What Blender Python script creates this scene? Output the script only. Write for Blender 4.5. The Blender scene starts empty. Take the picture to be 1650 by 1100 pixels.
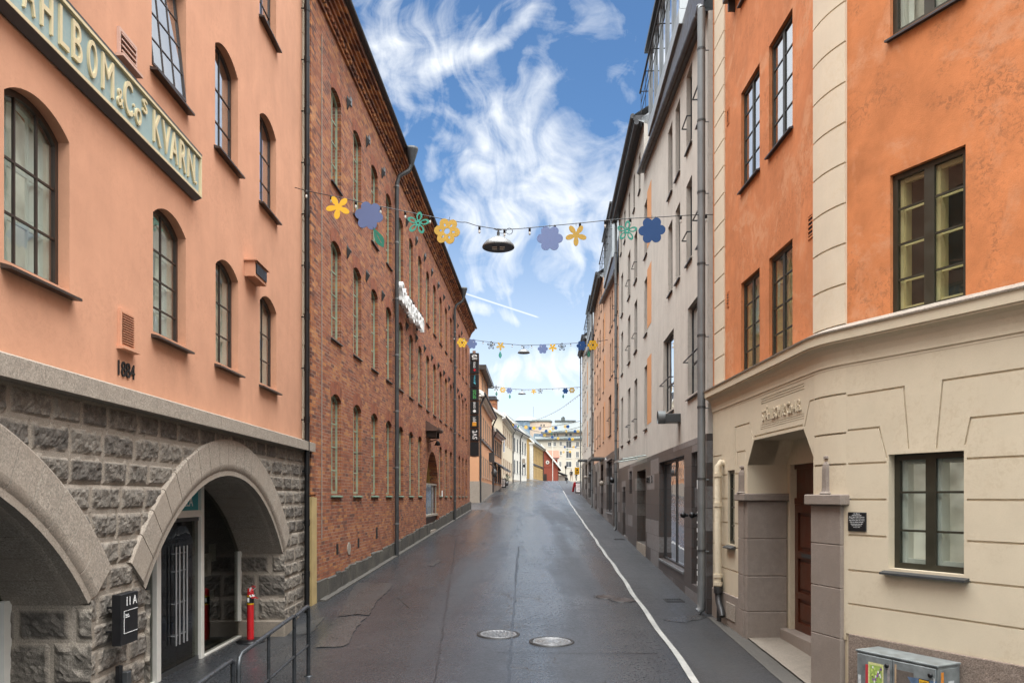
import bpy, bmesh, math, random
from mathutils import Vector, Matrix
from mathutils.geometry import delaunay_2d_cdt
random.seed(7)
S = bpy.context.scene
COL = S.collection
R = math.radians

# ------------------------------------------------------------------ camera
FPX, CX, HY, CH = 1283.0, 825.0, 800.0, 2.8     # focal length in photo pixels, principal column, horizon row, lens height
cam_d = bpy.data.cameras.new("camera")
cam_d.sensor_width = 36.0
cam_d.lens = 36.0 * FPX / 1650.0
cam_d.shift_y = (HY - 550.0) / 1650.0
cam_d.clip_start, cam_d.clip_end = 0.05, 5000.0
cam = bpy.data.objects.new("camera", cam_d)
COL.objects.link(cam)
cam.location = (0, 0, CH)
cam.rotation_euler = (R(90), 0, 0)
S.camera = cam

# ------------------------------------------------------------------ light
SUN_ELEV, SUN_AZ = 60.0, 146.0       # degrees; azimuth clockwise from +Y
sun_d = bpy.data.lights.new("sun", 'SUN')
sun_d.energy, sun_d.angle, sun_d.color = 1.0, R(30), (1.0, 0.95, 0.88)
sun = bpy.data.objects.new("sun", sun_d)
COL.objects.link(sun)
_sd = Vector((math.sin(R(SUN_AZ)) * math.cos(R(SUN_ELEV)), math.cos(R(SUN_AZ)) * math.cos(R(SUN_ELEV)), math.sin(R(SUN_ELEV))))
sun.rotation_euler = _sd.to_track_quat('Z', 'Y').to_euler()
S.view_settings.view_transform = 'Standard'
S.view_settings.look = 'None'
S.view_settings.exposure = 0.5
S.view_settings.gamma = 1.0
S.cycles.use_denoising = True
S.cycles.max_bounces = 7
S.cycles.transparent_max_bounces = 12
S.cycles.caustics_reflective = False
S.cycles.caustics_refractive = False

class NT:
    """small helper round a node tree"""
    def __init__(s, tree): s.t = tree
    def n(s, typ, **kw):
        nd = s.t.nodes.new(typ)
        ins = kw.pop('ins', {})
        for k, v in kw.items(): setattr(nd, k, v)
        for k, v in ins.items():
            if hasattr(v, 'node'): s.t.links.new(v, nd.inputs[k])
            else: nd.inputs[k].default_value = v
        return nd
    def m(s, op, a, b=0.0, c=0.0, clamp=False):
        nd = s.t.nodes.new('ShaderNodeMath'); nd.operation = op; nd.use_clamp = clamp
        for i, v in enumerate((a, b, c)):
            if hasattr(v, 'node'): s.t.links.new(v, nd.inputs[i])
            else: nd.inputs[i].default_value = v
        return nd.outputs[0]
    def vm(s, op, a, b=(0, 0, 0)):
        nd = s.t.nodes.new('ShaderNodeVectorMath'); nd.operation = op
        for i, v in enumerate((a, b)):
            if hasattr(v, 'node'): s.t.links.new(v, nd.inputs[i])
            else: nd.inputs[i].default_value = v
        return nd.outputs[0]
    def noise(s, vec, scale, detail=4.0, rough=0.5, dist=0.0):
        nd = s.n('ShaderNodeTexNoise', ins={'Scale': scale, 'Detail': detail, 'Roughness': rough, 'Distortion': dist})
        if vec is not None: s.t.links.new(vec, nd.inputs['Vector'])
        return nd.outputs['Fac']
    def ramp(s, fac, stops, interp='LINEAR'):
        nd = s.t.nodes.new('ShaderNodeValToRGB'); nd.color_ramp.interpolation = interp
        e = nd.color_ramp.elements
        while len(e) < len(stops): e.new(0.5)
        for i, (p, c) in enumerate(stops):
            e[i].position = p
            e[i].color = (c, c, c, 1) if isinstance(c, (int, float)) else (c[0], c[1], c[2], 1)
        s.t.links.new(fac, nd.inputs[0])
        return nd.outputs[0]
    def mix(s, fac, a, b, mode='MIX'):
        nd = s.t.nodes.new('ShaderNodeMix'); nd.data_type = 'RGBA'; nd.blend_type = mode
        for k, v in ((0, fac), (6, a), (7, b)):
            if hasattr(v, 'node'): s.t.links.new(v, nd.inputs[k])
            else: nd.inputs[k].default_value = v if k == 0 else (v[0], v[1], v[2], 1)
        return nd.outputs[2]
    def map(s, v, a, b, c=0.0, d=1.0, smooth=True):
        nd = s.t.nodes.new('ShaderNodeMapRange'); nd.interpolation_type = 'SMOOTHSTEP' if smooth else 'LINEAR'
        for k, x in enumerate((v, a, b, c, d)):
            if hasattr(x, 'node'): s.t.links.new(x, nd.inputs[k])
            else: nd.inputs[k].default_value = x
        return nd.outputs[0]
    def xyz(s, v):
        nd = s.t.nodes.new('ShaderNodeSeparateXYZ'); s.t.links.new(v, nd.inputs[0]); return nd.outputs
    def comb(s, x, y, z):
        nd = s.t.nodes.new('ShaderNodeCombineXYZ')
        for k, v in enumerate((x, y, z)):
            if hasattr(v, 'node'): s.t.links.new(v, nd.inputs[k])
            else: nd.inputs[k].default_value = v
        return nd.outputs[0]

# ------------------------------------------------------------------ sky: Nishita air with procedural cirrus
W = bpy.data.worlds.new("World"); S.world = W; W.use_nodes = True
_t = W.node_tree; _t.nodes.clear(); k = NT(_t)
sky = k.n('ShaderNodeTexSky', sky_type='NISHITA', sun_disc=False, sun_elevation=R(SUN_ELEV), sun_rotation=R(SUN_AZ),
          air_density=1.0, dust_density=0.6, ozone_density=1.6)
SKY_STRENGTH = 0.105
d = k.n('ShaderNodeTexCoord').outputs['Generated']
dx, dy, dz = k.xyz(d)
dyc = k.m('MAXIMUM', dy, 0.05)
a = k.m('DIVIDE', dx, dyc); b = k.m('DIVIDE', dz, dyc)          # gnomonic chart of the sky above the street end
ab = k.comb(a, b, 0.0)
def blob(cx, cy, rx, ry, ang=0.0, amp=1.0):
    """soft bank of cloud, given in the chart; ang in degrees"""
    c, s_ = math.cos(R(ang)), math.sin(R(ang))
    X = k.m('SUBTRACT', a2, cx); Y = k.m('SUBTRACT', b2, cy)
    U = k.m('DIVIDE', k.m('ADD', k.m('MULTIPLY', X, c), k.m('MULTIPLY', Y, s_)), rx)
    V = k.m('DIVIDE', k.m('SUBTRACT', k.m('MULTIPLY', Y, c), k.m('MULTIPLY', X, s_)), ry)
    q = k.m('ADD', k.m('MULTIPLY', U, U), k.m('MULTIPLY', V, V))
    return k.m('MULTIPLY', k.m('EXPONENT', k.m('MULTIPLY', q, -1.0)), amp)
# two levels of curl
w1 = k.n('ShaderNodeTexNoise', ins={'Vector': ab, 'Scale': 5.0, 'Detail': 2.0}).outputs['Color']
ab2 = k.vm('ADD', ab, k.vm('MULTIPLY', k.vm('SUBTRACT', w1, (0.5, 0.5, 0.5)), (0.16, 0.12, 0)))
a2, b2, _z = k.xyz(ab2)
def px(x, y): return ((x - CX) / FPX, (HY - y) / FPX)
w2 = k.n('ShaderNodeTexNoise', ins={'Vector': ab, 'Scale': 3.2, 'Detail': 3.0}).outputs['Color']
ab3 = k.vm('ADD', ab, k.vm('MULTIPLY', k.vm('SUBTRACT', w2, (0.5, 0.5, 0.5)), (0.50, 0.26, 0)))   # combed, swirling wisps
dens = None
for (x, y, rx, ry, ang, amp) in (
        (820, 330, 190, 210, 0, .12), (640, 40, 110, 75, -20, .75), (610, 110, 60, 40, 30, .65), (790, 45, 120, 20, 32, .85), (700, 120, 60, 22, 40, .5),
        (800, 190, 30, 90, 20, .55), (880, 140, 24, 80, -12, .55), (745, 235, 75, 18, -40, .7), (760, 290, 80, 14, -35, .7),
        (860, 250, 55, 75, 10, .42), (900, 320, 110, 70, 15, .60), (820, 340, 50, 90, 8, .40), (910, 400, 100, 45, -20, .55), (760, 400, 90, 50, -25, .35), (840, 480, 170, 40, -6, .4), (960, 300, 40, 60, 0, .55),
        (780, 350, 40, 25, -30, .4), (850, 600, 160, 24, -4, 1.2), (770, 522, 70, 16, -10, .9), (900, 585, 110, 22, 6, .7), (880, 640, 200, 26, 0, .55)):
    cx, cy = px(x, y)
    bl = blob(cx, cy, rx / FPX, ry / FPX, ang, amp)
    dens = bl if dens is None else k.m('ADD', dens, bl)
stre = k.noise(k.vm('MULTIPLY', ab3, (26, 5, 1)), 1.0, 6.0, 0.56, 0.3)
puff = k.noise(k.vm('MULTIPLY', ab2, (16, 15, 1)), 1.0, 9.0, 0.64, 0.5)
fil = k.noise(k.vm('ADD', k.vm('MULTIPLY', ab3, (22, 22, 1)), k.vm('MULTIPLY', w1, (1.6, 1.6, 0))), 1.0, 6.0, 0.54, 0.3)
tex = k.m('SUBTRACT', k.m('MULTIPLY', k.m('ADD', k.m('MULTIPLY', stre, 0.40), k.m('ADD', k.m('MULTIPLY', puff, 0.36), k.m('MULTIPLY', fil, 0.44))), 2.1), 0.62)
dcap = k.m('MULTIPLY', k.m('SUBTRACT', 1.0, k.m('EXPONENT', k.m('MULTIPLY', dens, -1.1))), 1.25)
fwd = k.m('MULTIPLY', k.map(k.m('ADD', k.m('ADD', k.m('MULTIPLY', dcap, 0.62), 0.05), tex), 0.80, 1.52, smooth=False), 1.0)
trail = None   # the old vapour trail low over the roofs
(tx0, ty0), (tx1, ty1) = px(735, 468), px(876, 514)
L = math.hypot(tx1 - tx0, ty1 - ty0); ux, uy = (tx1 - tx0) / L, (ty1 - ty0) / L
A0 = k.m('SUBTRACT', a, tx0); B0 = k.m('SUBTRACT', b, ty0)
al = k.m('DIVIDE', k.m('ADD', k.m('MULTIPLY', A0, ux), k.m('MULTIPLY', B0, uy)), L)
ac = k.m('ABSOLUTE', k.m('SUBTRACT', k.m('MULTIPLY', B0, ux), k.m('MULTIPLY', A0, uy)))
trail = k.m('MULTIPLY', k.m('MULTIPLY', k.map(ac, 0.0, 0.0022, 0.85, 0.0), k.map(al, 1.0, 0.9)), k.map(al, -0.3, 0.2))
fwd = k.m('MAXIMUM', fwd, trail)
# the rest of the dome: broken bright overcast, seen only in glass and on wet asphalt
dzc = k.m('ADD', k.m('MAXIMUM', dz, 0.0), 0.12)
pl = k.comb(k.m('DIVIDE', dx, dzc), k.m('DIVIDE', dy, dzc), 0.0)
rest = k.map(k.noise(pl, 0.9, 7.0, 0.58, 0.6), 0.18, 0.48)
front = k.m('MULTIPLY', k.map(dy, 0.55, 0.80), k.map(k.m('ABSOLUTE', a), 0.24, 0.40, 1.0, 0.0))
cl = k.m('ADD', k.m('MULTIPLY', fwd, front), k.m('MULTIPLY', rest, k.m('SUBTRACT', 1.0, front)))
hz = k.map(dz, -0.02, 0.42, 0.80, 0.0)                             # milky air near the roofs
cl = k.m('MAXIMUM', cl, k.m('MULTIPLY', hz, k.map(dz, -0.02, 0.01)))
# cloud brightness: brightest where the hidden sun stands, behind the lens
sdot = k.m('MAXIMUM', k.n('ShaderNodeVectorMath', operation='DOT_PRODUCT', ins={0: d, 1: tuple(_sd)}).outputs['Value'], 0.0)
back = k.map(dy, 0.5, -0.3)
zen = k.map(dz, 0.56, 0.9)
lum = k.m('ADD', k.m('ADD', 0.86, k.m('MULTIPLY', back, 0.28)), k.m('ADD', k.m('MULTIPLY', zen, 5.2), k.m('MULTIPLY', k.m('POWER', sdot, 5.0), 1.5)))
lowd = k.map(dz, 0.02, 0.50, 0.30, 1.0)                          # towns behind the lens hide most of the low sky there
lum = k.m('MULTIPLY', lum, k.m('ADD', k.m('MULTIPLY', lowd, k.m('SUBTRACT', 1.0, front)), front))
cloud_rgb = k.vm('MULTIPLY', k.n('ShaderNodeCombineXYZ', ins={0: 0.96, 1: 0.985, 2: 1.0}).outputs[0], k.comb(lum, lum, lum))
skyc = k.vm('MULTIPLY', sky.outputs[0], (SKY_STRENGTH * .72, SKY_STRENGTH * .98, SKY_STRENGTH * 1.17))
allc = k.mix(cl, skyc, cloud_rgb)
bg = k.n('ShaderNodeBackground', ins={'Strength': 1.0})
_t.links.new(allc, bg.inputs[0])
wo = k.n('ShaderNodeOutputWorld'); _t.links.new(bg.outputs[0], wo.inputs[0])

# ------------------------------------------------------------------ materials
MATS = {}
def new_mat(name):
    m = bpy.data.materials.new(name); m.use_nodes = True
    t = m.node_tree; t.nodes.clear()
    k = NT(t)
    out = k.n('ShaderNodeOutputMaterial'); p = k.n('ShaderNodeBsdfPrincipled')
    t.links.new(p.outputs[0], out.inputs[0])
    MATS[name] = m
    return m, k, p, out
def setc(k, p, sock, v):
    if hasattr(v, 'node'): k.t.links.new(v, p.inputs[sock])
    elif isinstance(v, (int, float)): p.inputs[sock].default_value = v
    else: p.inputs[sock].default_value = (v[0], v[1], v[2], 1)
def bump(k, p, h, strength=0.3, dist=0.02):
    b = k.n('ShaderNodeBump', ins={'Strength': strength, 'Distance': dist})
    k.t.links.new(h, b.inputs['Height']); k.t.links.new(b.outputs[0], p.inputs['Normal'])
def plain(name, c, rough=0.6, metal=0.0, var=0.12, scale=6.0, bmp=0.0, spec=0.5):
    """paint, metal, wood paint: a base colour with slight wear"""
    m, k, p, o = new_mat(name)
    v = k.n('ShaderNodeTexCoord').outputs['Object']
    f = k.noise(v, scale, 5.0, 0.6)
    dk = tuple(x * (1 - var) for x in c); lt = tuple(min(1, x * (1 + var)) for x in c)
    setc(k, p, 'Base Color', k.ramp(f, [(0.3, dk), (0.7, lt)]))
    setc(k, p, 'Roughness', k.map(f, 0.3, 0.7, max(0.02, rough - .08), min(1, rough + .08)))
    p.inputs['Metallic'].default_value = metal
    p.inputs['Specular IOR Level'].default_value = spec
    if bmp: bump(k, p, k.noise(v, scale * 12, 3.0), bmp, 0.01)
    return m
def plaster(name, c, var=0.08, dirt=0.0, dirtc=(0.2, 0.14, 0.1), rough=0.9, streak=0.0, bmp=0.25, blot=1.2, z_dirt=None, chalk=None):
    """lime render: cloudy tone, fine grain, weathering patches"""
    m, k, p, o = new_mat(name)
    v = k.n('ShaderNodeTexCoord').outputs['Object']
    big = k.noise(v, blot * 0.35, 5.0, 0.6, 0.5); mid = k.noise(v, blot * 2.2, 6.0, 0.65, 0.3); fine = k.noise(v, 60.0, 3.0)
    vs = k.vm('MULTIPLY', v, (3.0, 3.0, 0.35)); st = k.noise(vs, 1.3, 5.0, 0.6)
    dk = tuple(x * (1 - var) for x in c); lt = tuple(min(1, x * (1 + var)) for x in c)
    f = k.m('ADD', k.m('MULTIPLY', big, 0.55), k.m('ADD', k.m('MULTIPLY', mid, 0.35), k.m('MULTIPLY', st, 0.10 + streak)))
    col = k.ramp(f, [(0.36 + streak / 2, dk), (0.5 + streak / 2, c), (0.64 + streak / 2, lt)])
    if dirt:
        pm = k.map(k.noise(v, 0.8, 6.0, 0.7, 1.2), 0.44, 0.62)
        pf = k.map(k.noise(v, 16.0, 6.0, 0.75, 0.8), 0.46, 0.60)
        col = k.mix(k.m('MULTIPLY', k.m('MULTIPLY', pm, pf), dirt), col, dirtc)
    if chalk:
        cp = k.m('MULTIPLY', k.map(k.noise(v, 0.75, 6.0, 0.62, 1.6), 0.48, 0.62), k.map(k.noise(v, 5.0, 6.0, 0.7, 0.5), 0.36, 0.60))
        col = k.mix(k.m('MULTIPLY', cp, 0.75), col, chalk)
    if z_dirt:      # splash stains on the lowest strip
        z = k.xyz(v)[2]
        g = k.m('ADD', z, k.m('MULTIPLY', mid, 0.9))
        col = k.mix(k.map(g, z_dirt, z_dirt + 0.7, 0.55, 0.0), col, dirtc)
    col = k.mix(k.map(fine, 0.2, 0.8, 0.0, 0.10), col, tuple(x * 0.6 for x in c))
    setc(k, p, 'Base Color', col); p.inputs['Roughness'].default_value = rough
    p.inputs['Specular IOR Level'].default_value = 0.2
    bump(k, p, k.m('ADD', k.m('MULTIPLY', mid, 0.8), k.m('MULTIPLY', fine, 0.25)), bmp, 0.012)
    return m
def granite(name, c, var=0.35, scale=90.0, rough=0.75, bmp=0.3, joint=None, warm=None):
    """speckled stone; joint = (course height) draws fine horizontal joints"""
    m, k, p, o = new_mat(name)
    v = k.n('ShaderNodeTexCoord').outputs['Object']
    sp = k.noise(v, scale, 4.0, 0.75); md = k.noise(v, 7.0, 5.0, 0.65); big = k.noise(v, 1.3, 4.0, 0.6)
    dk = tuple(x * (1 - var) for x in c); lt = tuple(min(1, x * (1 + var)) for x in c)
    col = k.ramp(sp, [(0.33, dk), (0.5, c), (0.66, lt)])
    col = k.mix(k.map(md, 0.35, 0.7, 0.0, 0.45), col, tuple(x * 0.7 for x in c))
    if warm: col = k.mix(k.map(big, 0.42, 0.62, 0.0, 0.6), col, warm)
    setc(k, p, 'Base Color', col); p.inputs['Roughness'].default_value = rough
    p.inputs['Specular IOR Level'].default_value = 0.3
    bump(k, p, k.m('ADD', k.m('MULTIPLY', sp, 0.4), md), bmp, 0.02)
    return m
def brick(name, stops, mortar, bw=0.26, bh=0.0745, rot=False, bmp=0.6, grime=0.35):
    m, k, p, o = new_mat(name)
    v = k.n('ShaderNodeTexCoord').outputs['Object']
    x, y, z = k.xyz(v)
    wob = k.m('MULTIPLY', k.m('SUBTRACT', k.noise(v, 3.0, 2.0), 0.5), 0.02)
    uu = k.m('ADD', k.m('ADD', x, y), wob); vv = k.m('ADD', z, wob)
    uv = k.comb(vv, uu, 0.0) if rot else k.comb(uu, vv, 0.0)
    br = k.n('ShaderNodeTexBrick', ins={'Vector': uv, 'Color1': (0, 0, 0, 1), 'Color2': (1, 1, 1, 1), 'Mortar': (0.5, 0.5, 0.5, 1), 'Scale': 1.0,
             'Mortar Size': 0.006, 'Mortar Smooth': 0.35, 'Bias': 0.0, 'Brick Width': bw, 'Row Height': bh})
    tint = k.n('ShaderNodeSeparateColor', ins={0: br.outputs['Color']}).outputs[0]
    big = k.noise(v, 0.55, 5.0, 0.65, 0.6); mid = k.noise(v, 14.0, 5.0, 0.7)
    t2 = k.m('ADD', tint, k.m('MULTIPLY', k.m('SUBTRACT', big, 0.5), 0.55), clamp=True)
    col = k.ramp(t2, stops)
    col = k.mix(k.map(mid, 0.35, 0.75, 0.0, 0.5), col, (0.10, 0.05, 0.035))
    col = k.mix(k.map(k.noise(v, 1.7, 6.0, 0.7, 0.8), 0.52, 0.72, 0.0, grime), col, (0.07, 0.045, 0.038))
    mt = k.mix(k.map(k.noise(v, 2.3, 5.0, 0.65), 0.40, 0.62), mortar, tuple(q * 0.35 for q in mortar))
    col = k.mix(k.m('MULTIPLY', br.outputs['Fac'], 0.85), col, mt)
    setc(k, p, 'Base Color', col); p.inputs['Roughness'].default_value = 0.88
    p.inputs['Specular IOR Level'].default_value = 0.25
    bump(k, p, k.m('ADD', k.m('MULTIPLY', br.outputs['Fac'], -1.0), k.m('MULTIPLY', mid, 0.6)), bmp, 0.012)
    return m
def glass(name, tint=(0.85, 0.9, 0.88), refl=1.0, rough=0.02):
    """a pane: mirror by Fresnel, otherwise see-through; old panes are slightly wavy"""
    m, k, p, o = new_mat(name)
    k.t.nodes.remove(p)
    v = k.n('ShaderNodeTexCoord').outputs['Object']
    bm_ = k.n('ShaderNodeBump', ins={'Strength': 0.10, 'Distance': 0.02, 'Height': k.noise(v, 2.2, 2.0)})
    fr = k.n('ShaderNodeFresnel', ins={'IOR': 1.52, 'Normal': bm_.outputs[0]})
    fac = k.m('MULTIPLY', k.m('ADD', k.m('MULTIPLY', fr.outputs[0], 1.7), 0.03), refl, clamp=True)
    fac = k.m('MULTIPLY', fac, k.m('SUBTRACT', 1.0, k.n('ShaderNodeNewGeometry').outputs['Backfacing']))
    tr = k.n('ShaderNodeBsdfTransparent', ins={'Color': (*tint, 1)})
    gl = k.n('ShaderNodeBsdfGlossy', ins={'Color': (0.95, 0.97, 1, 1), 'Roughness': rough, 'Normal': bm_.outputs[0]})
    mx = k.n('ShaderNodeMixShader'); k.t.links.new(fac, mx.inputs[0]); k.t.links.new(tr.outputs[0], mx.inputs[1]); k.t.links.new(gl.outputs[0], mx.inputs[2])
    k.t.links.new(mx.outputs[0], o.inputs[0])
    return m

# ------------------------------------------------------------------ objects: bookkeeping
def tag(o, label=None, cat=None, group=None, kind=None):
    for key, v in (('label', label), ('category', cat), ('group', group), ('kind', kind)):
        if v: o[key] = v
    return o
def empty(name, loc, label, cat, group=None, rot=0.0):
    o = bpy.data.objects.new(name, None); COL.objects.link(o)
    o.empty_display_size = 0.3; o.location = loc; o.rotation_euler = (0, 0, rot)
    return tag(o, label, cat, group)
def copy_tree(o, parent=None):
    c = o.copy(); COL.objects.link(c)
    if parent is not None: c.parent = parent
    for ch in o.children: copy_tree(ch, c)
    return c
def inside(p, loop):
    x, y = p; r = False; n = len(loop); j = n - 1
    for i in range(n):
        xi, yi = loop[i]; xj, yj = loop[j]
        if (yi > y) != (yj > y) and x < (xj - xi) * (y - yi) / (yj - yi) + xi: r = not r
        j = i
    return r
def fill(outer, holes):
    pts, ed = [], []
    for lp in [outer] + holes:
        n0 = len(pts); n = len(lp); pts += [Vector((q[0], q[1])) for q in lp]
        ed += [(n0 + i, n0 + (i + 1) % n) for i in range(n)]
    r = delaunay_2d_cdt(pts, ed, [], 0, 1e-6)
    vs = [(q[0], q[1]) for q in r[0]]
    boxes = [(min(q[0] for q in h), max(q[0] for q in h), min(q[1] for q in h), max(q[1] for q in h)) for h in holes]
    keep = []
    for f in r[2]:
        c = (sum(vs[i][0] for i in f) / len(f), sum(vs[i][1] for i in f) / len(f))
        if not inside(c, outer): continue
        if any(b[0] <= c[0] <= b[1] and b[2] <= c[1] <= b[3] and inside(c, h) for b, h in zip(boxes, holes)): continue
        keep.append(f)
    return vs, keep
def area2(lp): return sum(lp[i][0] * lp[(i + 1) % len(lp)][1] - lp[(i + 1) % len(lp)][0] * lp[i][1] for i in range(len(lp)))
def text_data(body):
    c = bpy.data.curves.new("lettering", 'FONT'); c.body = body; c.size = 1.0; c.extrude = 0.5
    o = bpy.data.objects.new("lettering", c); COL.objects.link(o)
    me = bpy.data.meshes.new_from_object(o.evaluated_get(bpy.context.evaluated_depsgraph_get()))
    vs = [tuple(v.co) for v in me.vertices]; fs = [tuple(p.vertices) for p in me.polygons]
    bpy.data.objects.remove(o); bpy.data.curves.remove(c); bpy.data.meshes.remove(me)
    return vs, fs
class MB:
    """collects faces and links them as ONE mesh object. Local axes of a wall: x along it, y into it, z up"""
    def __init__(s): s.v, s.f, s.mi, s.sm = [], [], [], []
    def add(s, vs, fs, mi=0, smooth=False):
        n = len(s.v); s.v += [tuple(q) for q in vs]
        for f in fs: s.f.append([n + i for i in f]); s.mi.append(mi); s.sm.append(smooth)
        return s
    def box(s, x0, x1, y0, y1, z0, z1, mi=0, bev=0.0):
        if x0 > x1: x0, x1 = x1, x0
        if y0 > y1: y0, y1 = y1, y0
        if z0 > z1: z0, z1 = z1, z0
        if bev and min(x1 - x0, y1 - y0, z1 - z0) > 2.2 * bev:
            b = bev; vs = []
            for X, sx in ((x0, 1), (x1, -1)):
                for Y, sy in ((y0, 1), (y1, -1)):
                    for Z, sz in ((z0, 1), (z1, -1)):
                        vs += [(X, Y + sy * b, Z + sz * b), (X + sx * b, Y, Z + sz * b), (X + sx * b, Y + sy * b, Z)]
            I = lambda i, j, l, q: (i * 4 + j * 2 + l) * 3 + q
            fs = []
            for q in range(3):
                for e in (0, 1):
                    cs = [(0, 0), (1, 0), (1, 1), (0, 1)]
                    idx = []
                    for (m1, m2) in cs:
                        t = [0, 0, 0]; t[q] = e; o_ = [x for x in range(3) if x != q]; t[o_[0]] = m1; t[o_[1]] = m2
                        idx.append(I(*t, q))
                    fs.append(idx)
            for q in range(3):      # edges along axis q
                o_ = [x for x in range(3) if x != q]
                for m1 in (0, 1):
                    for m2 in (0, 1):
                        t0 = [0, 0, 0]; t1 = [0, 0, 0]; t1[q] = 1
                        for t in (t0, t1): t[o_[0]] = m1; t[o_[1]] = m2
                        fs.append([I(*t0, o_[0]), I(*t1, o_[0]), I(*t1, o_[1]), I(*t0, o_[1])])
            for i in (0, 1):
                for j in (0, 1):
                    for l in (0, 1): fs.append([I(i, j, l, 0), I(i, j, l, 1), I(i, j, l, 2)])
            return s.add(vs, fs, mi)
        vs = [(x0, y0, z0), (x1, y0, z0), (x1, y1, z0), (x0, y1, z0), (x0, y0, z1), (x1, y0, z1), (x1, y1, z1), (x0, y1, z1)]
        return s.add(vs, [(0, 3, 2, 1), (4, 5, 6, 7), (0, 1, 5, 4), (1, 2, 6, 5), (2, 3, 7, 6), (3, 0, 4, 7)], mi)
    def quad(s, p, mi=0): return s.add(p, [tuple(range(len(p)))], mi)
    def prism(s, outer, y0, y1, holes=(), mi=0, back=True, rim=True):
        """flat shape in the wall plane (x, z), from depth y0 (street side) to y1"""
        vs, fs = fill(outer, list(holes)); n = len(vs)
        F = []
        for f in fs:
            a2_ = area2([vs[i] for i in f])
            f = f if a2_ > 0 else f[::-1]
            F.append(tuple(f))
        s.add([(q[0], y0, q[1]) for q in vs], F, mi)
        if back: s.add([(q[0], y1, q[1]) for q in vs], [f[::-1] for f in F], mi)
        if rim:
            for q, lp in enumerate([outer] + list(holes)):
                lp = lp if (area2(lp) > 0) == (q == 0) else lp[::-1]
                m = len(lp)
                s.add([(c[0], y0, c[1]) for c in lp] + [(c[0], y1, c[1]) for c in lp],
                      [(i, m + i, m + (i + 1) % m, (i + 1) % m) for i in range(m)], mi)
        return s
    def tube(s, pts, r, n=8, mi=0, cap=True, smooth=True):
        pts = [Vector(q) for q in pts]; rr = r if isinstance(r, (list, tuple)) else [r] * len(pts)
        rings = []; up = None
        for i, q in enumerate(pts):
            tdir = (pts[min(i + 1, len(pts) - 1)] - pts[max(i - 1, 0)]).normalized()
            if up is None: up = Vector((0, 0, 1)) if abs(tdir.z) < 0.9 else Vector((1, 0, 0))
            sx = tdir.cross(up).normalized(); up = sx.cross(tdir).normalized()
            rings.append([q + (sx * math.cos(2 * math.pi * j / n) + up * math.sin(2 * math.pi * j / n)) * rr[i] for j in range(n)])
        vs = [x for rg in rings for x in rg]; fs = []
        for i in range(len(pts) - 1):
            for j in range(n): fs.append((i * n + j, i * n + (j + 1) % n, (i + 1) * n + (j + 1) % n, (i + 1) * n + j))
        s.add(vs, fs, mi, smooth)
        if cap: s.add(rings[0], [tuple(range(n))[::-1]], mi); s.add(rings[-1], [tuple(range(n))], mi)
        return s
    def lathe(s, prof, c=(0, 0, 0), n=20, mi=0, smooth=True):
        """profile [(radius, z)] round the vertical through c"""
        vs = [(c[0] + r * math.cos(2 * math.pi * j / n), c[1] + r * math.sin(2 * math.pi * j / n), c[2] + z) for r, z in prof for j in range(n)]
        fs = [(i * n + j, i * n + (j + 1) % n, (i + 1) * n + (j + 1) % n, (i + 1) * n + j) for i in range(len(prof) - 1) for j in range(n)]
        return s.add(vs, fs, mi, smooth)
    def text(s, body, x, z, h, y, depth, width=None, align='L', mi=0, rot=0.0):
        """raised lettering on a wall: x,z = lower left (or centre) of the block, h = height"""
        vs, fs = text_data(body)
        x0, x1 = min(v[0] for v in vs), max(v[0] for v in vs); z0, z1 = min(v[1] for v in vs), max(v[1] for v in vs)
        sc = h / (z1 - z0); sx = width / (x1 - x0) if width else sc
        wd = (x1 - x0) * sx; ox = x - (wd / 2 if align == 'C' else 0)
        out = []
        for v in vs:
            p = ((v[0] - x0) * sx, (v[1] - z0) * sc)
            if rot:     # quarter turns, reading upwards
                p = (-p[1], p[0])
                out.append((x + p[0], y - depth if v[2] > 0 else y, z + p[1]))
            else: out.append((ox + p[0], y - depth if v[2] > 0 else y, z + p[1]))
        return s.add(out, fs, mi)
    def build(s, name, mats, parent=None, loc=(0, 0, 0)):
        me = bpy.data.meshes.new(name); me.from_pydata(s.v, [], s.f)
        for m in (mats if isinstance(mats, (list, tuple)) else [mats]): me.materials.append(m)
        for i, p in enumerate(me.polygons): p.material_index = s.mi[i]; p.use_smooth = s.sm[i]
        me.update()
        o = bpy.data.objects.new(name, me); COL.objects.link(o); o.location = loc
        if parent is not None: o.parent = parent
        return o
def obj(name, me, parent=None, loc=(0, 0, 0)):
    o = bpy.data.objects.new(name, me); COL.objects.link(o); o.location = loc
    if parent is not None: o.parent = parent
    return o
def ico(c, r, sub=1, sc=(1, 1, 1)):
    bm = bmesh.new(); bmesh.ops.create_icosphere(bm, subdivisions=sub, radius=r)
    vs = [(c[0] + v.co.x * sc[0], c[1] + v.co.y * sc[1], c[2] + v.co.z * sc[2]) for v in bm.verts]
    bm.verts.index_update(); fs = [tuple(v.index for v in f.verts) for f in bm.faces]; bm.free()
    return vs, fs

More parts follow.
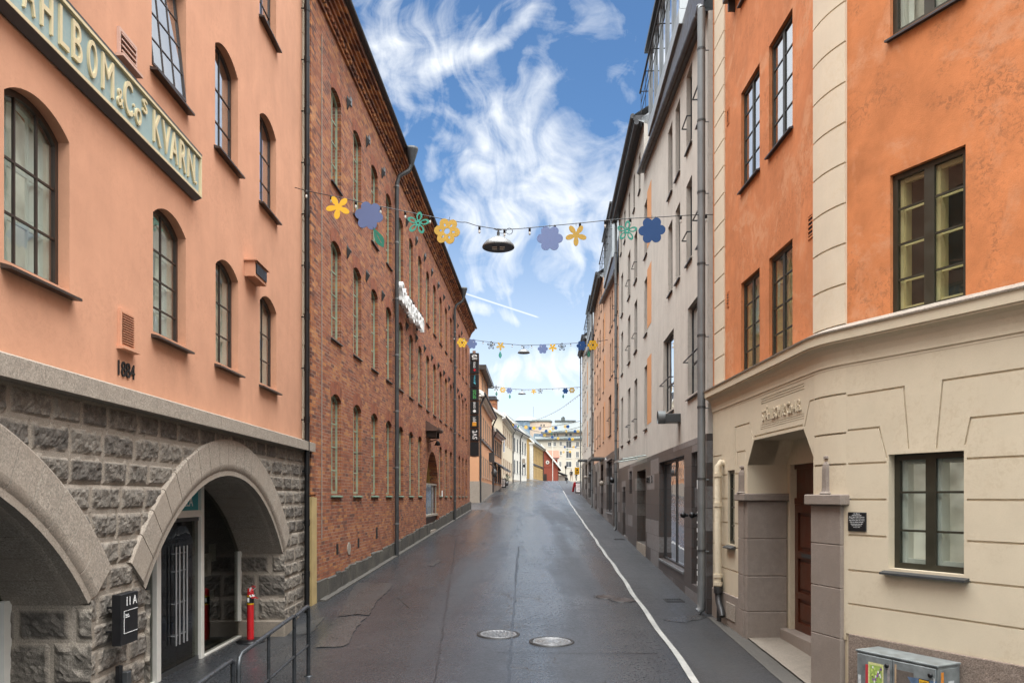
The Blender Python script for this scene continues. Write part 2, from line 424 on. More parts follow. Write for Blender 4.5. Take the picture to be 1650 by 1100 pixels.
# ------------------------------------------------------------------ the street and the lines of its house fronts
def smooth01(t): t = max(0.0, min(1.0, t)); return t * t * (3 - 2 * t)
_GP = [(-40, -1.5), (0, 0.0), (58, 2.2), (115, 5.05), (130, 5.42), (165, 5.42), (260, 4.0), (600, 0.0)]
def _g(y):
    for (a_, za), (b_, zb) in zip(_GP, _GP[1:]):
        if y <= b_: return za + (zb - za) * (y - a_) / (b_ - a_)
    return _GP[-1][1]
def G(y): return sum(_g(y + q) for q in (-4, -2, 0, 2, 4)) / 5.0
def ground(x, y):
    """height of the street: climbs away, dips to the mill's entrance landing"""
    z = G(y)
    wx = smooth01((-2.9 - x) / 0.9); wy = smooth01((y - 5.0) / 1.5) * smooth01((15.9 - y) / 1.6)
    return z + (min(z, 0.335) - z) * wx * wy
class Fr:
    """vertical plane of a house front. Local x runs to the reader's right, y into the house"""
    def __init__(s, x, y, dx, dy, zb=0.0):
        L = math.hypot(dx, dy); s.ox, s.oy, s.dx, s.dy, s.zb = x, y, dx / L, dy / L, zb
        s.nx, s.ny = -s.dy, s.dx; s.ang = math.atan2(s.dy, s.dx)
    def p(s, pxx, pyy, off=0.0):
        """where the line of sight through a spot of the photo meets the plane: (along, height)"""
        a_, b_ = (pxx - CX) / FPX, (HY - pyy) / FPX
        t = (off + s.ox * s.nx + s.oy * s.ny) / (a_ * s.nx + s.ny)
        return ((t * a_ - s.ox) * s.dx + (t - s.oy) * s.dy, CH + t * b_)
    def u(s, pxx, off=0.0): return s.p(pxx, 800, off)[0]
    def w(s, u, off=0.0): return (s.ox + u * s.dx + off * s.nx, s.oy + u * s.dy + off * s.ny)
    def root(s, name, label, cat, u=0.0, off=0.0, zb=None, group=None):
        x, y = s.w(u, off); z = s.zb if zb is None else zb
        o = empty(name, (x, y, z), label, cat, group, s.ang)
        return o
    def L(s, root):      # where the frame's own origin lies for children of root (root at u=0)
        return (0, 0, -root.location.z)
# ------------------------------------------------------------------ palette
from mathutils import noise as mnoise
M_PINK = plaster("pink_render", (0.57, 0.30, 0.19), 0.12, 0.35, (0.46, 0.235, 0.145), bmp=0.22, streak=0.12)
M_ORANGE = plaster("orange_limewash", (0.54, 0.20, 0.082), 0.20, 0.55, (0.30, 0.12, 0.05), streak=0.15, bmp=0.5, blot=1.7, chalk=(0.60, 0.30, 0.16))
M_ORANGE2 = plaster("orange_patchy", (0.54, 0.20, 0.078), 0.30, 0.75, (0.27, 0.115, 0.055), bmp=0.6, blot=1.1, chalk=(0.60, 0.29, 0.155))
M_CREAM = plaster("cream_render", (0.62, 0.535, 0.395), 0.07, 0.25, (0.42, 0.31, 0.18), bmp=0.25, z_dirt=.75)
M_QUOIN = plaster("pale_quoin", (0.64, 0.55, 0.42), 0.07, 0.2, (0.55, 0.4, 0.2), bmp=0.15)
M_GREY = plaster("grey_render", (0.54, 0.495, 0.435), 0.10, 0.25, (0.24, 0.2, 0.17), streak=0.35, bmp=0.25)
M_PEACH = plaster("peach_render", (0.55, 0.335, 0.22), 0.08, 0.15, (0.42, 0.26, 0.18), streak=0.3)
M_REDR = plaster("red_render", (0.42, 0.12, 0.07), 0.08)
M_STRIP = plaster("orange_strip", (0.62, 0.30, 0.14), 0.05)
M_STONE = granite("cut_granite", (0.33, 0.285, 0.235), 0.55, 58, warm=(0.31, 0.26, 0.21))
M_LEDGE = granite("ledge_stone", (0.33, 0.285, 0.235), 0.45, 62)
M_PIER = granite("door_granite", (0.27, 0.225, 0.19), 0.35, 130, bmp=0.25, warm=(0.24, 0.195, 0.16))
M_PLINTH = granite("rough_plinth", (0.23, 0.18, 0.145), 0.45, 60, bmp=0.9, warm=(0.20, 0.15, 0.115))
M_BASEBLK = granite("dark_footing", (0.075, 0.07, 0.062), 0.5, 30, bmp=1.0, warm=(0.12, 0.11, 0.09))
M_BRICK = brick("red_brick", [(0.0, (0.14, 0.06, 0.042)), (0.07, (0.20, 0.08, 0.052)), (0.2, (0.25, 0.08, 0.042)), (0.5, (0.32, 0.108, 0.054)), (0.8, (0.37, 0.138, 0.062)), (1.0, (0.47, 0.20, 0.07))], (0.38, 0.30, 0.235), grime=0.22)
M_BRICKO = brick("corner_brick", [(0.0, (0.10, 0.042, 0.032)), (0.3, (0.24, 0.085, 0.045)), (0.55, (0.38, 0.135, 0.055)), (0.8, (0.48, 0.19, 0.07)), (1.0, (0.52, 0.24, 0.10))], (0.3, 0.23, 0.18), grime=0.25)
M_BRICKA = brick("arch_brick", [(0.0, (0.17, 0.055, 0.032)), (0.5, (0.30, 0.085, 0.045)), (1.0, (0.35, 0.115, 0.05))], (0.26, 0.18, 0.13), bw=0.26, bh=0.075, rot=True, grime=0.1)
M_BROWNF = plain("brown_window_paint", (0.035, 0.022, 0.016), 0.45, 0, 0.15)
M_GREENF = plain("green_window_paint", (0.030, 0.028, 0.018), 0.4, 0, 0.15)
M_SAGE = plain("sage_window_paint", (0.27, 0.32, 0.22), 0.5, 0, 0.2)
M_WHITEF = plain("white_paint", (0.72, 0.70, 0.64), 0.45, 0, 0.06)
M_CREAMF = plain("cream_paint", (0.80, 0.64, 0.32), 0.5, 0, 0.08)
M_DARKF = plain("anthracite_metal", (0.035, 0.034, 0.034), 0.42, 0.2, 0.15)
M_BLACK = plain("black_metal", (0.012, 0.012, 0.013), 0.35, 0.3, 0.2)
M_BROWNM = plain("brown_sheet_metal", (0.05, 0.038, 0.032), 0.4, 0.3, 0.2)
M_ZINC = plain("zinc", (0.185, 0.195, 0.197), 0.48, 0.4, 0.12, 4)
M_ZINCL = plain("pale_sheet_metal", (0.34, 0.36, 0.37), 0.45, 0.3, 0.06, 2)
M_ZINCD = plain("dark_zinc", (0.065, 0.068, 0.07), 0.45, 0.4, 0.2, 5)
M_STEEL = plain("brushed_steel", (0.42, 0.42, 0.42), 0.42, 0.55, 0.05)
M_IRON = plain("wrought_iron", (0.02, 0.018, 0.017), 0.6, 0.4, 0.3)
M_GREENM = plain("green_copper", (0.10, 0.16, 0.11), 0.6, 0.2, 0.35, 9)
M_TILE = plaster("slate_cladding", (0.10, 0.088, 0.08), 0.12, rough=0.45, bmp=0.08)
M_TILE2 = plaster("pale_slate_cladding", (0.155, 0.142, 0.135), 0.10, rough=0.45, bmp=0.08)
M_DOORW = plain("red_brown_wood", (0.075, 0.019, 0.007), 0.42, 0, 0.3, 3)
M_OAK = plain("oak_door", (0.36, 0.17, 0.06), 0.45, 0, 0.2, 4)
M_TIMBER = plain("raw_planks", (0.42, 0.31, 0.14), 0.75, 0, 0.18, 3, 0.2)
M_GLASS = glass("window_glass")
M_GLASSM = glass("mirror_glass", (0.7, 0.75, 0.75), 1.7)
M_SHOP = glass("shop_glass", (0.75, 0.8, 0.8), 1.35)
M_GLASSL = glass("clear_low_glass", (0.85, 0.88, 0.86), 0.45)
M_GLASSD = glass("smoked_door_glass", (0.55, 0.56, 0.52), 0.45)
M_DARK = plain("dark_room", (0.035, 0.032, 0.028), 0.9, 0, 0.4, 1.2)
M_ROOM = plain("pale_room", (0.70, 0.67, 0.60), 0.9, 0, 0.35, 1.6)
M_ROOMGLOW, _k, _p, _o = new_mat("room_fill_glow")  # pale room backing with an added glow, only there to brighten the panes
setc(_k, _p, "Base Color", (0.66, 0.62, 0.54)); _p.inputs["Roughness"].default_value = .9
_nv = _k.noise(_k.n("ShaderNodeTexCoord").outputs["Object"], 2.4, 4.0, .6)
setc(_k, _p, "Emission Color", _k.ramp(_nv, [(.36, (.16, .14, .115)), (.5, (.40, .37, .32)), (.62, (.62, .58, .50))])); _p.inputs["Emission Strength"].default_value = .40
M_CURT = plain("curtain_cloth", (0.80, 0.78, 0.72), 0.9, 0, 0.12, 3)
M_CURTY = plain("yellow_curtain", (0.55, 0.42, 0.17), 0.9, 0, 0.15, 3)
M_TIN = plain("roof_sheet", (0.055, 0.055, 0.058), 0.5, 0.4, 0.2)
M_ROOFT = plain("roof_tiles_red", (0.30, 0.085, 0.05), 0.8, 0, 0.2, 12, 0.3)
M_GREYROOF = plain("grey_green_roof", (0.13, 0.145, 0.14), 0.6, 0.3, 0.12, 2)
M_RED = plain("red_plastic", (0.50, 0.015, 0.02), 0.35, 0, 0.08)
M_YEL = plain("yellow_paint", (0.68, 0.39, 0.006), 0.5, 0, 0.04)
M_GOLD = plain("gold_paint", (0.50, 0.32, 0.055), 0.5, 0, 0.06)
M_VIO = plain("periwinkle_paint", (0.11, 0.155, 0.31), 0.6, 0, 0.04)
M_BLUE = plain("royal_blue_paint", (0.006, 0.055, 0.19), 0.4, 0, 0.05)
M_TEAL = plain("teal_paint", (0.03, 0.27, 0.20), 0.45, 0, 0.06)
M_LEAF = plain("leaf_green_paint", (0.006, 0.15, 0.095), 0.6, 0, 0.06)
M_INK = plain("charcoal_sign", (0.010, 0.010, 0.011), 0.35, 0, 0.1)
M_PRINT = plain("white_print", (0.8, 0.8, 0.78), 0.6, 0, 0.03)
M_SIGN = plaster("blue_green_sign", (0.26, 0.35, 0.35), 0.10, 0.3, (0.4, 0.42, 0.36), bmp=0.2)
M_SIGNL = plain("pale_gold_lettering", (0.58, 0.49, 0.30), 0.55, 0, 0.06)
M_BULB = plain("bulb_glass", (0.6, 0.6, 0.56), 0.1, 0, 0.05)
M_CONC = granite("worn_concrete", (0.24, 0.205, 0.165), 0.2, 40, bmp=0.3)
M_TEALS = plain("turquoise_sign", (0.03, 0.26, 0.30), 0.5, 0, 0.05)

# split-face granite: block mask and tone live on the mesh (block = rough dark face, margin = paler tooled edge)
M_RUST, k, p, _o = new_mat("split_face_granite")
_v = k.n('ShaderNodeTexCoord').outputs['Object']
_at = k.n('ShaderNodeAttribute', attribute_name="stone"); _sp = k.n('ShaderNodeSeparateColor', ins={0: _at.outputs['Color']})
_sp0, _s2, _s3 = _sp.outputs
_f1 = k.noise(_v, 95.0, 4.0, 0.75); _f2 = k.noise(_v, 11.0, 6.0, 0.7, 0.3)
_dark = k.ramp(k.m('ADD', k.m('MULTIPLY', _f1, 0.5), k.m('MULTIPLY', _f2, 0.5)), [(0.38, (0.055, 0.048, 0.041)), (0.5, (0.145, 0.128, 0.108)), (0.62, (0.30, 0.265, 0.222))])
_dark = k.mix(k.map(_s2, 0.45, 1, 0.0, 0.6, False), _dark, (0.075, 0.067, 0.06))
_dark = k.mix(k.map(_s2, 0.0, 0.4, 0.45, 0.0, False), _dark, (0.24, 0.215, 0.18))
_pale = k.ramp(_f1, [(0.33, (0.17, 0.145, 0.118)), (0.66, (0.38, 0.33, 0.27))])
setc(k, p, 'Base Color', k.mix(_sp0, _pale, _dark)); p.inputs['Roughness'].default_value = 0.85
p.inputs['Specular IOR Level'].default_value = 0.25
bump(k, p, k.m('ADD', _f2, k.m('MULTIPLY', _f1, 0.35)), 0.55, 0.03)

# ------------------------------------------------------------------ windows
_WC = {}
def arch_loop(u0, u1, z0, z1, rise, n=12, inset=0.0):
    """opening outline: flat sill z0, springing z1, segmental head of the given rise"""
    u0 += inset; u1 -= inset; z0 += inset
    if rise <= 0: return [(u0, z0), (u1, z0), (u1, z1 - inset), (u0, z1 - inset)]
    hw = (u1 - u0) / 2; Rr = (hw * hw + rise * rise) / (2 * rise); cz = z1 + rise - Rr - inset; cu = (u0 + u1) / 2
    a1 = math.acos(max(-1, min(1, hw / Rr)))
    if cz > z1: a1 = -a1
    pts = [(u0, z0), (u1, z0)]
    for i in range(n + 1):
        an = a1 + (math.pi - 2 * a1) * i / n
        pts.append((cu + Rr * math.cos(an), cz + Rr * math.sin(an)))
    return pts
def head_z(u, u0, u1, z1, rise):
    if rise <= 0: return z1
    hw = (u1 - u0) / 2; Rr = (hw * hw + rise * rise) / (2 * rise); cz = z1 + rise - Rr; c = (u0 + u1) / 2
    return cz + math.sqrt(max(0, Rr * Rr - (u - c) ** 2))
def lattice(mb, w, h, rise, y, fw, fd, cols, rows, bar, mid=None, mi=0):
    """frame ring with glazing bars; mid = width of the meeting stile in the centre"""
    mb.prism(arch_loop(0, w, 0, h, rise), y, y + fd, [arch_loop(0, w, 0, h, rise, inset=fw)], mi)
    for c in range(1, cols):
        u = w * c / cols if not isinstance(cols, float) else w / 2
        bw = mid if (mid and c * 2 == cols) else bar
        mb.box(u - bw / 2, u + bw / 2, y + (0.006 if bw == bar else 0.001), y + 0.030, fw * .9, head_z(u, 0, w, h, rise) - fw * .9, mi)
    for r in (rows if isinstance(rows, (list, tuple)) else [i / rows for i in range(1, rows)]):
        z = h * r
        if mid:
            mb.box(fw * .9, w / 2 - mid / 2 - .001, y + 0.0075, y + 0.029, z - bar / 2, z + bar / 2, mi)
            mb.box(w / 2 + mid / 2 + .001, w - fw * .9, y + 0.0075, y + 0.029, z - bar / 2, z + bar / 2, mi)
        else: mb.box(fw * .9, w - fw * .9, y + 0.0075, y + 0.029, z - bar / 2, z + bar / 2, mi)
def win(root, u0, u1, z0, z1, rise=0.0, y=0.14, fw=0.055, fd=0.05, cols=2, rows=3, bar=0.022, mid=None, frame=None, pane=None,
        sill=None, sillm=None, inner=None, innerw=0.05, curtain=None, arch=None, back=None, rail=None, name='window'):
    """one window of a house: its frame is the part; pane, sill and what shows behind the glass are its sub-parts"""
    w, h = round(u1 - u0, 3), round(z1 - z0, 3)
    key = (w, h, rise, y, fw, cols, str(rows), mid, frame.name, pane.name if pane else 0, str(sill), inner.name if inner else 0, str(curtain), arch.name if arch else 0, back.name if back else 0, str(rail), name)
    if key not in _WC:
        dct = []
        f = MB(); lattice(f, w, h, rise, y, fw, fd, cols, rows, bar, mid)
        dct.append((name, f.build(name, frame)))
        g = MB(); g.prism(arch_loop(0, w, 0, h, rise, inset=fw * .7), y + .018, y + .022)
        dct.append(('pane', g.build('pane', pane or M_GLASS)))
        if sill:
            ov, pr, th = sill
            s_ = MB(); s_.add([(-ov, -pr, -th - .012), (w + ov, -pr, -th - .012), (w + ov, y, -0.006), (-ov, y, -0.006),
                               (-ov, -pr, -th - .034), (w + ov, -pr, -th - .034), (w + ov, y, -th - .02), (-ov, y, -th - .02)],
                              [(0, 1, 2, 3), (4, 7, 6, 5), (0, 4, 5, 1), (1, 5, 6, 2), (2, 6, 7, 3), (3, 7, 4, 0)])
            dct.append(('sill', s_.build('sill', sillm or M_BROWNM)))
        if inner:
            i_ = MB(); lattice(i_, w, h, rise, y + 0.075, fw + innerw, 0.04, cols, rows, bar * 1.3, (mid or 0) * 1.3 or None)
            for x in ([fw * .75, w - fw * .75 - .03] + ([w / 2 - mid * .6, w / 2 + mid * .6 - .03] if mid else [])):
                i_.box(x - (.02 if x > w * .6 else 0), x + .05, y + .056, y + .19, fw * .8, (h if rise <= 0 else h - .01) - fw * .8)
            dct.append(('inner_frame', i_.build('inner_frame', inner)))
        if curtain:
            mt, side, top = curtain
            c_ = MB()
            for a_, b_ in ((fw, fw + side), (w - fw - side, w - fw)):
                n = max(4, int(side / 0.03)); vs = []
                for i in range(n + 1):
                    x = a_ + (b_ - a_) * i / n; yy = y + .13 + .018 * math.sin(i * 2.1)
                    vs += [(x, yy, fw), (x, yy, head_z(x, 0, w, h, rise) - fw)]
                c_.add(vs, [(2 * i, 2 * i + 2, 2 * i + 3, 2 * i + 1) for i in range(n)], 0, True)
            if top: c_.box(fw, w - fw, y + .15, y + .16, h - top, h + rise * .5)
            dct.append(('curtain', c_.build('curtain', mt)))
        if back:
            b_ = MB(); b_.prism(arch_loop(0, w, 0, h, rise, inset=-.05), y + .20, y + .21); dct.append(('room', b_.build('room', back)))
        if arch:
            a_ = MB(); th = 0.26; o_ = arch_loop(-.11, w + .11, h - .02, h, rise + .02, 12)[2:]; i2 = arch_loop(0, w, h - .1, h, rise, 12)[2:]
            o2 = [(q[0], q[1] + th) for q in o_]
            vs = [(q[0], -.006, q[1]) for q in o2] + [(q[0], -.006, q[1]) for q in i2] + [(q[0], y, q[1]) for q in i2]; n = len(o2)
            a_.add(vs, [(i, i + 1, n + i + 1, n + i)[::-1] for i in range(n - 1)] + [(n + i, n + i + 1, 2 * n + i + 1, 2 * n + i)[::-1] for i in range(n - 1)])
            dct.append(('arch', a_.build('arch', arch)))
        if rail:
            r_ = MB(); zr, pr = rail
            r_.tube([(0.04, -.002, zr), (0.04, -pr, zr), (w - .04, -pr, zr), (w - .04, -.002, zr)], 0.016, 6, 0, True, False)
            pass
            dct.append(('rail', r_.build('rail', M_DARKF)))
        _WC[key] = [(n, o.data) for n, o in dct]
        for n, o in dct: bpy.data.objects.remove(o)
    L = _WC[key]
    loc = (u0, 0, z0 - root.location.z)
    top = obj(L[0][0], L[0][1], root, loc)
    for n, me in L[1:]: obj(n, me, top)
    return top
def shell(fr, root, u0, u1, z0, z1, depth, mat, roofm, ridge=0.0, back_y=1.3, rz=None):
    """the rest of a house behind its front: ends, rear wall, dark rooms, roof"""
    b = MB()
    b.box(u0 + .002, u0 + .3, .36, depth, z0, z1 - .01); b.box(u1 - .3, u1 - .002, .36, depth, z0, z1 - .01); b.box(u0, u1, depth, depth + .3, z0, z1 - .01)
    b.build('side_walls', mat, root, fr.L(root))
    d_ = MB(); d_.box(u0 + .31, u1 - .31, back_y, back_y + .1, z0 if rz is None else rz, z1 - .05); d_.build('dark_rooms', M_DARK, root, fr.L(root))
    r = MB()
    if ridge:
        m = depth / 2
        r.add([(u0 - .05, -.25, z1), (u1 + .05, -.25, z1), (u1 + .05, m, z1 + ridge), (u0 - .05, m, z1 + ridge), (u1 + .05, depth + .4, z1), (u0 - .05, depth + .4, z1)],
              [(0, 1, 2, 3), (3, 2, 4, 5), (1, 4, 2), (0, 3, 5), (0, 5, 4, 1)])
    else: r.box(u0 - .05, u1 + .05, -.1, depth + .4, z1, z1 + .12)
    return r.build('roof', roofm, root, fr.L(root))
def rustic(mb, attr, u0, u1, z0, z1, step, zs, mapf, skip, seed, wmin=.48, wmax=.68, bulge=.025, marg=.035):
    """split-face ashlar as one displaced skin: courses zs, random block widths, paler tooled margins"""
    rnd = random.Random(seed); rows = []
    for i in range(len(zs) - 1):
        us = [u0 - rnd.uniform(0, .5)]
        while us[-1] < u1: us.append(us[-1] + rnd.uniform(wmin, wmax))
        rows.append((zs[i], zs[i + 1], us, [rnd.random() for _ in us]))
    nu = max(2, int((u1 - u0) / step)); nz = max(2, int((z1 - z0) / step))
    idx = {}
    def vert(i, j):
        if (i, j) in idx: return idx[(i, j)]
        u = u0 + (u1 - u0) * i / nu; z = z0 + (z1 - z0) * j / nz; h = 0.0; mk = 0.0; tn = 0.5
        for (za, zb, us, ts) in rows:
            if za <= z < zb or zb <= z < za:
                lo, hi = min(za, zb), max(za, zb)
                for q in range(len(us) - 1):
                    if us[q] <= u < us[q + 1]:
                        dd = min(u - us[q], us[q + 1] - u, z - lo, hi - z); tn = ts[q]
                        jt = marg + .012 * mnoise.noise(Vector((u * 9, z * 9, seed)))
                        if dd > jt:
                            mk = min(1, (dd - jt) / .008)
                            nn = mnoise.fractal(Vector((u * 7 + seed, z * 7, tn * 9)), 0.7, 2.1, 5) + .5 * mnoise.fractal(Vector((u * 22 + seed, z * 22, tn * 9)), 0.6, 2.1, 3)
                            h = bulge * min(1.0, .25 + (dd - jt) / .03) ** .6 * (.8 + .75 * nn)
                        elif dd < .006: h = -.012
        mb.v.append(mapf(u, -max(-.02, h), z)); attr.append((mk, tn))
        idx[(i, j)] = len(mb.v) - 1
        return idx[(i, j)]
    for i in range(nu):
        for j in range(nz):
            u = u0 + (u1 - u0) * (i + .5) / nu; z = z0 + (z1 - z0) * (j + .5) / nz
            if skip and skip(u, z): continue
            mb.f.append([vert(i, j), vert(i + 1, j), vert(i + 1, j + 1), vert(i, j + 1)]); mb.mi.append(0); mb.sm.append(False)
# ------------------------------------------------------------------ ground, street, markings
def wet_asphalt(name, base, patch, wet=0.5, rlo=0.16, rhi=0.6):
    m, k, p, o = new_mat(name)
    v = k.n('ShaderNodeTexCoord').outputs['Object']; x, y, z = k.xyz(v)
    grit = k.noise(v, 62.0, 3.0, 0.8); grit2 = k.noise(v, 22.0, 4.0, 0.75); big = k.noise(v, 0.5, 6.0, 0.65, 0.6); mid = k.noise(v, 3.2, 6.0, 0.7, 0.5)
    tr = k.noise(k.vm('MULTIPLY', v, (0.75, 0.035, 1)), 1.0, 4.0, 0.5, 0.3)            # wheel tracks and flow along the street
    crk = k.n('ShaderNodeTexVoronoi', feature='DISTANCE_TO_EDGE', ins={'Vector': k.vm('ADD', k.vm('MULTIPLY', v, (0.33, 0.16, 1)), k.vm('MULTIPLY', k.n('ShaderNodeTexNoise', ins={'Vector': v, 'Scale': 1.6, 'Detail': 6.0}).outputs['Color'], (0.75, 0.35, 0))), 'Scale': 1.0}).outputs['Distance']
    crack = k.m('MULTIPLY', k.map(crk, 0.0, 0.010, 1.0, 0.0), k.map(k.noise(v, 0.7, 3.0), 0.5, 0.6))
    f = k.m('ADD', k.m('MULTIPLY', big, 0.5), k.m('ADD', k.m('MULTIPLY', mid, 0.15), k.m('MULTIPLY', tr, 0.35)))
    col = k.ramp(f, [(0.38, tuple(q * 0.62 for q in base)), (0.5, base), (0.62, patch)])
    col = k.mix(k.map(grit, 0.5, 0.74, 0.0, 0.65), col, tuple(min(1, q * 5.0) for q in base))
    col = k.mix(k.map(grit2, 0.32, 0.48, 0.55, 0.0), col, tuple(q * 0.3 for q in base))
    rust = k.m('MULTIPLY', k.map(k.noise(k.vm('MULTIPLY', v, (1.1, 0.16, 1)), 0.9, 5.0, 0.6, 0.4), 0.56, 0.68), 0.05)
    col = k.mix(rust, col, (0.055, 0.034, 0.026))
    col = k.mix(k.m('MULTIPLY', crack, 0.45), col, (0.012, 0.012, 0.012))
    setc(k, p, 'Base Color', col)
    wetf = k.m('ADD', k.m('MULTIPLY', tr, 0.75), k.m('ADD', k.m('MULTIPLY', mid, 0.12), k.m('MULTIPLY', big, 0.13)))
    rg = k.map(wetf, 0.5 - 0.16 * wet, 0.72 - 0.16 * wet, rhi, rlo)
    rg = k.m('ADD', rg, k.map(grit2, 0.3, 0.7, 0.10, -0.05))
    setc(k, p, 'Roughness', rg)
    p.inputs['Specular IOR Level'].default_value = 0.5
    bump(k, p, k.m('ADD', k.m('ADD', k.m('MULTIPLY', grit, 0.5), k.m('MULTIPLY', grit2, 0.8)), k.m('ADD', k.m('MULTIPLY', mid, 0.25), k.m('MULTIPLY', crack, -2.0))), 0.42, 0.010)
    return m
M_ROAD = wet_asphalt("wet_asphalt", (0.026, 0.028, 0.031), (0.038, 0.040, 0.043), 1.0, 0.20, 0.44)
M_PAVE = wet_asphalt("damp_asphalt", (0.024, 0.024, 0.025), (0.033, 0.033, 0.034), 0.3, 0.30, 0.55)
M_PATCH = wet_asphalt("pale_asphalt_patch", (0.038, 0.038, 0.038), (0.060, 0.060, 0.059), 0.9, 0.22, 0.50)
M_PATCH2 = wet_asphalt("pale_asphalt_patch_worn", (0.034, 0.034, 0.034), (0.050, 0.050, 0.050), 0.9, 0.22, 0.48)
M_KERB = granite("kerb_concrete", (0.085, 0.078, 0.068), 0.3, 50)
M_EARTH = granite("bare_ground", (0.10, 0.095, 0.085), 0.3, 3)
M_LINE, k, p, _o = new_mat("worn_road_paint")
_v = k.n('ShaderNodeTexCoord').outputs['Object']
setc(k, p, 'Base Color', k.mix(k.map(k.noise(_v, 22.0, 5.0, .75), 0.54, 0.68, 0.0, 0.8), k.ramp(k.noise(_v, 3.0, 4.0), [(.3, (.24, .235, .22)), (.7, (.37, .362, .335))]), (0.09, 0.09, 0.088)))
p.inputs['Roughness'].default_value = 0.5

def wall_l(y):      # x of the left house line
    if y < 16.2: return -3.835 - .01715 * y
    return -4.637 + .0374 * y
def wall_r(y): return 3.013 + .0468 * y
def line_x(y): return 2.37 + .0405 * (y - 10.3)
def sheet(name, xa, xb, ys, dz, mat, nx=6, kind='structure'):
    """strip of surface between the lines xa(y) and xb(y), following the street's rise"""
    vs, fs = [], []
    for y in ys:
        for i in range(nx + 1):
            x = xa(y) + (xb(y) - xa(y)) * i / nx
            vs.append((x, y, ground(x, y) + dz))
    for j in range(len(ys) - 1):
        for i in range(nx):
            q = j * (nx + 1) + i; fs.append((q, q + 1, q + nx + 2, q + nx + 1))
    m = MB().add(vs, fs, 0, True); o = m.build(name, mat)
    if kind: o['kind'] = kind
    return o
def frange(a_, b_, s_):
    n = max(1, int(round((b_ - a_) / s_))); return [a_ + (b_ - a_) * i / n for i in range(n + 1)]
_ys = frange(-30, 4, 2) + frange(5, 20, .5) + frange(21, 60, 1.5)[0:] + frange(62, 180, 3) + frange(190, 400, 15) + [600, 1200, 3000]
_xs = [-1500, -400, -120, -40, -20, -12, -8] + frange(-6, 8, .5) + [10, 14, 20, 40, 120, 400, 1500]
vs = [(x, y, ground(x, y) - .06) for y in _ys for x in _xs]; n = len(_xs)
gm = MB().add(vs, [(j * n + i, j * n + i + 1, (j + 1) * n + i + 1, (j + 1) * n + i) for j in range(len(_ys) - 1) for i in range(n - 1)], 0, True)
o = gm.build('ground', M_EARTH); o['kind'] = 'structure'
_yr = frange(-20, 4, 2) + frange(4.5, 18, .25) + [18.5, 19, 19.5, 20] + frange(21, 60, 1.0) + frange(62, 200, 2.5)
sheet('road', lambda y: wall_l(y) - (.9 if y < 16 else -.02), lambda y: line_x(y) + .3, _yr, .006, M_ROAD, 44)
sheet('pavement', lambda y: line_x(y) + .02, lambda y: max(wall_r(y) + (1.6 if y < 15 else 0.1), 5 if y < 10 else 0), _yr, .012, M_PAVE, 8)
sheet('side_road', lambda y: -40, lambda y: wall_l(51) + 1.2, frange(51.4, 60.5, 1), .010, M_PAVE, 30)
def _wob(y): return .016 * math.sin(y * 1.7) + .012 * math.sin(y * .6 + 1)
sheet('road_line', lambda y: line_x(y) - .046 + _wob(y) * .8, lambda y: line_x(y) + .046 + _wob(y + .35) * .8, frange(6, 82, .4), .018, M_LINE, 2)
# darker pavement strip and pale concrete patches along the brick wall
0 and sheet('left_pavement', lambda y: wall_l(y) + .12, lambda y: wall_l(y) + 1.15 - .012 * (y - 16), frange(16.2, 51, .8), .011, M_PAVE, 4)
def _patch(name, q, dz, mat, div=14, wob=1.0):
    """quadrilateral patch of paving laid on the street; q = corner points (x, y)"""
    vs, fs = [], []
    for j in range(div + 1):
        for i in range(div + 1):
            s_, t_ = i / div, j / div
            x = (q[0][0] * (1 - s_) + q[1][0] * s_) * (1 - t_) + (q[3][0] * (1 - s_) + q[2][0] * s_) * t_
            y = (q[0][1] * (1 - s_) + q[1][1] * s_) * (1 - t_) + (q[3][1] * (1 - s_) + q[2][1] * s_) * t_
            e = min(s_, 1 - s_, t_, 1 - t_)
            x += .07 * wob * mnoise.fractal(Vector((x * 2, y * 2, 3)), .8, 2, 3); y += .14 * wob * mnoise.fractal(Vector((x * 2, y * 2, 9)), .8, 2, 3)
            vs.append((x, y, ground(x, y) + dz))
    for j in range(div):
        for i in range(div):
            a_ = j * (div + 1) + i; fs.append((a_, a_ + 1, a_ + div + 2, a_ + div + 1))
    o = MB().add(vs, fs, 0, True).build(name, mat); o['kind'] = 'structure'
def gp(x, y):
    """spot of the street seen in the photo at (x, y)"""
    t = 10.0
    for _ in range(60):
        t = (CH - ground((x - CX) / FPX * t, t)) / max(1e-4, (y - HY) / FPX)
    return ((x - CX) / FPX * t, t)
_patch('pavement_patch', [gp(506, 1046), gp(556, 1041), gp(588, 995), gp(543, 996)], .018, M_PATCH)
_patch('pavement_patch', [gp(545, 993), gp(591, 992), gp(634, 940), gp(574, 940)], .018, M_PATCH2)
_patch('pavement_patch', [gp(420, 1024), gp(500, 1020), gp(520, 985), gp(470, 990)], .016, M_PATCH)
_patch('pavement_patch', [gp(690, 912), gp(700, 912), gp(712, 903), gp(704, 902)], .018, M_PATCH, 3)
# gutter kerb along the brick front
kb = MB()
for y0, y1 in zip(frange(16.5, 51, 1.15), frange(16.5, 51, 1.15)[1:]):
    x0, x1 = wall_l(y0), wall_l(y1); g0, g1 = G(y0), G(y1); e = .006
    kb.add([(x0, y0 + e, g0 - .1), (x0 + .16, y0 + e, g0 - .1), (x1 + .16, y1 - e, g1 - .1), (x1, y1 - e, g1 - .1),
            (x0, y0 + e, g0 + .05), (x0 + .16, y0 + e, g0 + .035), (x1 + .16, y1 - e, g1 + .035), (x1, y1 - e, g1 + .05)],
           [(4, 5, 6, 7), (1, 2, 6, 5), (0, 1, 5, 4), (2, 3, 7, 6)])
o = kb.build('kerb', M_KERB); o['kind'] = 'structure'
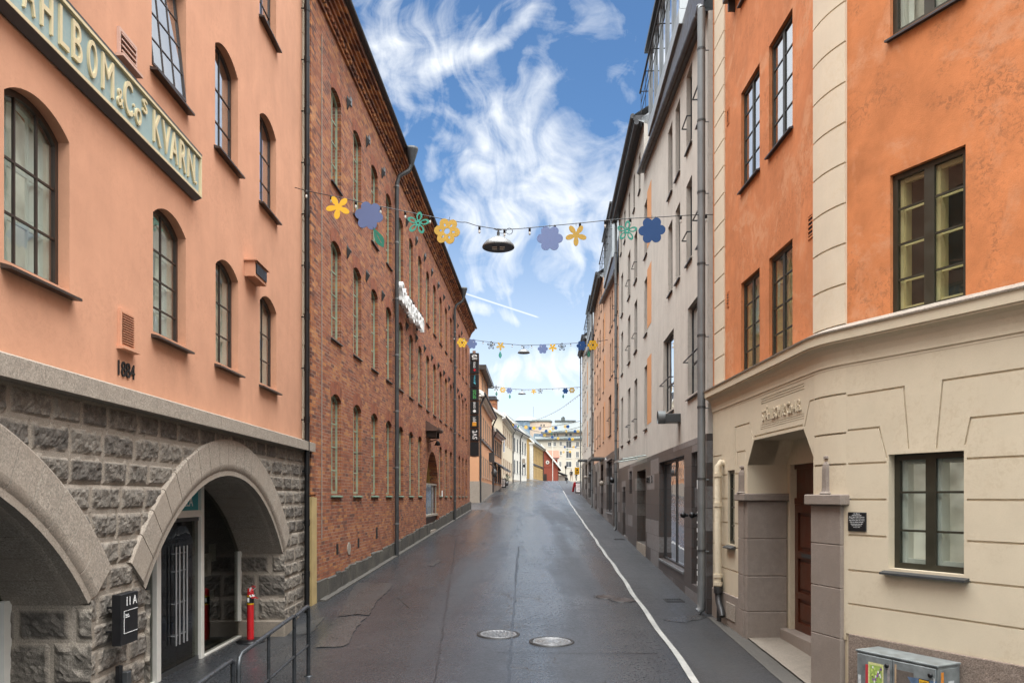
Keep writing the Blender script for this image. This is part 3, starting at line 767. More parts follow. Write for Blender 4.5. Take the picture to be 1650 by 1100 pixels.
# worn threshold slab and edge strip before the right-hand doorway
_patch('entrance_slab', [(3.74, 10.0), (4.7, 10.0), (4.7, 12.85), (3.80, 12.85)], .05, M_CONC, 8, .12)
_patch('pavement_edge', [(3.46, 9.6), (3.80, 9.6), (3.82, 14.7), (3.62, 14.7)], .022, M_KERB, 8, .15)
_patch('paving_setts', [gp(1068, 1000), gp(1098, 1003), gp(1140, 996), gp(1128, 990)], .02, M_PATCH, 3)
# seams cut across and along the asphalt
def seam(pts, w, name='asphalt_seam'):
    P = [gp(*q) for q in pts]; Q = []
    for (x0, y0), (x1, y1) in zip(P, P[1:]):
        n = max(2, int(math.hypot(x1 - x0, y1 - y0) / .25))
        for i in range(n): Q.append((x0 + (x1 - x0) * i / n, y0 + (y1 - y0) * i / n))
    Q.append(P[-1]); vs = []
    for i, (x, y) in enumerate(Q):
        x2, y2 = Q[min(i + 1, len(Q) - 1)]; x1, y1 = Q[max(i - 1, 0)]; L = math.hypot(x2 - x1, y2 - y1); nx, ny = -(y2 - y1) / L, (x2 - x1) / L
        ww = w * (.35 + 1.0 * abs(mnoise.noise(Vector((x * 3.1, y * 2.3, 1))))); jx = .03 * mnoise.noise(Vector((x * 2, y * 2, 5)))
        for s_ in (-1, 1):
            X, Y = x + nx * ww * s_ + jx, y + ny * ww * s_ + jx
            vs.append((X, Y, ground(X, Y) + .0155))
    o = MB().add(vs, [(2 * i, 2 * i + 1, 2 * i + 3, 2 * i + 2) for i in range(len(Q) - 1)]).build(name, M_SEAM); o['kind'] = 'structure'
M_SEAM = plain("bitumen_seam", (0.014, 0.014, 0.015), 0.35, 0, 0.3, 20)
seam([(740, 941), (830, 939), (900, 940), (992, 941)], .016)
seam([(800, 1051), (900, 1052), (1060, 1053)], .016)
seam([(830, 938), (832, 905), (836, 880), (850, 838)], .035)
seam([(630, 800 + 160), (640, 962), (660, 980)], .012)
seam([(735, 868), (760, 848), (778, 838), (790, 826)], .02)
# manholes, gully grates
def cover(pt, r, name, label, grid, m=None):
    x, y = gp(*pt); z = ground(x, y); sl = math.atan(.0379)
    e = empty(name, (x, y, z + .010), label, 'manhole cover', 'iron covers in the street'); e.rotation_euler = (sl, 0, R(20))
    f = MB(); f.lathe([(r + .05, -.02), (r + .045, .008), (r + .002, .010), (r, -.004)], n=40); f.build('frame', M_DARKI, e)
    c = MB(); c.lathe([(r - .008, -.02), (r - .008, .008), (r - .02, .010), (r - .045, .010), (r - .05, .005), (0.0, .005)], n=40)
    if grid:
        q = -r + .09
        while q < r - .07:
            L = math.sqrt(max(0, (r - .06) ** 2 - q * q)); t = -L
            while t < L - .03:
                c.box(t, min(L, t + .05), q, q + .026, .004, .0105); t += .068
            q += .05
    else:
        for rr in (.22, .14): c.lathe([(rr, .005), (rr, .010), (rr + .016, .010), (rr + .016, .005)], n=32)
        for i in range(40):
            an = i * 2.399; q = .018 + .30 * math.sqrt(i / 40.0)
            if abs(q - .15) > .02 and abs(q - .228) > .02: c.box(q * math.cos(an) - .013, q * math.cos(an) + .013, q * math.sin(an) - .013, q * math.sin(an) + .013, .004, .010)
    c.build('lid', m or M_CAST, e)
M_CAST, k, p, _o = new_mat("wet_cast_iron")
_v = k.n('ShaderNodeTexCoord').outputs['Object']
setc(k, p, 'Base Color', k.ramp(k.noise(_v, 30, 5, .7), [(.35, (.12, .12, .12)), (.65, (.34, .34, .34))])); p.inputs['Metallic'].default_value = .55
setc(k, p, 'Roughness', k.map(k.noise(_v, 14, 4), .3, .7, .28, .5))
M_DARKI = plain("dark_cast_iron", (0.025, 0.024, 0.023), 0.5, 0.3, 0.3, 20)
M_RUSTI = plain("rusty_cast_iron", (0.055, 0.04, 0.034), 0.55, 0.3, 0.35, 20)
cover((803, 1022), .315, 'manhole_cover', 'round iron manhole cover with barred tread, left of the pair in the road', True)
cover((889, 1034), .315, 'manhole_cover', 'round iron manhole cover with a ringed face, right of the pair in the road', False)
cover((978, 962), .20, 'valve_cover', 'small rusty iron cover left of the white line, first of two close together', False, M_RUSTI)
cover((1004, 967), .22, 'valve_cover', 'small rusty iron cover touched by the white line', False, M_RUSTI)
def grate(pt, w, l, label):
    x, y = gp(*pt); e = empty('gully_grate', (x, y, ground(x, y) + .014), label, 'drain grate', 'iron covers in the street'); e.rotation_euler = (math.atan(.0379), 0, 0)
    f = MB(); f.box(-w, w, -l, -l + .03, -.01, .012); f.box(-w, w, l - .03, l, -.01, .012); f.box(-w, -w + .03, -l + .03, l - .03, -.01, .012); f.box(w - .03, w, -l + .03, l - .03, -.01, .012)
    f.build('frame', M_DARKI, e)
    b = MB(); q = -w + .05
    while q < w - .05: b.box(q, q + .022, -l + .03, l - .03, -.01, .010); q += .05
    b.build('bars', M_DARKI, e)
grate((1086, 968), .19, .19, 'dark barred drain grate in the pavement below the shop door')
grate((998, 869), .2, .2, 'dark drain grate in the pavement near the far grey downpipe')
# ------------------------------------------------------------------ the pink mill on the left
FP = Fr(-3.835, 0.0, -.01715, 1.0, 0.3)
mill = FP.root('mill_building', 'salmon pink rendered mill over a rough granite arcade with arched brown windows', 'building')
Z5 = FP.L(mill)
_holes = []
mw = []      # windows: (u0, u1, sill, spring)
for (a_, b_) in ((FP.u(6.5), FP.u(112)), (FP.u(246.5), FP.u(299.5)), (FP.u(347.4), FP.u(384)), (FP.u(418.6), FP.u(445.5))): mw.append((a_, b_, 4.64, 5.96))
for (a_, b_) in ((FP.u(6.5), FP.u(112)), (FP.u(244.5), FP.u(300)), (FP.u(346.6), FP.u(383.6)), (FP.u(418.4), FP.u(445))): mw.append((a_, b_, 7.58, 8.94))
for (a_, b_) in ((FP.u(6.5), FP.u(112)), (FP.u(244.5), FP.u(300)), (FP.u(346.6), FP.u(383.6)), (FP.u(418.4), FP.u(445))): mw.append((a_, b_, 10.56, 11.9))
for (a_, b_, z0, z1) in mw: _holes.append(arch_loop(a_, b_, z0, z1, .16))
m = MB(); m.prism([(1.0, 3.9), (15.56, 3.9), (15.56, 14.0), (1.0, 14.0)], 0, .36, _holes); m.build('wall', M_PINK, mill, Z5)
for i, (a_, b_, z0, z1) in enumerate(mw):
    big = i % 4 == 0
    if i == 5: continue
    win(mill, a_, b_, z0, z1, .16, y=.10, fw=.05, cols=3 if big else 2, rows=3 if i % 4 != 1 else 4, bar=.018, frame=M_BROWNF, sill=(.05, .09, .05), sillm=M_BROWNM,
        inner=M_WHITEF, innerw=.03, curtain=(M_CURT, .2 if big else .12, 0), pane=M_GLASS if i < 4 else M_GLASSM, back=M_ROOMGLOW if i < 4 else M_ROOM)
# the tilted casement, upper storey
a_, b_, z0, z1 = mw[5]
t = win(mill, a_, b_, z0, z1, .16, y=.14, fw=.05, cols=1, rows=1, frame=M_BROWNF, sill=(.05, .09, .05), sillm=M_BROWNM, pane=M_GLASSD, back=M_ROOM, name='window')
f = MB(); w_, h_ = b_ - a_ - .1, z1 - z0 - .04
lattice(f, w_, h_, .13, -.045, .03, .04, 3, 4, .016)
sash = f.build('open_casement', M_BROWNF, mill, (a_ + .05, .05, z0 + .03 + Z5[2])); sash.rotation_euler = (R(-6), 0, R(-2))
g = MB(); g.prism(arch_loop(.02, w_ - .02, .02, h_, .12), -.03, -.026); g.build('pane', M_GLASSM, sash)
# quoin strip of smooth ashlar at the corner
q = MB(); z = 3.93
while z < 13.9: q.box(15.565, 16.0, -.02, .3, z + .008, z + .60, 0, .006); z += .61
q.box(15.58, 15.99, -.008, .3, 3.92, 13.98); q.build('quoins', M_QUOIN, mill, Z5)
# ledge
l = MB(); u = 1.0
for w_ in [1.37] * 11:
    u1 = min(16.05, u + w_); l.add([(u + .004, -.15, 3.70), (u1, -.15, 3.70), (u1, -.15, 3.87), (u + .004, -.15, 3.87), (u + .004, 0.02, 3.93), (u1, 0.02, 3.93), (u + .004, .3, 3.70), (u1, .3, 3.70), (u + .004, .3, 3.93), (u1, .3, 3.93)],
        [(0, 1, 2, 3), (3, 2, 5, 4), (0, 6, 7, 1), (4, 5, 9, 8), (1, 7, 9, 5, 2), (0, 3, 4, 8, 6)]); u = u1
l.build('ledge', M_LEDGE, mill, Z5)
# arcade of split-face granite
R0, RISE, TH, SPR = 3.53, 1.30, .52, 1.79
CZ = SPR + RISE - R0; HALF = math.sqrt(R0 ** 2 - (R0 - RISE) ** 2)
ARC = [(FP.u(454) - HALF, 'b'), (FP.u(140) - HALF, 'a')]
def _skip(u, z):
    for c, _n in ARC:
        r_ = math.hypot(u - c, z - CZ); an = abs(math.atan2(u - c, z - CZ))
        if an < math.asin(HALF / R0) and R0 - 1.4 < r_ < R0 + TH - .02: return True
        if abs(u - c) < HALF and z < SPR + RISE * max(0, 1 - ((u - c) / HALF) ** 2) + .02: return True
    return False
zs = [3.70 - .262 * i for i in range(15)]
st = MB(); at = []
rustic(st, at, 4.6, 16.0, .0, 3.70, .023, zs, lambda u, y, z: (u, y, z), _skip, 3)
# jambs under the arches: three blocks deep into the wall
for c, _n in ARC:
    ub = c + HALF
    rustic(st, at, -.055, .80, .0, SPR, .035, [1.79, 1.45, 1.02, .62, .25, -.1], lambda a_, h, z, ub=ub: (ub + h - .004, a_, z), None, int(ub * 10), .5, .7, .03, .04)
rustic(st, at, -.055, .80, .0, SPR, .05, [1.79, 1.45, 1.02, .62, .25, -.1], lambda a_, h, z: (ARC[0][0] - HALF - h + .004, a_, z), None, 8, .5, .7, .03, .04)
so = st.build('rough_stonework', M_RUST, mill, Z5)
ca = so.data.color_attributes.new("stone", 'FLOAT_COLOR', 'POINT')
for i, (mk, tn) in enumerate(at): ca.data[i].color = (mk, tn, 0, 1)
# voussoirs
for c, _n in ARC:
    v_ = MB(); an0 = math.asin(HALF / R0); N = 19
    for i in range(N):
        b0 = -an0 + 2 * an0 * i / N + .0016; b1 = -an0 + 2 * an0 * (i + 1) / N - .0016
        prof = [(R0 + TH, .10), (R0 + TH, -.03), (R0 + TH - .02, -.042)] + [(R0 + .17 - .17 * math.sin(t_ * R(11.25)), .15 - .195 * math.cos(t_ * R(11.25))) for t_ in range(9)] + [(R0, .80)]
        vs = []
        for s_ in range(4):
            an = b0 + (b1 - b0) * s_ / 3
            for (r_, y) in prof: vs.append((c + r_ * math.sin(an), y, CZ + r_ * math.cos(an)))
        n = len(prof)
        v_.add(vs, [(s_ * n + j, s_ * n + j + 1, (s_ + 1) * n + j + 1, (s_ + 1) * n + j) for s_ in range(3) for j in (0, 1, 2)]); v_.add(vs, [(s_ * n + j, s_ * n + j + 1, (s_ + 1) * n + j + 1, (s_ + 1) * n + j) for s_ in range(3) for j in range(3, n - 2)], 0, True); v_.add(vs, [(s_ * n + n - 2, s_ * n + n - 1, (s_ + 1) * n + n - 1, (s_ + 1) * n + n - 2) for s_ in range(3)])
        v_.add([vs[j] for j in range(n)], [tuple(range(n))[::-1]]); v_.add([vs[3 * n + j] for j in range(n)], [tuple(range(n))])
    v_.prism([(c + (R0 - .0) * math.sin(-an0 + 2 * an0 * i / 30), CZ + R0 * math.cos(-an0 + 2 * an0 * i / 30) + .012) for i in range(31)] + [(c + (R0 + TH - .03) * math.sin(an0 - 2 * an0 * i / 30), CZ + (R0 + TH - .03) * math.cos(an0 - 2 * an0 * i / 30)) for i in range(31)], -.015, .7)
    v_.build('arch_stones', M_STONE, mill, Z5)
b = MB(); b.prism([(1, -.2), (ARC[1][0] - HALF, -.2), (ARC[1][0] - HALF, SPR)] + [(ARC[1][0] - HALF + 2 * HALF * i / 24, CZ + math.sqrt(R0 ** 2 - (HALF * (2 * i / 24 - 1)) ** 2) + .05) for i in range(1, 24)] + [(ARC[1][0] + HALF, SPR), (ARC[1][0] + HALF, -.2),
    (ARC[0][0] - HALF, -.2), (ARC[0][0] - HALF, SPR)] + [(ARC[0][0] - HALF + 2 * HALF * i / 24, CZ + math.sqrt(R0 ** 2 - (HALF * (2 * i / 24 - 1)) ** 2) + .05) for i in range(1, 24)] + [(ARC[0][0] + HALF, SPR), (ARC[0][0] + HALF, -.2), (15.98, -.2), (15.98, 3.69), (1, 3.69)], .05, .78)
b.build('stone_wall', M_STONE, mill, Z5)
p_ = MB(); p_.box(ARC[0][0] + HALF - .06, ARC[0][0] + HALF + .75, -.07, .80, .0, .62, 0, .02); p_.build('plinth_block', M_CONC, mill, Z5)
# glazed entrance behind the right arch
ue0, ue1 = ARC[0][0] - HALF, ARC[0][0] + HALF
yg = .75
ua, ub_ = FP.u(248, yg), FP.u(319.5, yg)
def gz(u, c=ARC[0][0]): return CZ + math.sqrt(max(0, R0 ** 2 - (u - c) ** 2))
e = MB()
for (c_, w_) in ((ua, .13), (ub_, .12)): e.box(c_ - w_ / 2, c_ + w_ / 2, yg - .07, yg + .07, .30, gz(c_) + .06, 0, .005)
e.box(ue1 - .10, ue1 + .05, yg - .05, yg + .05, .62, SPR + .05); e.box(ua + .066, ub_ - .061, yg - .06, yg + .06, 2.50, 2.60)
e.box(ue0 - .05, ua - .066, yg - .05, yg + .05, .30, .36); e.box(ub_ + .061, ue1 + .05, yg - .06, yg + .06, .28, .36)
ent = e.build('entrance_frame', M_WHITEF, mill, Z5)
g = MB(); g.prism([(ub_ + .05, .36), (ue1 + .05, .36), (ue1 + .05, SPR)] + [(ue1 - (ue1 - ub_) * i / 12, gz(ue1 - (ue1 - ub_) * i / 12) + .04) for i in range(1, 12)] + [(ub_ + .05, gz(ub_) + .04)], yg - .01, yg + .002); g.build('side_pane', M_GLASSD, ent)
g = MB(); g.prism([(ue0 - .05, .36), (ua - .05, .36)] + [(ua - .05 - (ua - ue0) * i / 8, gz(max(ue0, ua - .05 - (ua - ue0) * i / 8)) + .04) for i in range(0, 9)], yg - .01, yg + .002); g.build('narrow_pane', M_GLASSD, ent)
tl = MB(); tl.prism([(ua + .05, 2.60), (ub_ - .05, 2.60)] + [(ub_ - .05 - (ub_ - ua - .1) * i / 6, gz(ub_ - .05 - (ub_ - ua - .1) * i / 6) + .03) for i in range(7)], yg - .02, yg + .01); tl.build('transom_sign', M_TEALS, ent)
tl = MB(); tl.text('VILLA', ub_ - .82, 2.66, .15, yg - .0205, .006); tl.build('transom_letters', M_PRINT, ent)
um = FP.u(283, yg)
for (l0, l1, hs) in ((ua + .07, um - .004, 1), (um + .004, ub_ - .065, -1)):
    d_ = MB(); d_.box(l0, l1, yg - .02, yg - .008, .36, 2.49)
    dr = d_.build('glass_door', M_GLASSD, mill, Z5)
    for za, zb in ((.325, .40), (2.44, 2.495)): r_ = MB(); r_.box(l0, l1, yg - .03, yg + .02, za, zb); r_.build('door_rail', M_ZINCD, dr)
    for kx in ((l1 - .07 if hs > 0 else l0 + .07), (l1 - .19 if hs > 0 else l0 + .19)):
        h_ = MB(); h_.tube([(kx, yg - .085, .72), (kx, yg - .085, 2.1)], .014, 8)
        for z in (.85, 1.3, 1.75, 2.0): h_.tube([(kx, yg - .085, z), (kx, yg - .02, z)], .009, 6)
        h_.build('handle', M_STEEL, dr)
ft = MB(); ft.box(ue0 - .3, ue1 + .1, yg - .12, yg + .3, .2, .30); ft.build('threshold', M_CONC, mill, Z5)
# hall behind the glass, with pale posters and a counter
hl = MB(); hl.box(1.2, 15.5, 4.2, 4.3, .0, 3.69); hl.box(1.2, 15.5, .8, 4.2, .22, .27, 1); hl.box(1.2, 15.5, .8, 4.2, 3.6, 3.68); hl.box(15.2, 15.4, .8, 4.2, 0, 3.6)
hl.build('entrance_hall', [M_DARK, M_DARKF], mill, Z5)
po = MB()
for (x, y, w_, h_) in ((326, 1000 - 70, 14, 40), (338, 905, 10, 30), (340, 965, 5, 16)):
    (u0, z0) = FP.p(x, y, yg + .5); (u1, z1) = FP.p(x + w_, y - h_, yg + .5); po.box(u0, u1, yg + .5, yg + .52, z0, z1)
po.build('poster', M_ROOM, mill, Z5)
# left arch glazing: white post at the picture's edge and dark glass
e = MB(); uq = FP.u(14, yg); e.box(ARC[1][0] + HALF - .12, ARC[1][0] + HALF + .04, yg - .06, yg + .06, .25, SPR + .05); e2 = e.build('shop_frame', M_WHITEF, mill, Z5)
g = MB(); g.prism([(2.0, .3), (ARC[1][0] + HALF, .3), (ARC[1][0] + HALF, SPR)] + [(ARC[1][0] + HALF - 2 * HALF * i / 20, gz(ARC[1][0] + HALF - 2 * HALF * i / 20, ARC[1][0]) + .03) for i in range(1, 20)], yg, yg + .008); g.build('pane', M_GLASSD, e2)
# vents
def louvre(x0, y0, x1, y1, n, mat, slat, name='vent', pr=.03):
    (u0, z1), (u1, z0) = FP.p(x0, y0), FP.p(x1, y1)
    m = MB(); m.prism([(u0, z0), (u1, z0), (u1, z1), (u0, z1)], -pr, .02, [[(u0 + .03, z0 + .03), (u1 - .03, z0 + .03), (u1 - .03, z1 - .03), (u0 + .03, z1 - .03)]])
    m.box(u0 - .03, u1 + .03, -pr - .05, 0, z0 - .03, z0 - .002); v_ = m.build(name, mat, mill, Z5)
    s_ = MB(); s_.box(u0 + .03, u1 - .03, .0, .018, z0 + .03, z1 - .03, 1)
    for i in range(n):
        z = z0 + .03 + (z1 - z0 - .06) * (i + .5) / n; h_ = (z1 - z0 - .06) / n
        s_.add([(u0 + .03, -pr - .005, z - h_ * .12), (u1 - .03, -pr - .005, z - h_ * .12), (u1 - .03, -.001, z + h_ * .22), (u0 + .03, -.001, z + h_ * .22)], [(0, 1, 2, 3)])
        s_.box(u0 + .03, u1 - .03, -pr - .012, -pr - .006, z - h_ * .14, z + h_ * .12)
    s_.build('slats', [slat, M_BLACK], v_)
louvre(190, 496, 213, 566, 13, M_PINK, M_PINK)
M_VENTP = plain("pale_pink_metal", (0.52, 0.34, 0.27), 0.6)
louvre(188, 42, 216.5, 120, 4, M_VENTP, M_VENTP)
m = MB(); (u0, z1), (u1, z0) = FP.p(392, 418), FP.p(414, 462); m.box(u0 + .05, u1 - .02, -.16, 0, z0, z1); m.box(u0 + .02, u1 + .02, -.2, 0, z1, z1 + .02); v_ = m.build('vent', M_PINK, mill, Z5)
m = MB()
for i in range(8): z = z0 + .05 + (z1 - z0 - .1) * i / 7; m.box(u0 + .09, u1 - .06, -.175, -.161, z, z + .022, 1)
m.build('slats', [M_BLACK, M_BLACK], v_)
m = MB(); (u0, z0) = FP.p(189, 604); (u1, z1) = FP.p(215.5, 585); m.text('1884', u0, z0, .155, -.004, .012, width=u1 - u0); m.build('year_numerals', M_IRON, mill, Z5)
# black rainwater pipe at the corner
d_ = MB(); d_.tube([(15.50, -.11, .55), (15.50, -.11, 14.0)], .052, 12); d_.tube([(15.68, -.09, .60), (15.68, -.09, 14.0)], .028, 8)
for z in range(1, 13): d_.tube([(15.50, -.11, z + .3), (15.50, .02, z + .3)], .014, 5); d_.tube([(15.50, -.11, z + .24), (15.50, -.11, z + .36)], .060, 12)
d_.build('downpipe', M_BLACK, mill, Z5)
shell(FP, mill, 1.0, 15.98, .0, 14.0, 12, M_PINK, M_TIN, 3.0, rz=3.72)
# ---- sign over the windows
zs0, zs1 = 6.55, 7.07
sg = FP.root('mill_sign', 'long grey-blue mill name board with pale gold raised letters on the pink wall', 'sign', 5.0, -.01, 6.5)
ZS = (-5.0, 0, -6.5)
us1 = FP.u(324.5, -.1)
m = MB(); m.box(4.9, us1 - .04, -.07, -.01, zs0 + .03, zs1 - .03); m.build('board', M_SIGN, sg, ZS)
m = MB(); m.box(4.9, us1, -.10, -.0, zs0, zs0 + .03); m.box(4.9, us1, -.10, -.0, zs1 - .03, zs1); m.box(us1 - .035, us1, -.098, -.0, zs0 + .031, zs1 - .031); m.build('border', M_SIGNL, sg, ZS)
m = MB(); m.add([(4.9, -.095, zs0 - .002), (us1, -.095, zs0 - .002), (us1, -.01, zs0 - .04), (4.9, -.01, zs0 - .04), (4.9, 0, zs0 - .002), (us1, 0, zs0 - .002)], [(0, 3, 2, 1), (1, 2, 5), (0, 4, 3), (0, 1, 5, 4), (3, 4, 5, 2)])
m.box(4.9, us1, -.10, 0, zs1 + .002, zs1 + .025); m.build('moulding', M_ZINCD, sg, ZS)
ZL, HL = 6.66, .34
def letter(ch, u0, z, h_, w_):
    m = MB(); m.text(ch, 0, 0, h_, 0, .022, width=w_); m.build('letter', M_SIGNL, sg, (u0 - 5.0, -.069, z - 6.5))
for ch, xa, xb in (('T', 14, 30), ('A', 41, 60), ('H', 69.5, 88), ('L', 99, 114), ('B', 120, 135), ('O', 145, 159), ('M', 167.5, 186), ('C', 203, 216), ('K', 250, 262), ('V', 264, 276.5), ('A', 277.5, 288.5), ('R', 292, 302), ('N', 305, 316)):
    u0, u1 = FP.u(xa, -.11), FP.u(xb, -.11); letter(ch, u0, ZL, HL, u1 - u0)
letter('S', 5.55, ZL, HL, .2)
for ch, xa, xb, z, h_ in (('&', 192, 201, ZL, .17), (':', 217.5, 219.5, ZL + .04, .13), ('o', 221, 230, ZL, .17), ('s', 232.5, 239.5, ZL + .19, .15), ('.', 317.5, 319, ZL, .04)):
    u0, u1 = FP.u(xa, -.11), FP.u(xb, -.11); letter(ch, u0, z, h_, u1 - u0)
# ---- small wall plates on the granite pier
(u0, z1), (u1, z0) = FP.p(190, 958, -.16), FP.p(217.5, 1030, -.16)
hs = FP.root('door_number_sign', 'black box sign with white 11 A on the granite pier', 'sign', u0, -.14, z0)
m = MB(); w_, h_ = u1 - u0, z1 - z0; m.box(0, w_, -.05, .04, 0, h_, 0, .004); m.box(.05, .07, .04, .14, .12, .14); m.box(.05, .07, .04, .14, h_ - .14, h_ - .12); m.build('case', M_INK, hs)
m = MB(); m.text('11 A', w_ * .62, h_ * .76, .085, -.051, .002, align='C')
m.text('Entr\u00e9', w_ * .25, h_ * .56, .022, -.051, .002); m.text('plan 2 och 3', w_ * .25, h_ * .52, .016, -.051, .002)
for (a_, b_, c_, d2) in ((w_ * .16, w_ * .98, h_ * .66, h_ * .668), (w_ * .16, w_ * .98, h_ * .22, h_ * .228), (w_ * .16, w_ * .18, h_ * .228, h_ * .66)): m.box(a_, b_, -.053, -.051, c_, d2)
m.build('print', M_PRINT, hs)
(u0, z1), (u1, z0) = FP.p(194, 1078, -.1), FP.p(205, 1105, -.1)
bx = FP.root('key_box', 'small grey key box with a black backplate low on the granite pier', 'box', u0, -.07, z0)
m = MB(); m.box(0, .07, -.02, .02, 0, z1 - z0 + .03); m.build('backplate', M_INK, bx)
m = MB(); m.box(.065, .15, -.07, .01, -.02, z1 - z0 - .04, 0, .006); m.build('case', M_ZINCD, bx)
# ---- railing along the landing
ry = 10.64; rx = -2.72
def rp(y, z): return (rx + .012 * (10.6 - y), y, ground(-2.0, y) + z)
def railing(pts_posts, y0, y1, label, end_far):
    x0, yy, zz = rp(y1, 0); e = empty('street_railing', (x0, yy, zz), label, 'railing', 'pipe railings by the entrance landing')
    o_ = Vector((x0, yy, zz)); T = lambda y, z: tuple(Vector(rp(y, z)) - o_)
    m = MB(); m.tube([T(y0, -.1), T(y0, .84), T(y0 + .03, .91), T(y0 + .10, .945), T(y1 - .06, .95), T(y1 - .015, .935), T(y1, .9), T(y1, -.1)], .024, 10); m.build('top_rail', M_PIPE, e)
    m = MB(); m.tube([T(y0, .44), T(y1, .44)], .016, 8); m.build('middle_rail', M_PIPE, e)
    for y in pts_posts: m = MB(); m.tube([T(y, -.1), T(y, .945)], .019, 8); m.build('post', M_PIPE, e)
M_PIPE = plain("dark_pipe_paint", (0.055, 0.06, 0.065), 0.32, 0.5, 0.25, 14)
railing([8.83], 7.82, 9.92, 'dark pipe railing with one middle post, nearer the arch entrance', False)
railing([6.4], 5.3, 7.66, 'dark pipe railing at the lower edge of the picture', False)
x0, yy, zz = rp(10.64, 0); e = empty('railing_hoop', (x0, yy, zz), 'short dark railing end hoop nearest the brick wall', 'railing', 'pipe railings by the entrance landing')
T = lambda y, z: tuple(Vector(rp(y, z)) - Vector((x0, yy, zz)))
m = MB(); m.tube([T(10.64, .0), T(10.64, .90), T(10.60, .94), T(10.5, .945), T(10.1, .93), T(9.95, .93)], .026, 10); m.tube([T(10.64, .42), T(9.95, .43)], .016, 8); m.build('pipe', M_PIPE, e)
m = MB(); m.lathe([(.06, 0), (.06, .012), (.0, .014)], n=14); m.build('foot_plate', M_PIPE, e)
# ---- red plastic post
px_, py_ = (403.5 - CX) / FPX * 13.5, 13.5; zz = ground(px_, py_)
e = empty('barrier_post', (px_, py_, zz), 'red plastic post on a black rubber foot with torn red-white tape', 'post')
m = MB(); m.lathe([(.24, 0), (.24, .025), (.19, .055), (.09, .06), (.0, .06)], n=24); m.build('foot', M_BLACK, e)
m = MB(); m.lathe([(.058, .05), (.056, .62), (.056, .63), (.056, .80), (.052, .81), (.05, .90), (.03, .915), (0, .916)], n=18); m.build('tube', M_RED, e)
m = MB(); m.lathe([(.059, .645), (.059, .668)], n=18); m.lathe([(.059, .775), (.059, .80)], n=18); m.lathe([(.0585, .668), (.0585, .775)], n=18, mi=1); m.box(-.03, .0, -.0615, -.057, .69, .76, 2); m.build('band', [M_YEL, M_INK, M_PRINT], e)
m = MB(); rr = random.Random(4)
for i in range(7):
    p0 = Vector((0.03 * rr.uniform(-1, 1), -.05, .84)); pts = [p0 + Vector((.035 * j * rr.uniform(.2, 1.4), -.012 * j, (.05 * j if i < 3 else -.045 * j) * rr.uniform(.5, 1))) for j in range(4)]
    for j in range(3): m.add([pts[j], pts[j + 1], pts[j + 1] + Vector((.022, 0, .012)), pts[j] + Vector((.022, 0, .012))], [(0, 1, 2, 3)], j % 2)
m.build('torn_tape', [M_RED, M_PRINT], e)

# ------------------------------------------------------------------ the red brick mill
FB = Fr(wall_l(16.35), 16.35, .0374, 1.0, .55)
brk = FB.root('brick_mill', 'long red brick mill with rows of tall arched sage green windows and a stepped cornice', 'building')
Z5 = FB.L(brk)
END = 34.97
cols = [17.53 + 2.06 * i - 16.35 for i in range(16)]
doorc = (FB.u(685.5) + FB.u(707)) / 2; dw = 1.9
rowsz = [(2.87, 4.98), (6.35, 8.40), (9.82, 11.80)]
wl = []
for r_, (z0, z1) in enumerate(rowsz):
    for i, u0 in enumerate(cols):
        if u0 + .86 > END - .3: continue
        if r_ == 0 and abs(u0 + .43 - doorc) < 2.4: continue
        wl.append((r_, u0, u0 + .86, z0, z1))
dl = arch_loop(doorc - dw, doorc + dw, .5, 3.0, 1.72, 16)
holes = [arch_loop(a_, b_, z0, z1, .13, 8) for (r_, a_, b_, z0, z1) in wl] + [dl]
m = MB(); m.prism([(-.02, .3), (END, .3), (END, 13.6), (-.02, 13.6)], 0, .36, holes); m.build('wall', M_BRICK, brk, Z5)
for (r_, a_, b_, z0, z1) in wl:
    win(brk, a_, b_, z0, z1, .13, y=.085, fw=.06, fd=.045, cols=2, rows=4, bar=.026, frame=M_SAGE, pane=M_GLASSM, sill=(.03, .05, .05), sillm=M_GREENM if r_ == 0 else M_TIN, arch=M_BRICKA, back=M_ROOM)
# corner pier and the planks that cover its foot
m = MB(); m.box(-.36, -.022, -.0, .36, 2.85, 13.6); m.box(-.36, -.022, .02, .36, .3, 2.85); m.build('corner_pier', M_BRICKO, brk, Z5)
m = MB(); 
for i in range(3): m.box(-.375, -.362, .0 + i * .073, .07 + i * .073, .45, 2.80)
for i in range(2): m.box(-.37 + i * .175, -.20 + i * .175, -.025, -.002, .45, 2.80 - .01 * i)
m.build('plank_cover', M_TIMBER, brk, Z5)
# cornice: projecting courses and a dentil band
c_ = MB(); zc = [(13.05, .05, .075), (13.20, .09, .075), (13.28, .14, .09), (13.37, .20, .075), (13.445, .26, .075), (13.52, .32, .13)]
for z, pr, h_ in zc: c_.box(-.36 - pr * .5, END + pr * .5, -pr, .34, z, z + h_ - .002)
u = -.3
while u < END: c_.box(u, u + .12, -.10, -.0, 13.127, 13.198); u += .24
c_.build('cornice', M_BRICKO, brk, Z5)
c_ = MB(); c_.box(-.4, END + .3, -.42, .5, 13.652, 13.72); c_.tube([(-.4, -.41, 13.70), (END + .3, -.41, 13.70)], .05, 8); c_.build('eaves_gutter', M_TIN, brk, Z5)
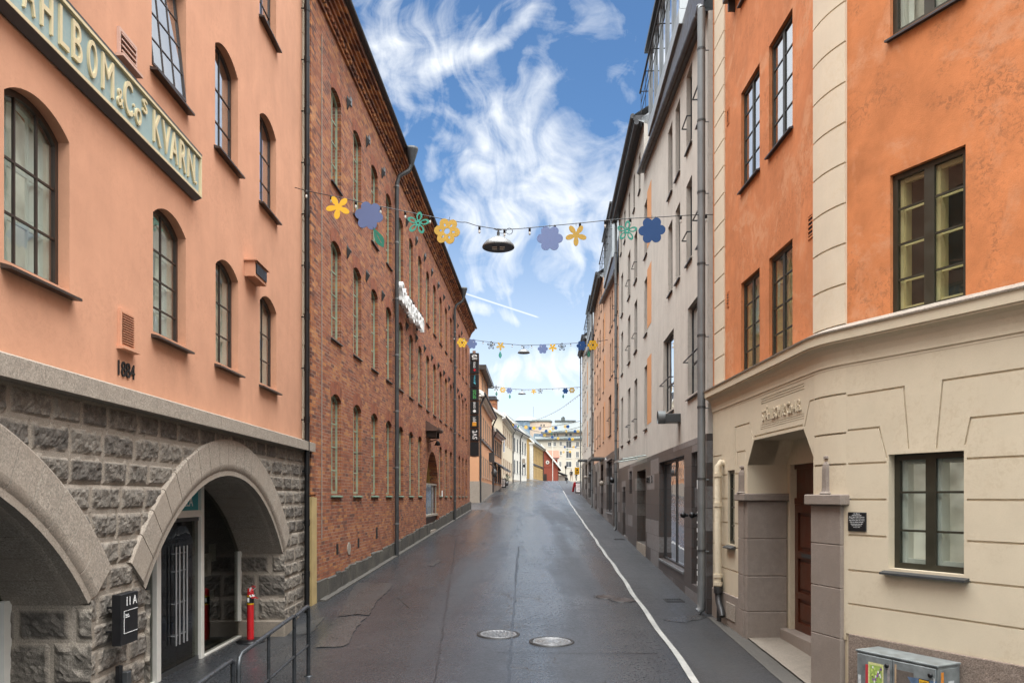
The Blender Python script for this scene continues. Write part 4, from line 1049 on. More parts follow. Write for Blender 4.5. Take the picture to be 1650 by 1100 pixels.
# dark split stone footing stepping with the street
f = MB(); u = -.02; rr = random.Random(2)
while u < END:
    w_ = rr.uniform(.35, .8); y = FB.w(u + w_ / 2)[1]; g0 = G(y); h_ = .40 + .03 * rr.uniform(-1, 1) + .004 * u
    if abs(u - doorc) > dw + .1 or True:
        b0 = len(f.v); f.box(u + .01, u + w_ - .01, -.03 - rr.uniform(0, .03), .02, g0 - .3, g0 + h_, 0, .02)
        for q in range(b0, len(f.v)):
            x_, y_, z_ = f.v[q]; f.v[q] = (x_ + .015 * rr.uniform(-1, 1), y_, z_ + .02 * rr.uniform(-1, 1))
    u += w_
f.build('stone_footing', M_BASEBLK, brk, Z5)
# tie plates and grey plates between the windows
for r_, z in ((1, 8.63), (2, 12.18)):
    for i, u0 in enumerate(cols[:-1]):
        u = u0 + 1.42
        m = MB(); m.add([(u - .035, -.01, z - .17), (u + .035, -.01, z - .17), (u + .05, -.01, z + .10), (u, -.01, z + .17), (u - .05, -.01, z + .10), (u, -.11, z + .0)], [(0, 1, 5), (1, 2, 5), (2, 3, 5), (3, 4, 5), (4, 0, 5)])
        m.build('wall_tie', M_IRON, brk, Z5)
for i, u0 in enumerate(cols[:9]):
    u = u0 + 1.75; m = MB(); m.box(u - .08, u + .08, -.03, 0, 12.25, 12.45, 0, .006); m.build('service_plate', M_ZINC, brk, Z5)
for (x, y, w_, h_) in ((543.5, 884, .09, .12), (577.5, 874, .09, .12), (607, 858, .11, .16)):
    u, z = FB.p(x, y); m = MB(); m.box(u - w_, u + w_, -.004, .01, z - h_, z + h_); m.build('air_brick', M_IRON, brk, Z5)
u, z = FB.p(562, 883); m = MB(); m.prism([(u + .17 * math.cos(i * .5236), z + .15 * math.sin(i * .5236)) for i in range(12)], -.012, .0); m.build('round_plate', M_LEDGE, brk, Z5)
# rain pipes with funnels
for xx, top in ((641.5, 13.15), (734, 13.1)):
    u = FB.u(xx, -.16); y = FB.w(u)[1]; g0 = G(y)
    d_ = MB(); d_.tube([(u, -.12, g0 + .0), (u, -.12, top - .6), (u + .02, -.2, top - .35), (u + .1, -.5, top - .15), (u + .12, -.56, top + .05)], .065, 12)
    zz = g0 + 1.0
    while zz < top - .7: d_.tube([(u, -.12, zz), (u, -.12, zz + .05)], .074, 12, 1); d_.tube([(u, -.12, zz), (u, .02, zz)], .014, 5); zz += 1.75
    d_.lathe([(.07, .0), (.09, .1), (.2, .48), (.21, .55), (.17, .55)], (u + .12, -.56, top), 14)
    d_.build('downpipe', [M_ZINCD, M_ZINC], brk, Z5)
# white tube trim near the corner
m = MB(); m.tube([(FB.u(517), -.02, 1.9), (FB.u(517), -.02, 12.5)], .010, 6); m.build('cable', M_LEDGE, brk, Z5)
# arched doorway: ochre soffit, ticket window, brown door leaf
nd = MB(); nd.prism(arch_loop(doorc - dw, doorc + dw, .5, 3.0, 1.72, 16), 1.1, 1.16)
nd.build('door_niche', plain("ochre_render", (0.42, 0.27, 0.09), 0.8), brk, Z5)
lp = arch_loop(doorc - dw, doorc + dw, .5, 3.0, 1.72, 20)
m = MB(); n = len(lp); m.add([(q[0], .3, q[1]) for q in lp] + [(q[0], 1.1, q[1]) for q in lp], [(i, i + 1, n + i + 1, n + i) for i in range(1, n - 1)]); m.build('door_soffit', MATS['ochre_render'], brk, Z5)
gy = G(FB.w(doorc)[1])
kz = MB(); kz.box(doorc - dw + .06, doorc + dw, .10, .9, gy - .1, 1.98); kz.build('door_panel', plain("dark_brown_panel", (0.055, 0.026, 0.018), 0.5, 0, .3), brk, Z5)
kw = MB(); kw.box(doorc - dw + .06, doorc + dw, .02, .9, 1.98, 2.06); kw.box(doorc - dw + .06, doorc + dw, .06, .9, 3.3, 3.36)
for u in (doorc - dw + .1, doorc + dw * .35, doorc + dw - .1): kw.box(u - .04, u + .04, .08, .14, 2.061, 3.3)
kq = kw.build('ticket_window', M_LEDGE, brk, Z5)
m = MB(); m.box(doorc - dw + .07, doorc + dw - .07, .11, .115, 2.06, 3.3); m.build('pane', M_GLASSL, kq)
m = MB(); m.box(doorc - dw + .07, doorc + dw - .07, .5, .52, 2.06, 3.3); m.build('dark_back', M_DARK, kq)
m = MB(); m.box(doorc - 1.0, doorc + .8, -.06, .12, gy - .1, gy + .14, 0, .02); m.build('door_step', M_LEDGE, brk, Z5)
# hood over the door
(ua_, _z), (ub2, _z2) = FB.p(686, 700, 0), FB.p(713, 706, -.5)
m = MB(); m.add([(ua_, -.50, 5.44), (ub2, -.50, 5.44), (ub2, 0, 5.44), (ua_, 0, 5.44), (ua_, -.50, 5.54), (ub2, -.50, 5.54), (ub2, 0, 5.86), (ua_, 0, 5.86)], [(0, 3, 2, 1), (0, 1, 5, 4), (4, 5, 6, 7), (0, 4, 7, 3), (1, 2, 6, 5)])
m.box(ua_ - .04, ub2 + .04, -.54, -.501, 5.48, 5.56); hd = m.build('door_hood', plain("hood_boards", (0.10, 0.055, 0.04), .6, 0, .25), brk, Z5)
m = MB(); m.box(ua_ + .2, ua_ + .3, -.4, 0, 5.2, 5.43); m.box(ub2 - .3, ub2 - .2, -.4, 0, 5.2, 5.43); m.build('bracket', M_BROWNF, hd)
m = MB(); u, z = FB.p(706, 712, -.4); m.tube([(u, 0, z), (u, -.35, z + .1)], .02, 6); m.lathe([(.05, 0), (.14, -.18), (0, -.2)], (u, -.38, z + .05), 10); m.build('lamp', M_BLACK, brk, Z5)
m = MB(); u, z = FB.p(712, 795); m.box(u - .1, u + .1, -.03, 0, z - .15, z + .15); m.build('notice', M_PRINT, brk, Z5)
shell(FB, brk, -.36, END, .3, 13.6, 16, M_BRICK, M_TIN, 5.0)
# white raised letters between two storeys
ul0, ul1 = FB.u(646.5, -.24), FB.u(683, -.24); zl = 8.9
ls = FB.root('letter_sign', 'white raised letters on a rail across the brick front', 'sign', ul0, -.1, zl)
m = MB(); word = 'Stengevan'; n = len(word); w_ = (ul1 - ul0) / n
for i, ch in enumerate(word):
    l_ = MB(); l_.text(ch, i * w_ + .03, -.14 if ch == 'g' else 0, {'S': .68, 't': .62, 'g': .62}.get(ch, .50), -.02, .14, width=w_ * .84); l_.build('letter', M_PRINT, ls)
m.box(0, ul1 - ul0, 0, .03, .06, .11); m.box(0, ul1 - ul0, 0, .03, .38, .43)
for u in (.3, (ul1 - ul0) / 2, ul1 - ul0 - .3): m.box(u - .03, u + .03, .03, .1, .03, .46)
m.build('rail', M_DARKF, ls)
# hanging tower of tenants' panels at the far corner
TX = wall_l(50.6); TY = 50.6; s_ = TY / FPX
tw = empty('sign_tower', (wall_l(TY) + .10, TY, CH + (HY - 735) * s_), 'tall column of black tenant sign panels hung at the far end of the brick wall', 'sign')
t0 = MB(); x0 = (757.6 - CX) * s_ - tw.location.x; x1 = (771.6 - CX) * s_ - tw.location.x; zt = lambda y: (735 - y) * s_
t0.box(x0 - .02, x1 + .02, .03, .07, zt(735), zt(570)); t0.box(x0 + .15, x0 + .35, -.05, .12, zt(570), zt(565)); t0.box(x0 + .12, x0 + .4, -.05, .12, zt(736), zt(733)); t0.box(x0 - .5, x0, .02, .1, zt(603), zt(601)); t0.box(x0 - .5, x0, .02, .1, zt(700), zt(698))
t0.build('frame', plain("copper_frame", (0.34, 0.2, 0.14), .5, .3), tw)
panels = [(569, 580.5), (582, 601.5), (604, 624), (625.5, 645), (647, 667), (669, 688.5), (690.5, 710), (712, 734)]
cont = [('e', M_PRINT, 1), ('emma', M_PRINT, 0), ('ahorn', plain("cyan_print", (.1, .5, .62), .5), 0), ('orcus', plain("green_print", (.1, .5, .14), .5), 0), ('cosmos', M_PRINT, 0), ('ppt', M_PRINT, 0), ('svt', M_PRINT, 0), ('', M_PRINT, 0)]
for (ya, yb), (tx, mt, up) in zip(panels, cont):
    m = MB(); m.box(x0, x1, -.10, .03, zt(yb), zt(ya)); pn = m.build('panel', M_INK, tw)
    if not tx: continue
    l_ = MB(); wd = (x1 - x0); hh = zt(ya) - zt(yb)
    if up: l_.text(tx, (x0 + x1) / 2, zt(yb) + hh * .25, hh * .55, -.101, .01, width=wd * .6, align='C'); l_.box(x0 + wd * .2, x1 - wd * .2, -.108, -.101, zt(yb) + hh * .1, zt(yb) + hh * .17)
    else:
        big = tx in ('svt', 'orcus', 'ppt'); ln = hh * {'svt': .72, 'orcus': .7, 'ppt': .42, 'emma': .5, 'cosmos': .52, 'ahorn': .5}[tx]; th = wd * {'svt': .62, 'orcus': .36, 'ppt': .42}.get(tx, .24)
        b_ = MB(); vs, fs = text_data(tx); X0, X1 = min(v[0] for v in vs), max(v[0] for v in vs); Z0, Z1 = min(v[1] for v in vs), max(v[1] for v in vs)
        st_ = hh * (.44 if tx in ('ppt', 'emma', 'cosmos', 'ahorn') else .14)
        l_.add([(x0 + wd * .5 + th / 2 - (v[1] - Z0) / (Z1 - Z0) * th, -.112 if v[2] > 0 else -.101, zt(yb) + st_ + (v[0] - X0) / (X1 - X0) * ln) for v in vs], fs)
        if tx == 'ppt': l_.box(x0 + wd * .25, x0 + wd * .72, -.108, -.101, zt(yb) + hh * .12, zt(yb) + hh * .44, 1)
        if tx == 'emma': l_.box(x0 + wd * .44, x0 + wd * .6, -.108, -.101, zt(yb) + hh * .16, zt(yb) + hh * .38, 2); l_.box(x0 + wd * .36, x0 + wd * .68, -.109, -.101, zt(yb) + hh * .24, zt(yb) + hh * .30, 2)
        if tx == 'cosmos': l_.lathe([(0, 0), (.05, 0)], (0, 0, 0), 4); l_.prism([(x0 + wd * .5 + .10 * math.cos(i * .63), zt(yb) + hh * .24 + .10 * math.sin(i * .63)) for i in range(10)], -.108, -.101)
        if tx == 'ahorn': l_.add([(x0 + wd * .62, -.108, zt(yb) + hh * .2), (x0 + wd * .62, -.108, zt(yb) + hh * .4), (x0 + wd * .36, -.108, zt(yb) + hh * .4)], [(0, 1, 2)])
    l_.build('print', [mt, MATS.get('orange_print') or plain("orange_print", (.7, .3, .02), .5), M_RED], pn)
# ------------------------------------------------------------------ orange corner house on the right
F1 = Fr(3.79, 14.95, .013, -1.0, .5)
F2 = Fr(3.994, 9.49, .443, -.896, .35)
FT = Fr(3.85, 10.1, .144, -.61, .35)
org = empty('corner_house', (3.79, 14.95, .5), 'orange corner house with a cream ground floor, curved cornice and granite doorway', 'building')
def put(o, fr, root=None, u=0.0, z=0.0):
    root = root or org; x, y = fr.w(u); o.location = (x - root.location.x, y - root.location.y, z - root.location.z); o.rotation_euler = (0, 0, fr.ang); return o
def winf(fr, root, u0, u1, z0, z1, **kw): return put(win(root, u0, u1, z0, z1, **kw), fr, root, u0, z0)
def bpart(mb, name, mat, fr, root=None): return put(mb.build(name, mat, root or org), fr, root)
L1, L2 = 4.85, 8.0
ZC = 4.55
# openings
wa = [(F1.u(1194), F1.u(1224)), (F1.u(1239), F1.u(1277))]
rows1 = [(4.80, 6.34), (7.89, 9.50), (11.0, 12.6)]
w2 = (F2.u(1434), F2.u(1556)); w2b = (w2[1] + 1.5, w2[1] + 2.4); w2c = (w2[1] + 3.9, w2[1] + 4.8)
low1 = (F1.u(1174.5), F1.u(1185.5), 1.98, 3.26)
low2 = (F2.u(1433.5), F2.u(1555), 2.0, 3.275)
DU0, DU1 = 2.10, 4.82
m = MB(); m.prism([(0, ZC), (L1, ZC), (L1, 13.6), (0, 13.6)], 0, .4, [arch_loop(a_, b_, z0, z1, 0) for (a_, b_) in wa for (z0, z1) in rows1]); bpart(m, 'wall', M_ORANGE, F1)
m = MB(); m.prism([(0, ZC), (L2, ZC), (L2, 13.6), (0, 13.6)], 0, .4, [arch_loop(a_, b_, z0, z1, 0) for (a_, b_) in (w2, w2b, w2c) for (z0, z1) in ((4.83, 6.41), (7.97, 9.6), (11.05, 12.6))]); bpart(m, 'wall', M_ORANGE2, F2)
dpoly = [(0, .2), (DU0, .2), (DU0, 3.31), (DU0 + .33, 3.69), (DU1 - .33, 3.69), (DU1, 3.31), (DU1, .2), (L1, .2), (L1, ZC), (0, ZC)]
m = MB(); m.prism(dpoly, 0, .4, [arch_loop(*low1, 0)]); bpart(m, 'lower_wall', M_CREAM, F1)
m = MB(); m.prism([(0, .1), (L2, .1), (L2, ZC), (0, ZC)], 0, .4, [arch_loop(*low2, 0), arch_loop(w2b[0], w2b[1], 2.0, 3.275, 0)]); bpart(m, 'lower_wall', M_CREAM, F2)
# the turned corner between the two fronts
S0, C0, E0 = Vector((3.85, 10.1)), Vector((3.854, 9.772)), Vector((3.994, 9.49))
arc = [((1 - t) ** 2 * S0 + 2 * t * (1 - t) * C0 + t * t * E0) for t in [i / 8 for i in range(9)]]
def path_normals(P):
    N = []
    for i in range(len(P)):
        d_ = (P[min(i + 1, len(P) - 1)] - P[max(i - 1, 0)]).normalized(); N.append(Vector((d_.y, -d_.x)))
    return N
def sweep(P, prof, name, mat, caps=True):
    """profile (out, z) carried along the plan path P, out = towards the street"""
    N = path_normals(P); n = len(prof); o = org.location
    vs = [(p_.x + nn.x * q[0] - o.x, p_.y + nn.y * q[0] - o.y, q[1] - o.z) for p_, nn in zip(P, N) for q in prof]
    fs = [(i * n + j, i * n + j + 1, (i + 1) * n + j + 1, (i + 1) * n + j) for i in range(len(P) - 1) for j in range(n - 1)]
    m = MB().add(vs, fs)
    if caps: m.add(vs[:n], [tuple(range(n))]); m.add(vs[-n:], [tuple(range(n))])
    return m.build(name, mat, org)
sweep(arc, [(-.35, .1), (.0, .1), (.0, ZC), (-.35, ZC)], 'corner_wall', M_CREAM)
z = 4.86; qi = 0     # the upper corner is a pale rusticated strip, one block per course
blocks = []
while z < 13.5: blocks.append((z, min(13.6, z + .47))); z += .48
prof = [(-.35, ZC), (.012, ZC)]
for (za, zb) in blocks: prof += [(.012, za), (.034, za + .006), (.034, zb - .006), (.012, zb)]
prof += [(-.35, 13.6)]
sweep(arc, prof, 'corner_pilaster', M_QUOIN)
m = MB()
for (za, zb) in blocks: m.box(.14, .76, -.03, .02, za, zb - .008, 0, .005)
m.box(.145, .755, -.012, .02, ZC, 13.6); bpart(m, 'edge_pilaster', M_QUOIN, F1)
m = MB(); m.box(.0, .14, -.015, .0, ZC, 13.6); bpart(m, 'edge_strip', M_ORANGE, F1)
full = [Vector((3.79, 14.97)), Vector((3.79 + .013 * 2.4, 12.5)), Vector((3.843, 10.6))] + arc + [E0 + Vector((.443, -.896)) * 1.0, E0 + Vector((.443, -.896)) * 8.0]
sweep(full, [(.0, 4.34), (.022, 4.345), (.022, 4.375), (.035, 4.38), (.035, 4.41), (.04, 4.47), (.055, 4.535), (.085, 4.585), (.13, 4.615), (.15, 4.62), (.15, 4.64), (.17, 4.645), (.175, 4.75), (.19, 4.755), (.19, 4.77), (.02, 4.85), (-.05, 4.85)], 'cornice', MATS.get('x') or M_CREAM)
sweep(full, [(.193, 4.757), (.197, 4.775), (.015, 4.857), (.015, 4.853), (.191, 4.771)], 'cornice_flashing', M_LEDGE, False)
# rusticated skin: grooves are real gaps in a thin coat
GW = .011
def stroke(pts, w=GW):
    """groove outline along a bent line"""
    P = [Vector(q) for q in pts]; Lp, Rp = [], []
    for i, q in enumerate(P):
        d1 = (P[i] - P[i - 1]).normalized() if i else (P[1] - P[0]).normalized(); d2 = (P[i + 1] - P[i]).normalized() if i < len(P) - 1 else d1
        n1, n2 = Vector((-d1.y, d1.x)), Vector((-d2.y, d2.x)); b_ = (n1 + n2).normalized(); sc = w / max(.35, b_.dot(n1))
        Lp.append(tuple(q + b_ * sc)); Rp.append(tuple(q - b_ * sc))
    return Lp + Rp[::-1]
zg = [1.535, 1.935, 2.35, 2.77, 3.19]
gr = []
for z in zg:
    if low1[2] < z < low1[3] + .01: gr += [stroke([(.02, z), (low1[0] - .02, z)]), stroke([(low1[1] + .02, z), (1.68, z)])]
    else: gr.append(stroke([(.02, z), (1.68, z)]))
gr += [stroke([(DU0 + .30, 3.715), (DU0 + .1, 3.98), (1.42, 3.98), (1.42, 3.33)]), stroke([(DU0 - .03, 3.33), (1.98, 3.55), (1.55, 3.55), (1.55, 3.33)]), stroke([(.02, 3.55), (.6, 3.55)]),
       stroke([(DU0 + .36, 3.745), (DU1 - .36, 3.745)]), stroke([(DU1 - .30, 3.715), (DU1 - .12, 4.03), (L1 - .015, 4.03)])]
us, ue = F1.u(1228), F1.u(1298)
for i in range(3): gr += [stroke([(us, 4.215 + .035 * i), (ue, 4.215 + .035 * i)], .006), stroke([(us, 3.83 + .03 * i), (ue, 3.83 + .03 * i)], .004)]
sk = [(0, .9), (1.69, .9), (1.69, 2.6), (DU0, 2.6), (DU0, 3.31), (DU0 + .33, 3.69), (DU1 - .33, 3.69), (DU1, 3.31), (DU1, 2.6), (L1, 2.6), (L1, 4.36), (0, 4.36)]
m = MB(); m.prism(sk, -.018, -.001, gr + [arch_loop(*low1, 0)], back=False); bpart(m, 'plaster_coat', M_CREAM, F1)
gr = []
for z in zg:
    if low2[2] - .05 < z < low2[3] and abs(z - 1.935) > .02: gr += [stroke([(.03, z), (low2[0] - .03, z)]), stroke([(low2[1] + .03, z), (L2 - .1, z)])]
    else: gr += [stroke([(.03, z), (low2[0] - .12, z)]), stroke([(low2[1] + .03, z), (L2 - .1, z)])] if z > 1.6 else [stroke([(.03, z), (L2 - .1, z)])]
q = lambda x, y: F2.p(x, y)
u_r = 2.6
gr += [stroke([(.02, q(1370, 637)[1]), q(1458, 623), q(1466, 722)]), stroke([(.02, q(1370, 693)[1]), q(1418, 688), q(1431, 738)]),
       stroke([q(1511, 722), q(1521, 613), (u_r, q(1521, 613)[1] + .01)]), stroke([q(1557, 716), q(1566, 673), (u_r, q(1566, 673)[1])])]
m = MB(); m.prism([(0.0, 1.18), (L2, 1.18), (L2, 4.36), (0, 4.36)], -.018, -.001, gr + [arch_loop(*low2, 0), arch_loop(w2b[0], w2b[1], 2.0, 3.275, 0)], back=False); bpart(m, 'plaster_coat', M_CREAM, F2)
sweep(arc, [(.0, 1.1), (.018, 1.1), (.018, 2.7), (.018, zg[4] - .011), (.0, zg[4] - .011), (.0, zg[4] + .011), (.018, zg[4] + .011), (.018, 3.55), (.0, 3.55), (.0, 3.572), (.018, 3.572), (.018, 4.02), (.0, 4.02), (.0, 4.042), (.018, 4.042), (.018, 4.36)], 'corner_coat', M_CREAM)
# raised lettering over the door
m = MB(); m.text('ST\u00c5HLBOM & Co A.B.', F1.u(1231), 3.94, .215, -.019, .022, width=F1.u(1294) - F1.u(1231)); bpart(m, 'relief_lettering', M_CREAM, F1)
# plinths
m = MB(); m.box(.0, 1.72, -.04, .01, .2, 1.11, 0, .01); bpart(m, 'plinth', M_PIER, F1)
m = MB(); u0, z1 = F1.p(1170, 968, -.05); u1, z0 = F1.p(1184, 1002, -.05); m.box(u0, u1, -.055, -.041, z0, z1, 0, .004); bpart(m, 'plinth_hatch', M_LEDGE, F1)
m = MB(); m.box(.05, L2, -.045, .01, .1, 1.185, 0, .008); bpart(m, 'plinth', M_PLINTH, F2)
# doorway: granite piers with caps and bottle finials, stepped recess, panelled door
m = MB(); zz = [.3, .95, 1.52, 2.12, 2.735]
for za, zb in zip(zz, zz[1:]):
    m.box(1.70, 1.985, -.05, .3, za + .004, zb, 0, .006); m.box(1.99, DU0 + .03, -.035, .62, za + .004, zb, 0, .012)
m.box(1.71, DU0 + .02, -.03, .60, .3, 2.73); m.box(1.63, DU0 + .08, -.10, .66, 2.735, 2.855, 0, .012); bpart(m, 'door_pier', M_PIER, F1)
m = MB()
for za, zb in zip([-.1, .40, 1.10, 1.70, 2.22], [.40, 1.10, 1.70, 2.22, 2.70]): m.box(.0, .60, -.07, .62, za + .004, zb, 0, .008)
m.box(.005, .595, -.06, .6, -.1, 2.69); m.box(-.06, .68, -.13, .66, 2.70, 2.83, 0, .012); bpart(m, 'door_pier', M_PIER, FT)
prof = [(.085, 0), (.10, .015), (.075, .04), (.07, .09), (.068, .36), (.06, .42), (.04, .455), (.03, .47), (.03, .485), (.055, .50), (.052, .53), (.03, .54), (.0, .54)]
def finial(fr, u, off, z, sc):
    m = MB(); m.lathe([(r_ * sc * 1.08, h_ * sc * .84) for r_, h_ in prof], (u, off, z), 6, 0, False); return bpart(m, 'bottle_finial', M_PIER, fr)
finial(F1, 1.87, -.02, 2.855, 1.0); finial(FT, .30, -.02, 2.83, 1.05)
m = MB(); m.box(DU0 - .3, DU0, .4, .63, 2.73, 3.9); m.box(DU1, DU1 + .25, .4, .66, .2, 3.9); m.box(DU0 - .3, DU1 + .2, .62, .8, 3.31, 4.3); m.box(DU0 - .2, DU0 + .12, .63, .8, .2, 3.31); m.box(DU1 - .1, DU1 + .2, .67, .8, .2, 3.31)
m.add([(DU0, .0, 3.31), (DU0 + .33, .0, 3.69), (DU0 + .33, .63, 3.69), (DU0, .63, 3.31)], [(0, 1, 2, 3)])
m.box(DU0, DU1, .4, .66, 3.69, 3.9); bpart(m, 'door_recess', M_CREAM, F1)
m = MB(); m.box(DU0 - .1, DU1 + .1, .5, 1.1, .35, .69, 0, .01); bpart(m, 'door_step', M_PIER, F1)
d0, d1 = DU0 + .14, DU1 - .12; dm = (d0 + d1) / 2
for k_, (l0, l1) in enumerate(((d0, dm - .003), (dm + .003, d1))):
    m = MB(); st_ = .13; zs_ = [.69, .82, 1.20, 1.30, 1.83, 1.95, 2.55, 2.68]
    m.box(l0, l0 + st_, .70, .76, .69, 2.68); m.box(l1 - st_, l1, .70, .76, .69, 2.68)
    for a_, b_ in ((.69, .82), (1.20, 1.30), (1.83, 1.95), (2.55, 2.68)): m.box(l0 + st_, l1 - st_, .70, .76, a_, b_)
    for a_, b_ in ((.82, 1.20), (1.30, 1.83), (1.95, 2.55)):
        m.box(l0 + st_, l1 - st_, .735, .75, a_, b_); m.box(l0 + st_ + .06, l1 - st_ - .06, .715, .735, a_ + .06, b_ - .06, 0, .008)
    dr = bpart(m, 'door', M_DOORW, F1)
    if k_ == 0: h_ = MB(); h_.box(l0 + .3, l1 - .3, .69, .70, 1.86, 1.92); h_.build('letter_slot', M_ZINCD, dr)
m = MB(); m.box(d0 - .05, d1 + .05, .70, .77, 2.685, 2.78); m.box(d0, dm - .04, .73, .74, 2.78, 3.24); m.box(dm + .04, d1, .73, .74, 2.78, 3.24); m.box(dm - .04, dm + .04, .70, .77, 2.78, 3.31); m.box(d0 - .05, d1 + .05, .70, .77, 3.24, 3.31); bpart(m, 'transom', M_DOORW, F1)
# windows
for i, (z0, z1) in enumerate(rows1):
    for (a_, b_) in wa:
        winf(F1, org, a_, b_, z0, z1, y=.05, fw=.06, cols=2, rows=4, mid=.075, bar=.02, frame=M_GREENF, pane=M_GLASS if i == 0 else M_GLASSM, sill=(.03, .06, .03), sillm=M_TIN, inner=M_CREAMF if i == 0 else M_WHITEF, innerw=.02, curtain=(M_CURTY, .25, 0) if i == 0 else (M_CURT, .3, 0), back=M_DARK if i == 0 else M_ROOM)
winf(F1, org, *low1, y=.02, fw=.06, cols=1, rows=4, frame=M_GREENF, sill=(.05, .10, .04), sillm=M_ZINCD, curtain=(M_CURTY, .3, 0), back=M_DARK)
for i, (z0, z1) in enumerate(((4.83, 6.41), (7.97, 9.6), (11.05, 12.6))):
    for (a_, b_) in (w2, w2b, w2c):
        winf(F2, org, a_, b_, z0, z1, y=.05, fw=.06, cols=2, rows=4 if i == 0 else 2, mid=.12, bar=.022, frame=M_GREENF, pane=M_GLASSL, sill=(.03, .06, .03), sillm=M_TIN if i else M_ZINCD, inner=M_CREAMF if i == 0 else M_WHITEF, innerw=.04, back=M_DARK if i == 0 else M_ROOM, curtain=None if i == 0 else (M_CURT, .1, 0))
for (a_, b_) in (low2[:2], w2b):
    winf(F2, org, a_, b_, 2.0, 3.275, y=.08, fw=.065, cols=2, rows=3, mid=.12, bar=.024, frame=M_GREENF, pane=M_GLASSL, sill=(.06, .10, .035), sillm=M_ZINCD, inner=M_WHITEF, innerw=.045, back=M_ROOMGLOW)
m = MB(); ub = low2[0] + .28; m.box(ub, ub + .17, .40, .50, 2.07, 2.28, 0, .006); m.box(ub + .02, ub + .15, .42, .48, 2.281, 2.285); bpart(m, 'paper_bag', plain("brown_paper", (.42, .27, .14), .9, 0, .15, 8), F2)
m = MB(); m.lathe([(.05, 0), (.05, .07), (.045, .075), (.0, .075)], (ub - .07, .42, 2.06), 14); bpart(m, 'paper_roll', M_PRINT, F2)
# small wall grilles
for fr, x, y, w_, h_ in ((F1, 1307, 364, .09, .16), (F1, 1173.5, 188, .07, .14), (F1, 1173.5, 482, .07, .14)):
    u, z = fr.p(x, y); m = MB(); m.prism([(u - w_, z - h_), (u + w_, z - h_), (u + w_, z + h_), (u - w_, z + h_)], -.012, .0, [[(u - w_ * .8, z - h_ * .85), (u + w_ * .8, z - h_ * .85), (u + w_ * .8, z + h_ * .85), (u - w_ * .8, z + h_ * .85)]])
    m.box(u - w_ * .8, u + w_ * .8, -.003, -.001, z - h_ * .85, z + h_ * .85, 1)
    for i in range(5): zq = z - h_ * .7 + h_ * 1.4 * i / 4; m.box(u - w_ * .8, u + w_ * .8, -.014, -.004, zq - .008, zq + .008)
    bpart(m, 'wall_grille', [M_ORANGE, M_BLACK], fr)
# painted soil pipe ending in a dark bend
u = F1.u(1157, -.12); ztop = F1.p(1157, 745, -.12)[1]; zb = F1.p(1157, 944, -.12)[1]
m = MB(); m.tube([(u, -.0, ztop - .02), (u, -.07, ztop), (u, -.12, ztop - .06), (u, -.12, zb)], .062, 12)
for z in (ztop - .25, ztop - .78, zb + .02, zb + .16): m.tube([(u, -.12, z), (u, -.12, z + .06)], .080, 12, 0, True, False)
bpart(m, 'soil_pipe', M_CREAM, F1)
m = MB(); m.tube([(u, -.12, zb), (u, -.12, zb - .16), (u + .05, -.12, zb - .28), (u + .22, -.12, zb - .42), (u + .27, -.12, zb - .50)], .058, 12); m.tube([(u, -.12, zb - .12), (u, -.12, zb)], .075, 12); m.tube([(u - .13, -.05, .5), (u - .13, -.05, 1.35)], .06, 8); bpart(m, 'pipe_bend', M_DARKF, F1)
# back of the house, rooms and roof
e2 = E0 + Vector((.443, -.896)) * 8
plan = [(3.79, 14.95), (3.85, 10.1), (3.994, 9.49), (e2.x, e2.y), (e2.x + 8, e2.y + 4), (14, 15.6)]
m = MB(); o = org.location
def wallseg(p0, p1, z0, z1, th=.3):
    d_ = Vector((p1[0] - p0[0], p1[1] - p0[1])); n_ = Vector((-d_.y, d_.x)).normalized() * th
    vs = [(p0[0], p0[1]), (p1[0], p1[1]), (p1[0] + n_.x, p1[1] + n_.y), (p0[0] + n_.x, p0[1] + n_.y)]
    m.add([(v[0] - o.x, v[1] - o.y, z - o.z) for z in (z0, z1) for v in vs], [(0, 1, 2, 3), (4, 5, 6, 7), (0, 1, 5, 4), (1, 2, 6, 5), (2, 3, 7, 6), (3, 0, 4, 7)])
for a_, b_ in ((plan[3], plan[4]), (plan[4], plan[5]), (plan[5], (4.25, 15.0))): wallseg(a_, b_, .0, 13.6)
m.build('rear_walls', M_ORANGE, org)
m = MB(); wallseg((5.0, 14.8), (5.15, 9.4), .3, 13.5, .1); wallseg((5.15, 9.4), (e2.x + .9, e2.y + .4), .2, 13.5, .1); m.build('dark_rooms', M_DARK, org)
m = MB(); rp_ = [(p_[0] - o.x, p_[1] - o.y) for p_ in plan]
m.add([(x, y, 13.6 - o.z) for x, y in rp_] + [(x, y, 13.8 - o.z) for x, y in rp_], [tuple(range(6)), tuple(range(11, 5, -1))] + [(i, (i + 1) % 6, 6 + (i + 1) % 6, 6 + i) for i in range(6)]); m.build('roof', M_TIN, org)
# bracketed ledge at the very top edge of the picture
m = MB(); u0, z0 = F1.p(1181, 7); m.box(u0, u0 + .5, -.18, 0, z0, z0 + .06); m.box(u0 + .1, u0 + .14, -.12, 0, z0 - .2, z0); bpart(m, 'wall_shelf', M_BROWNM, F1)

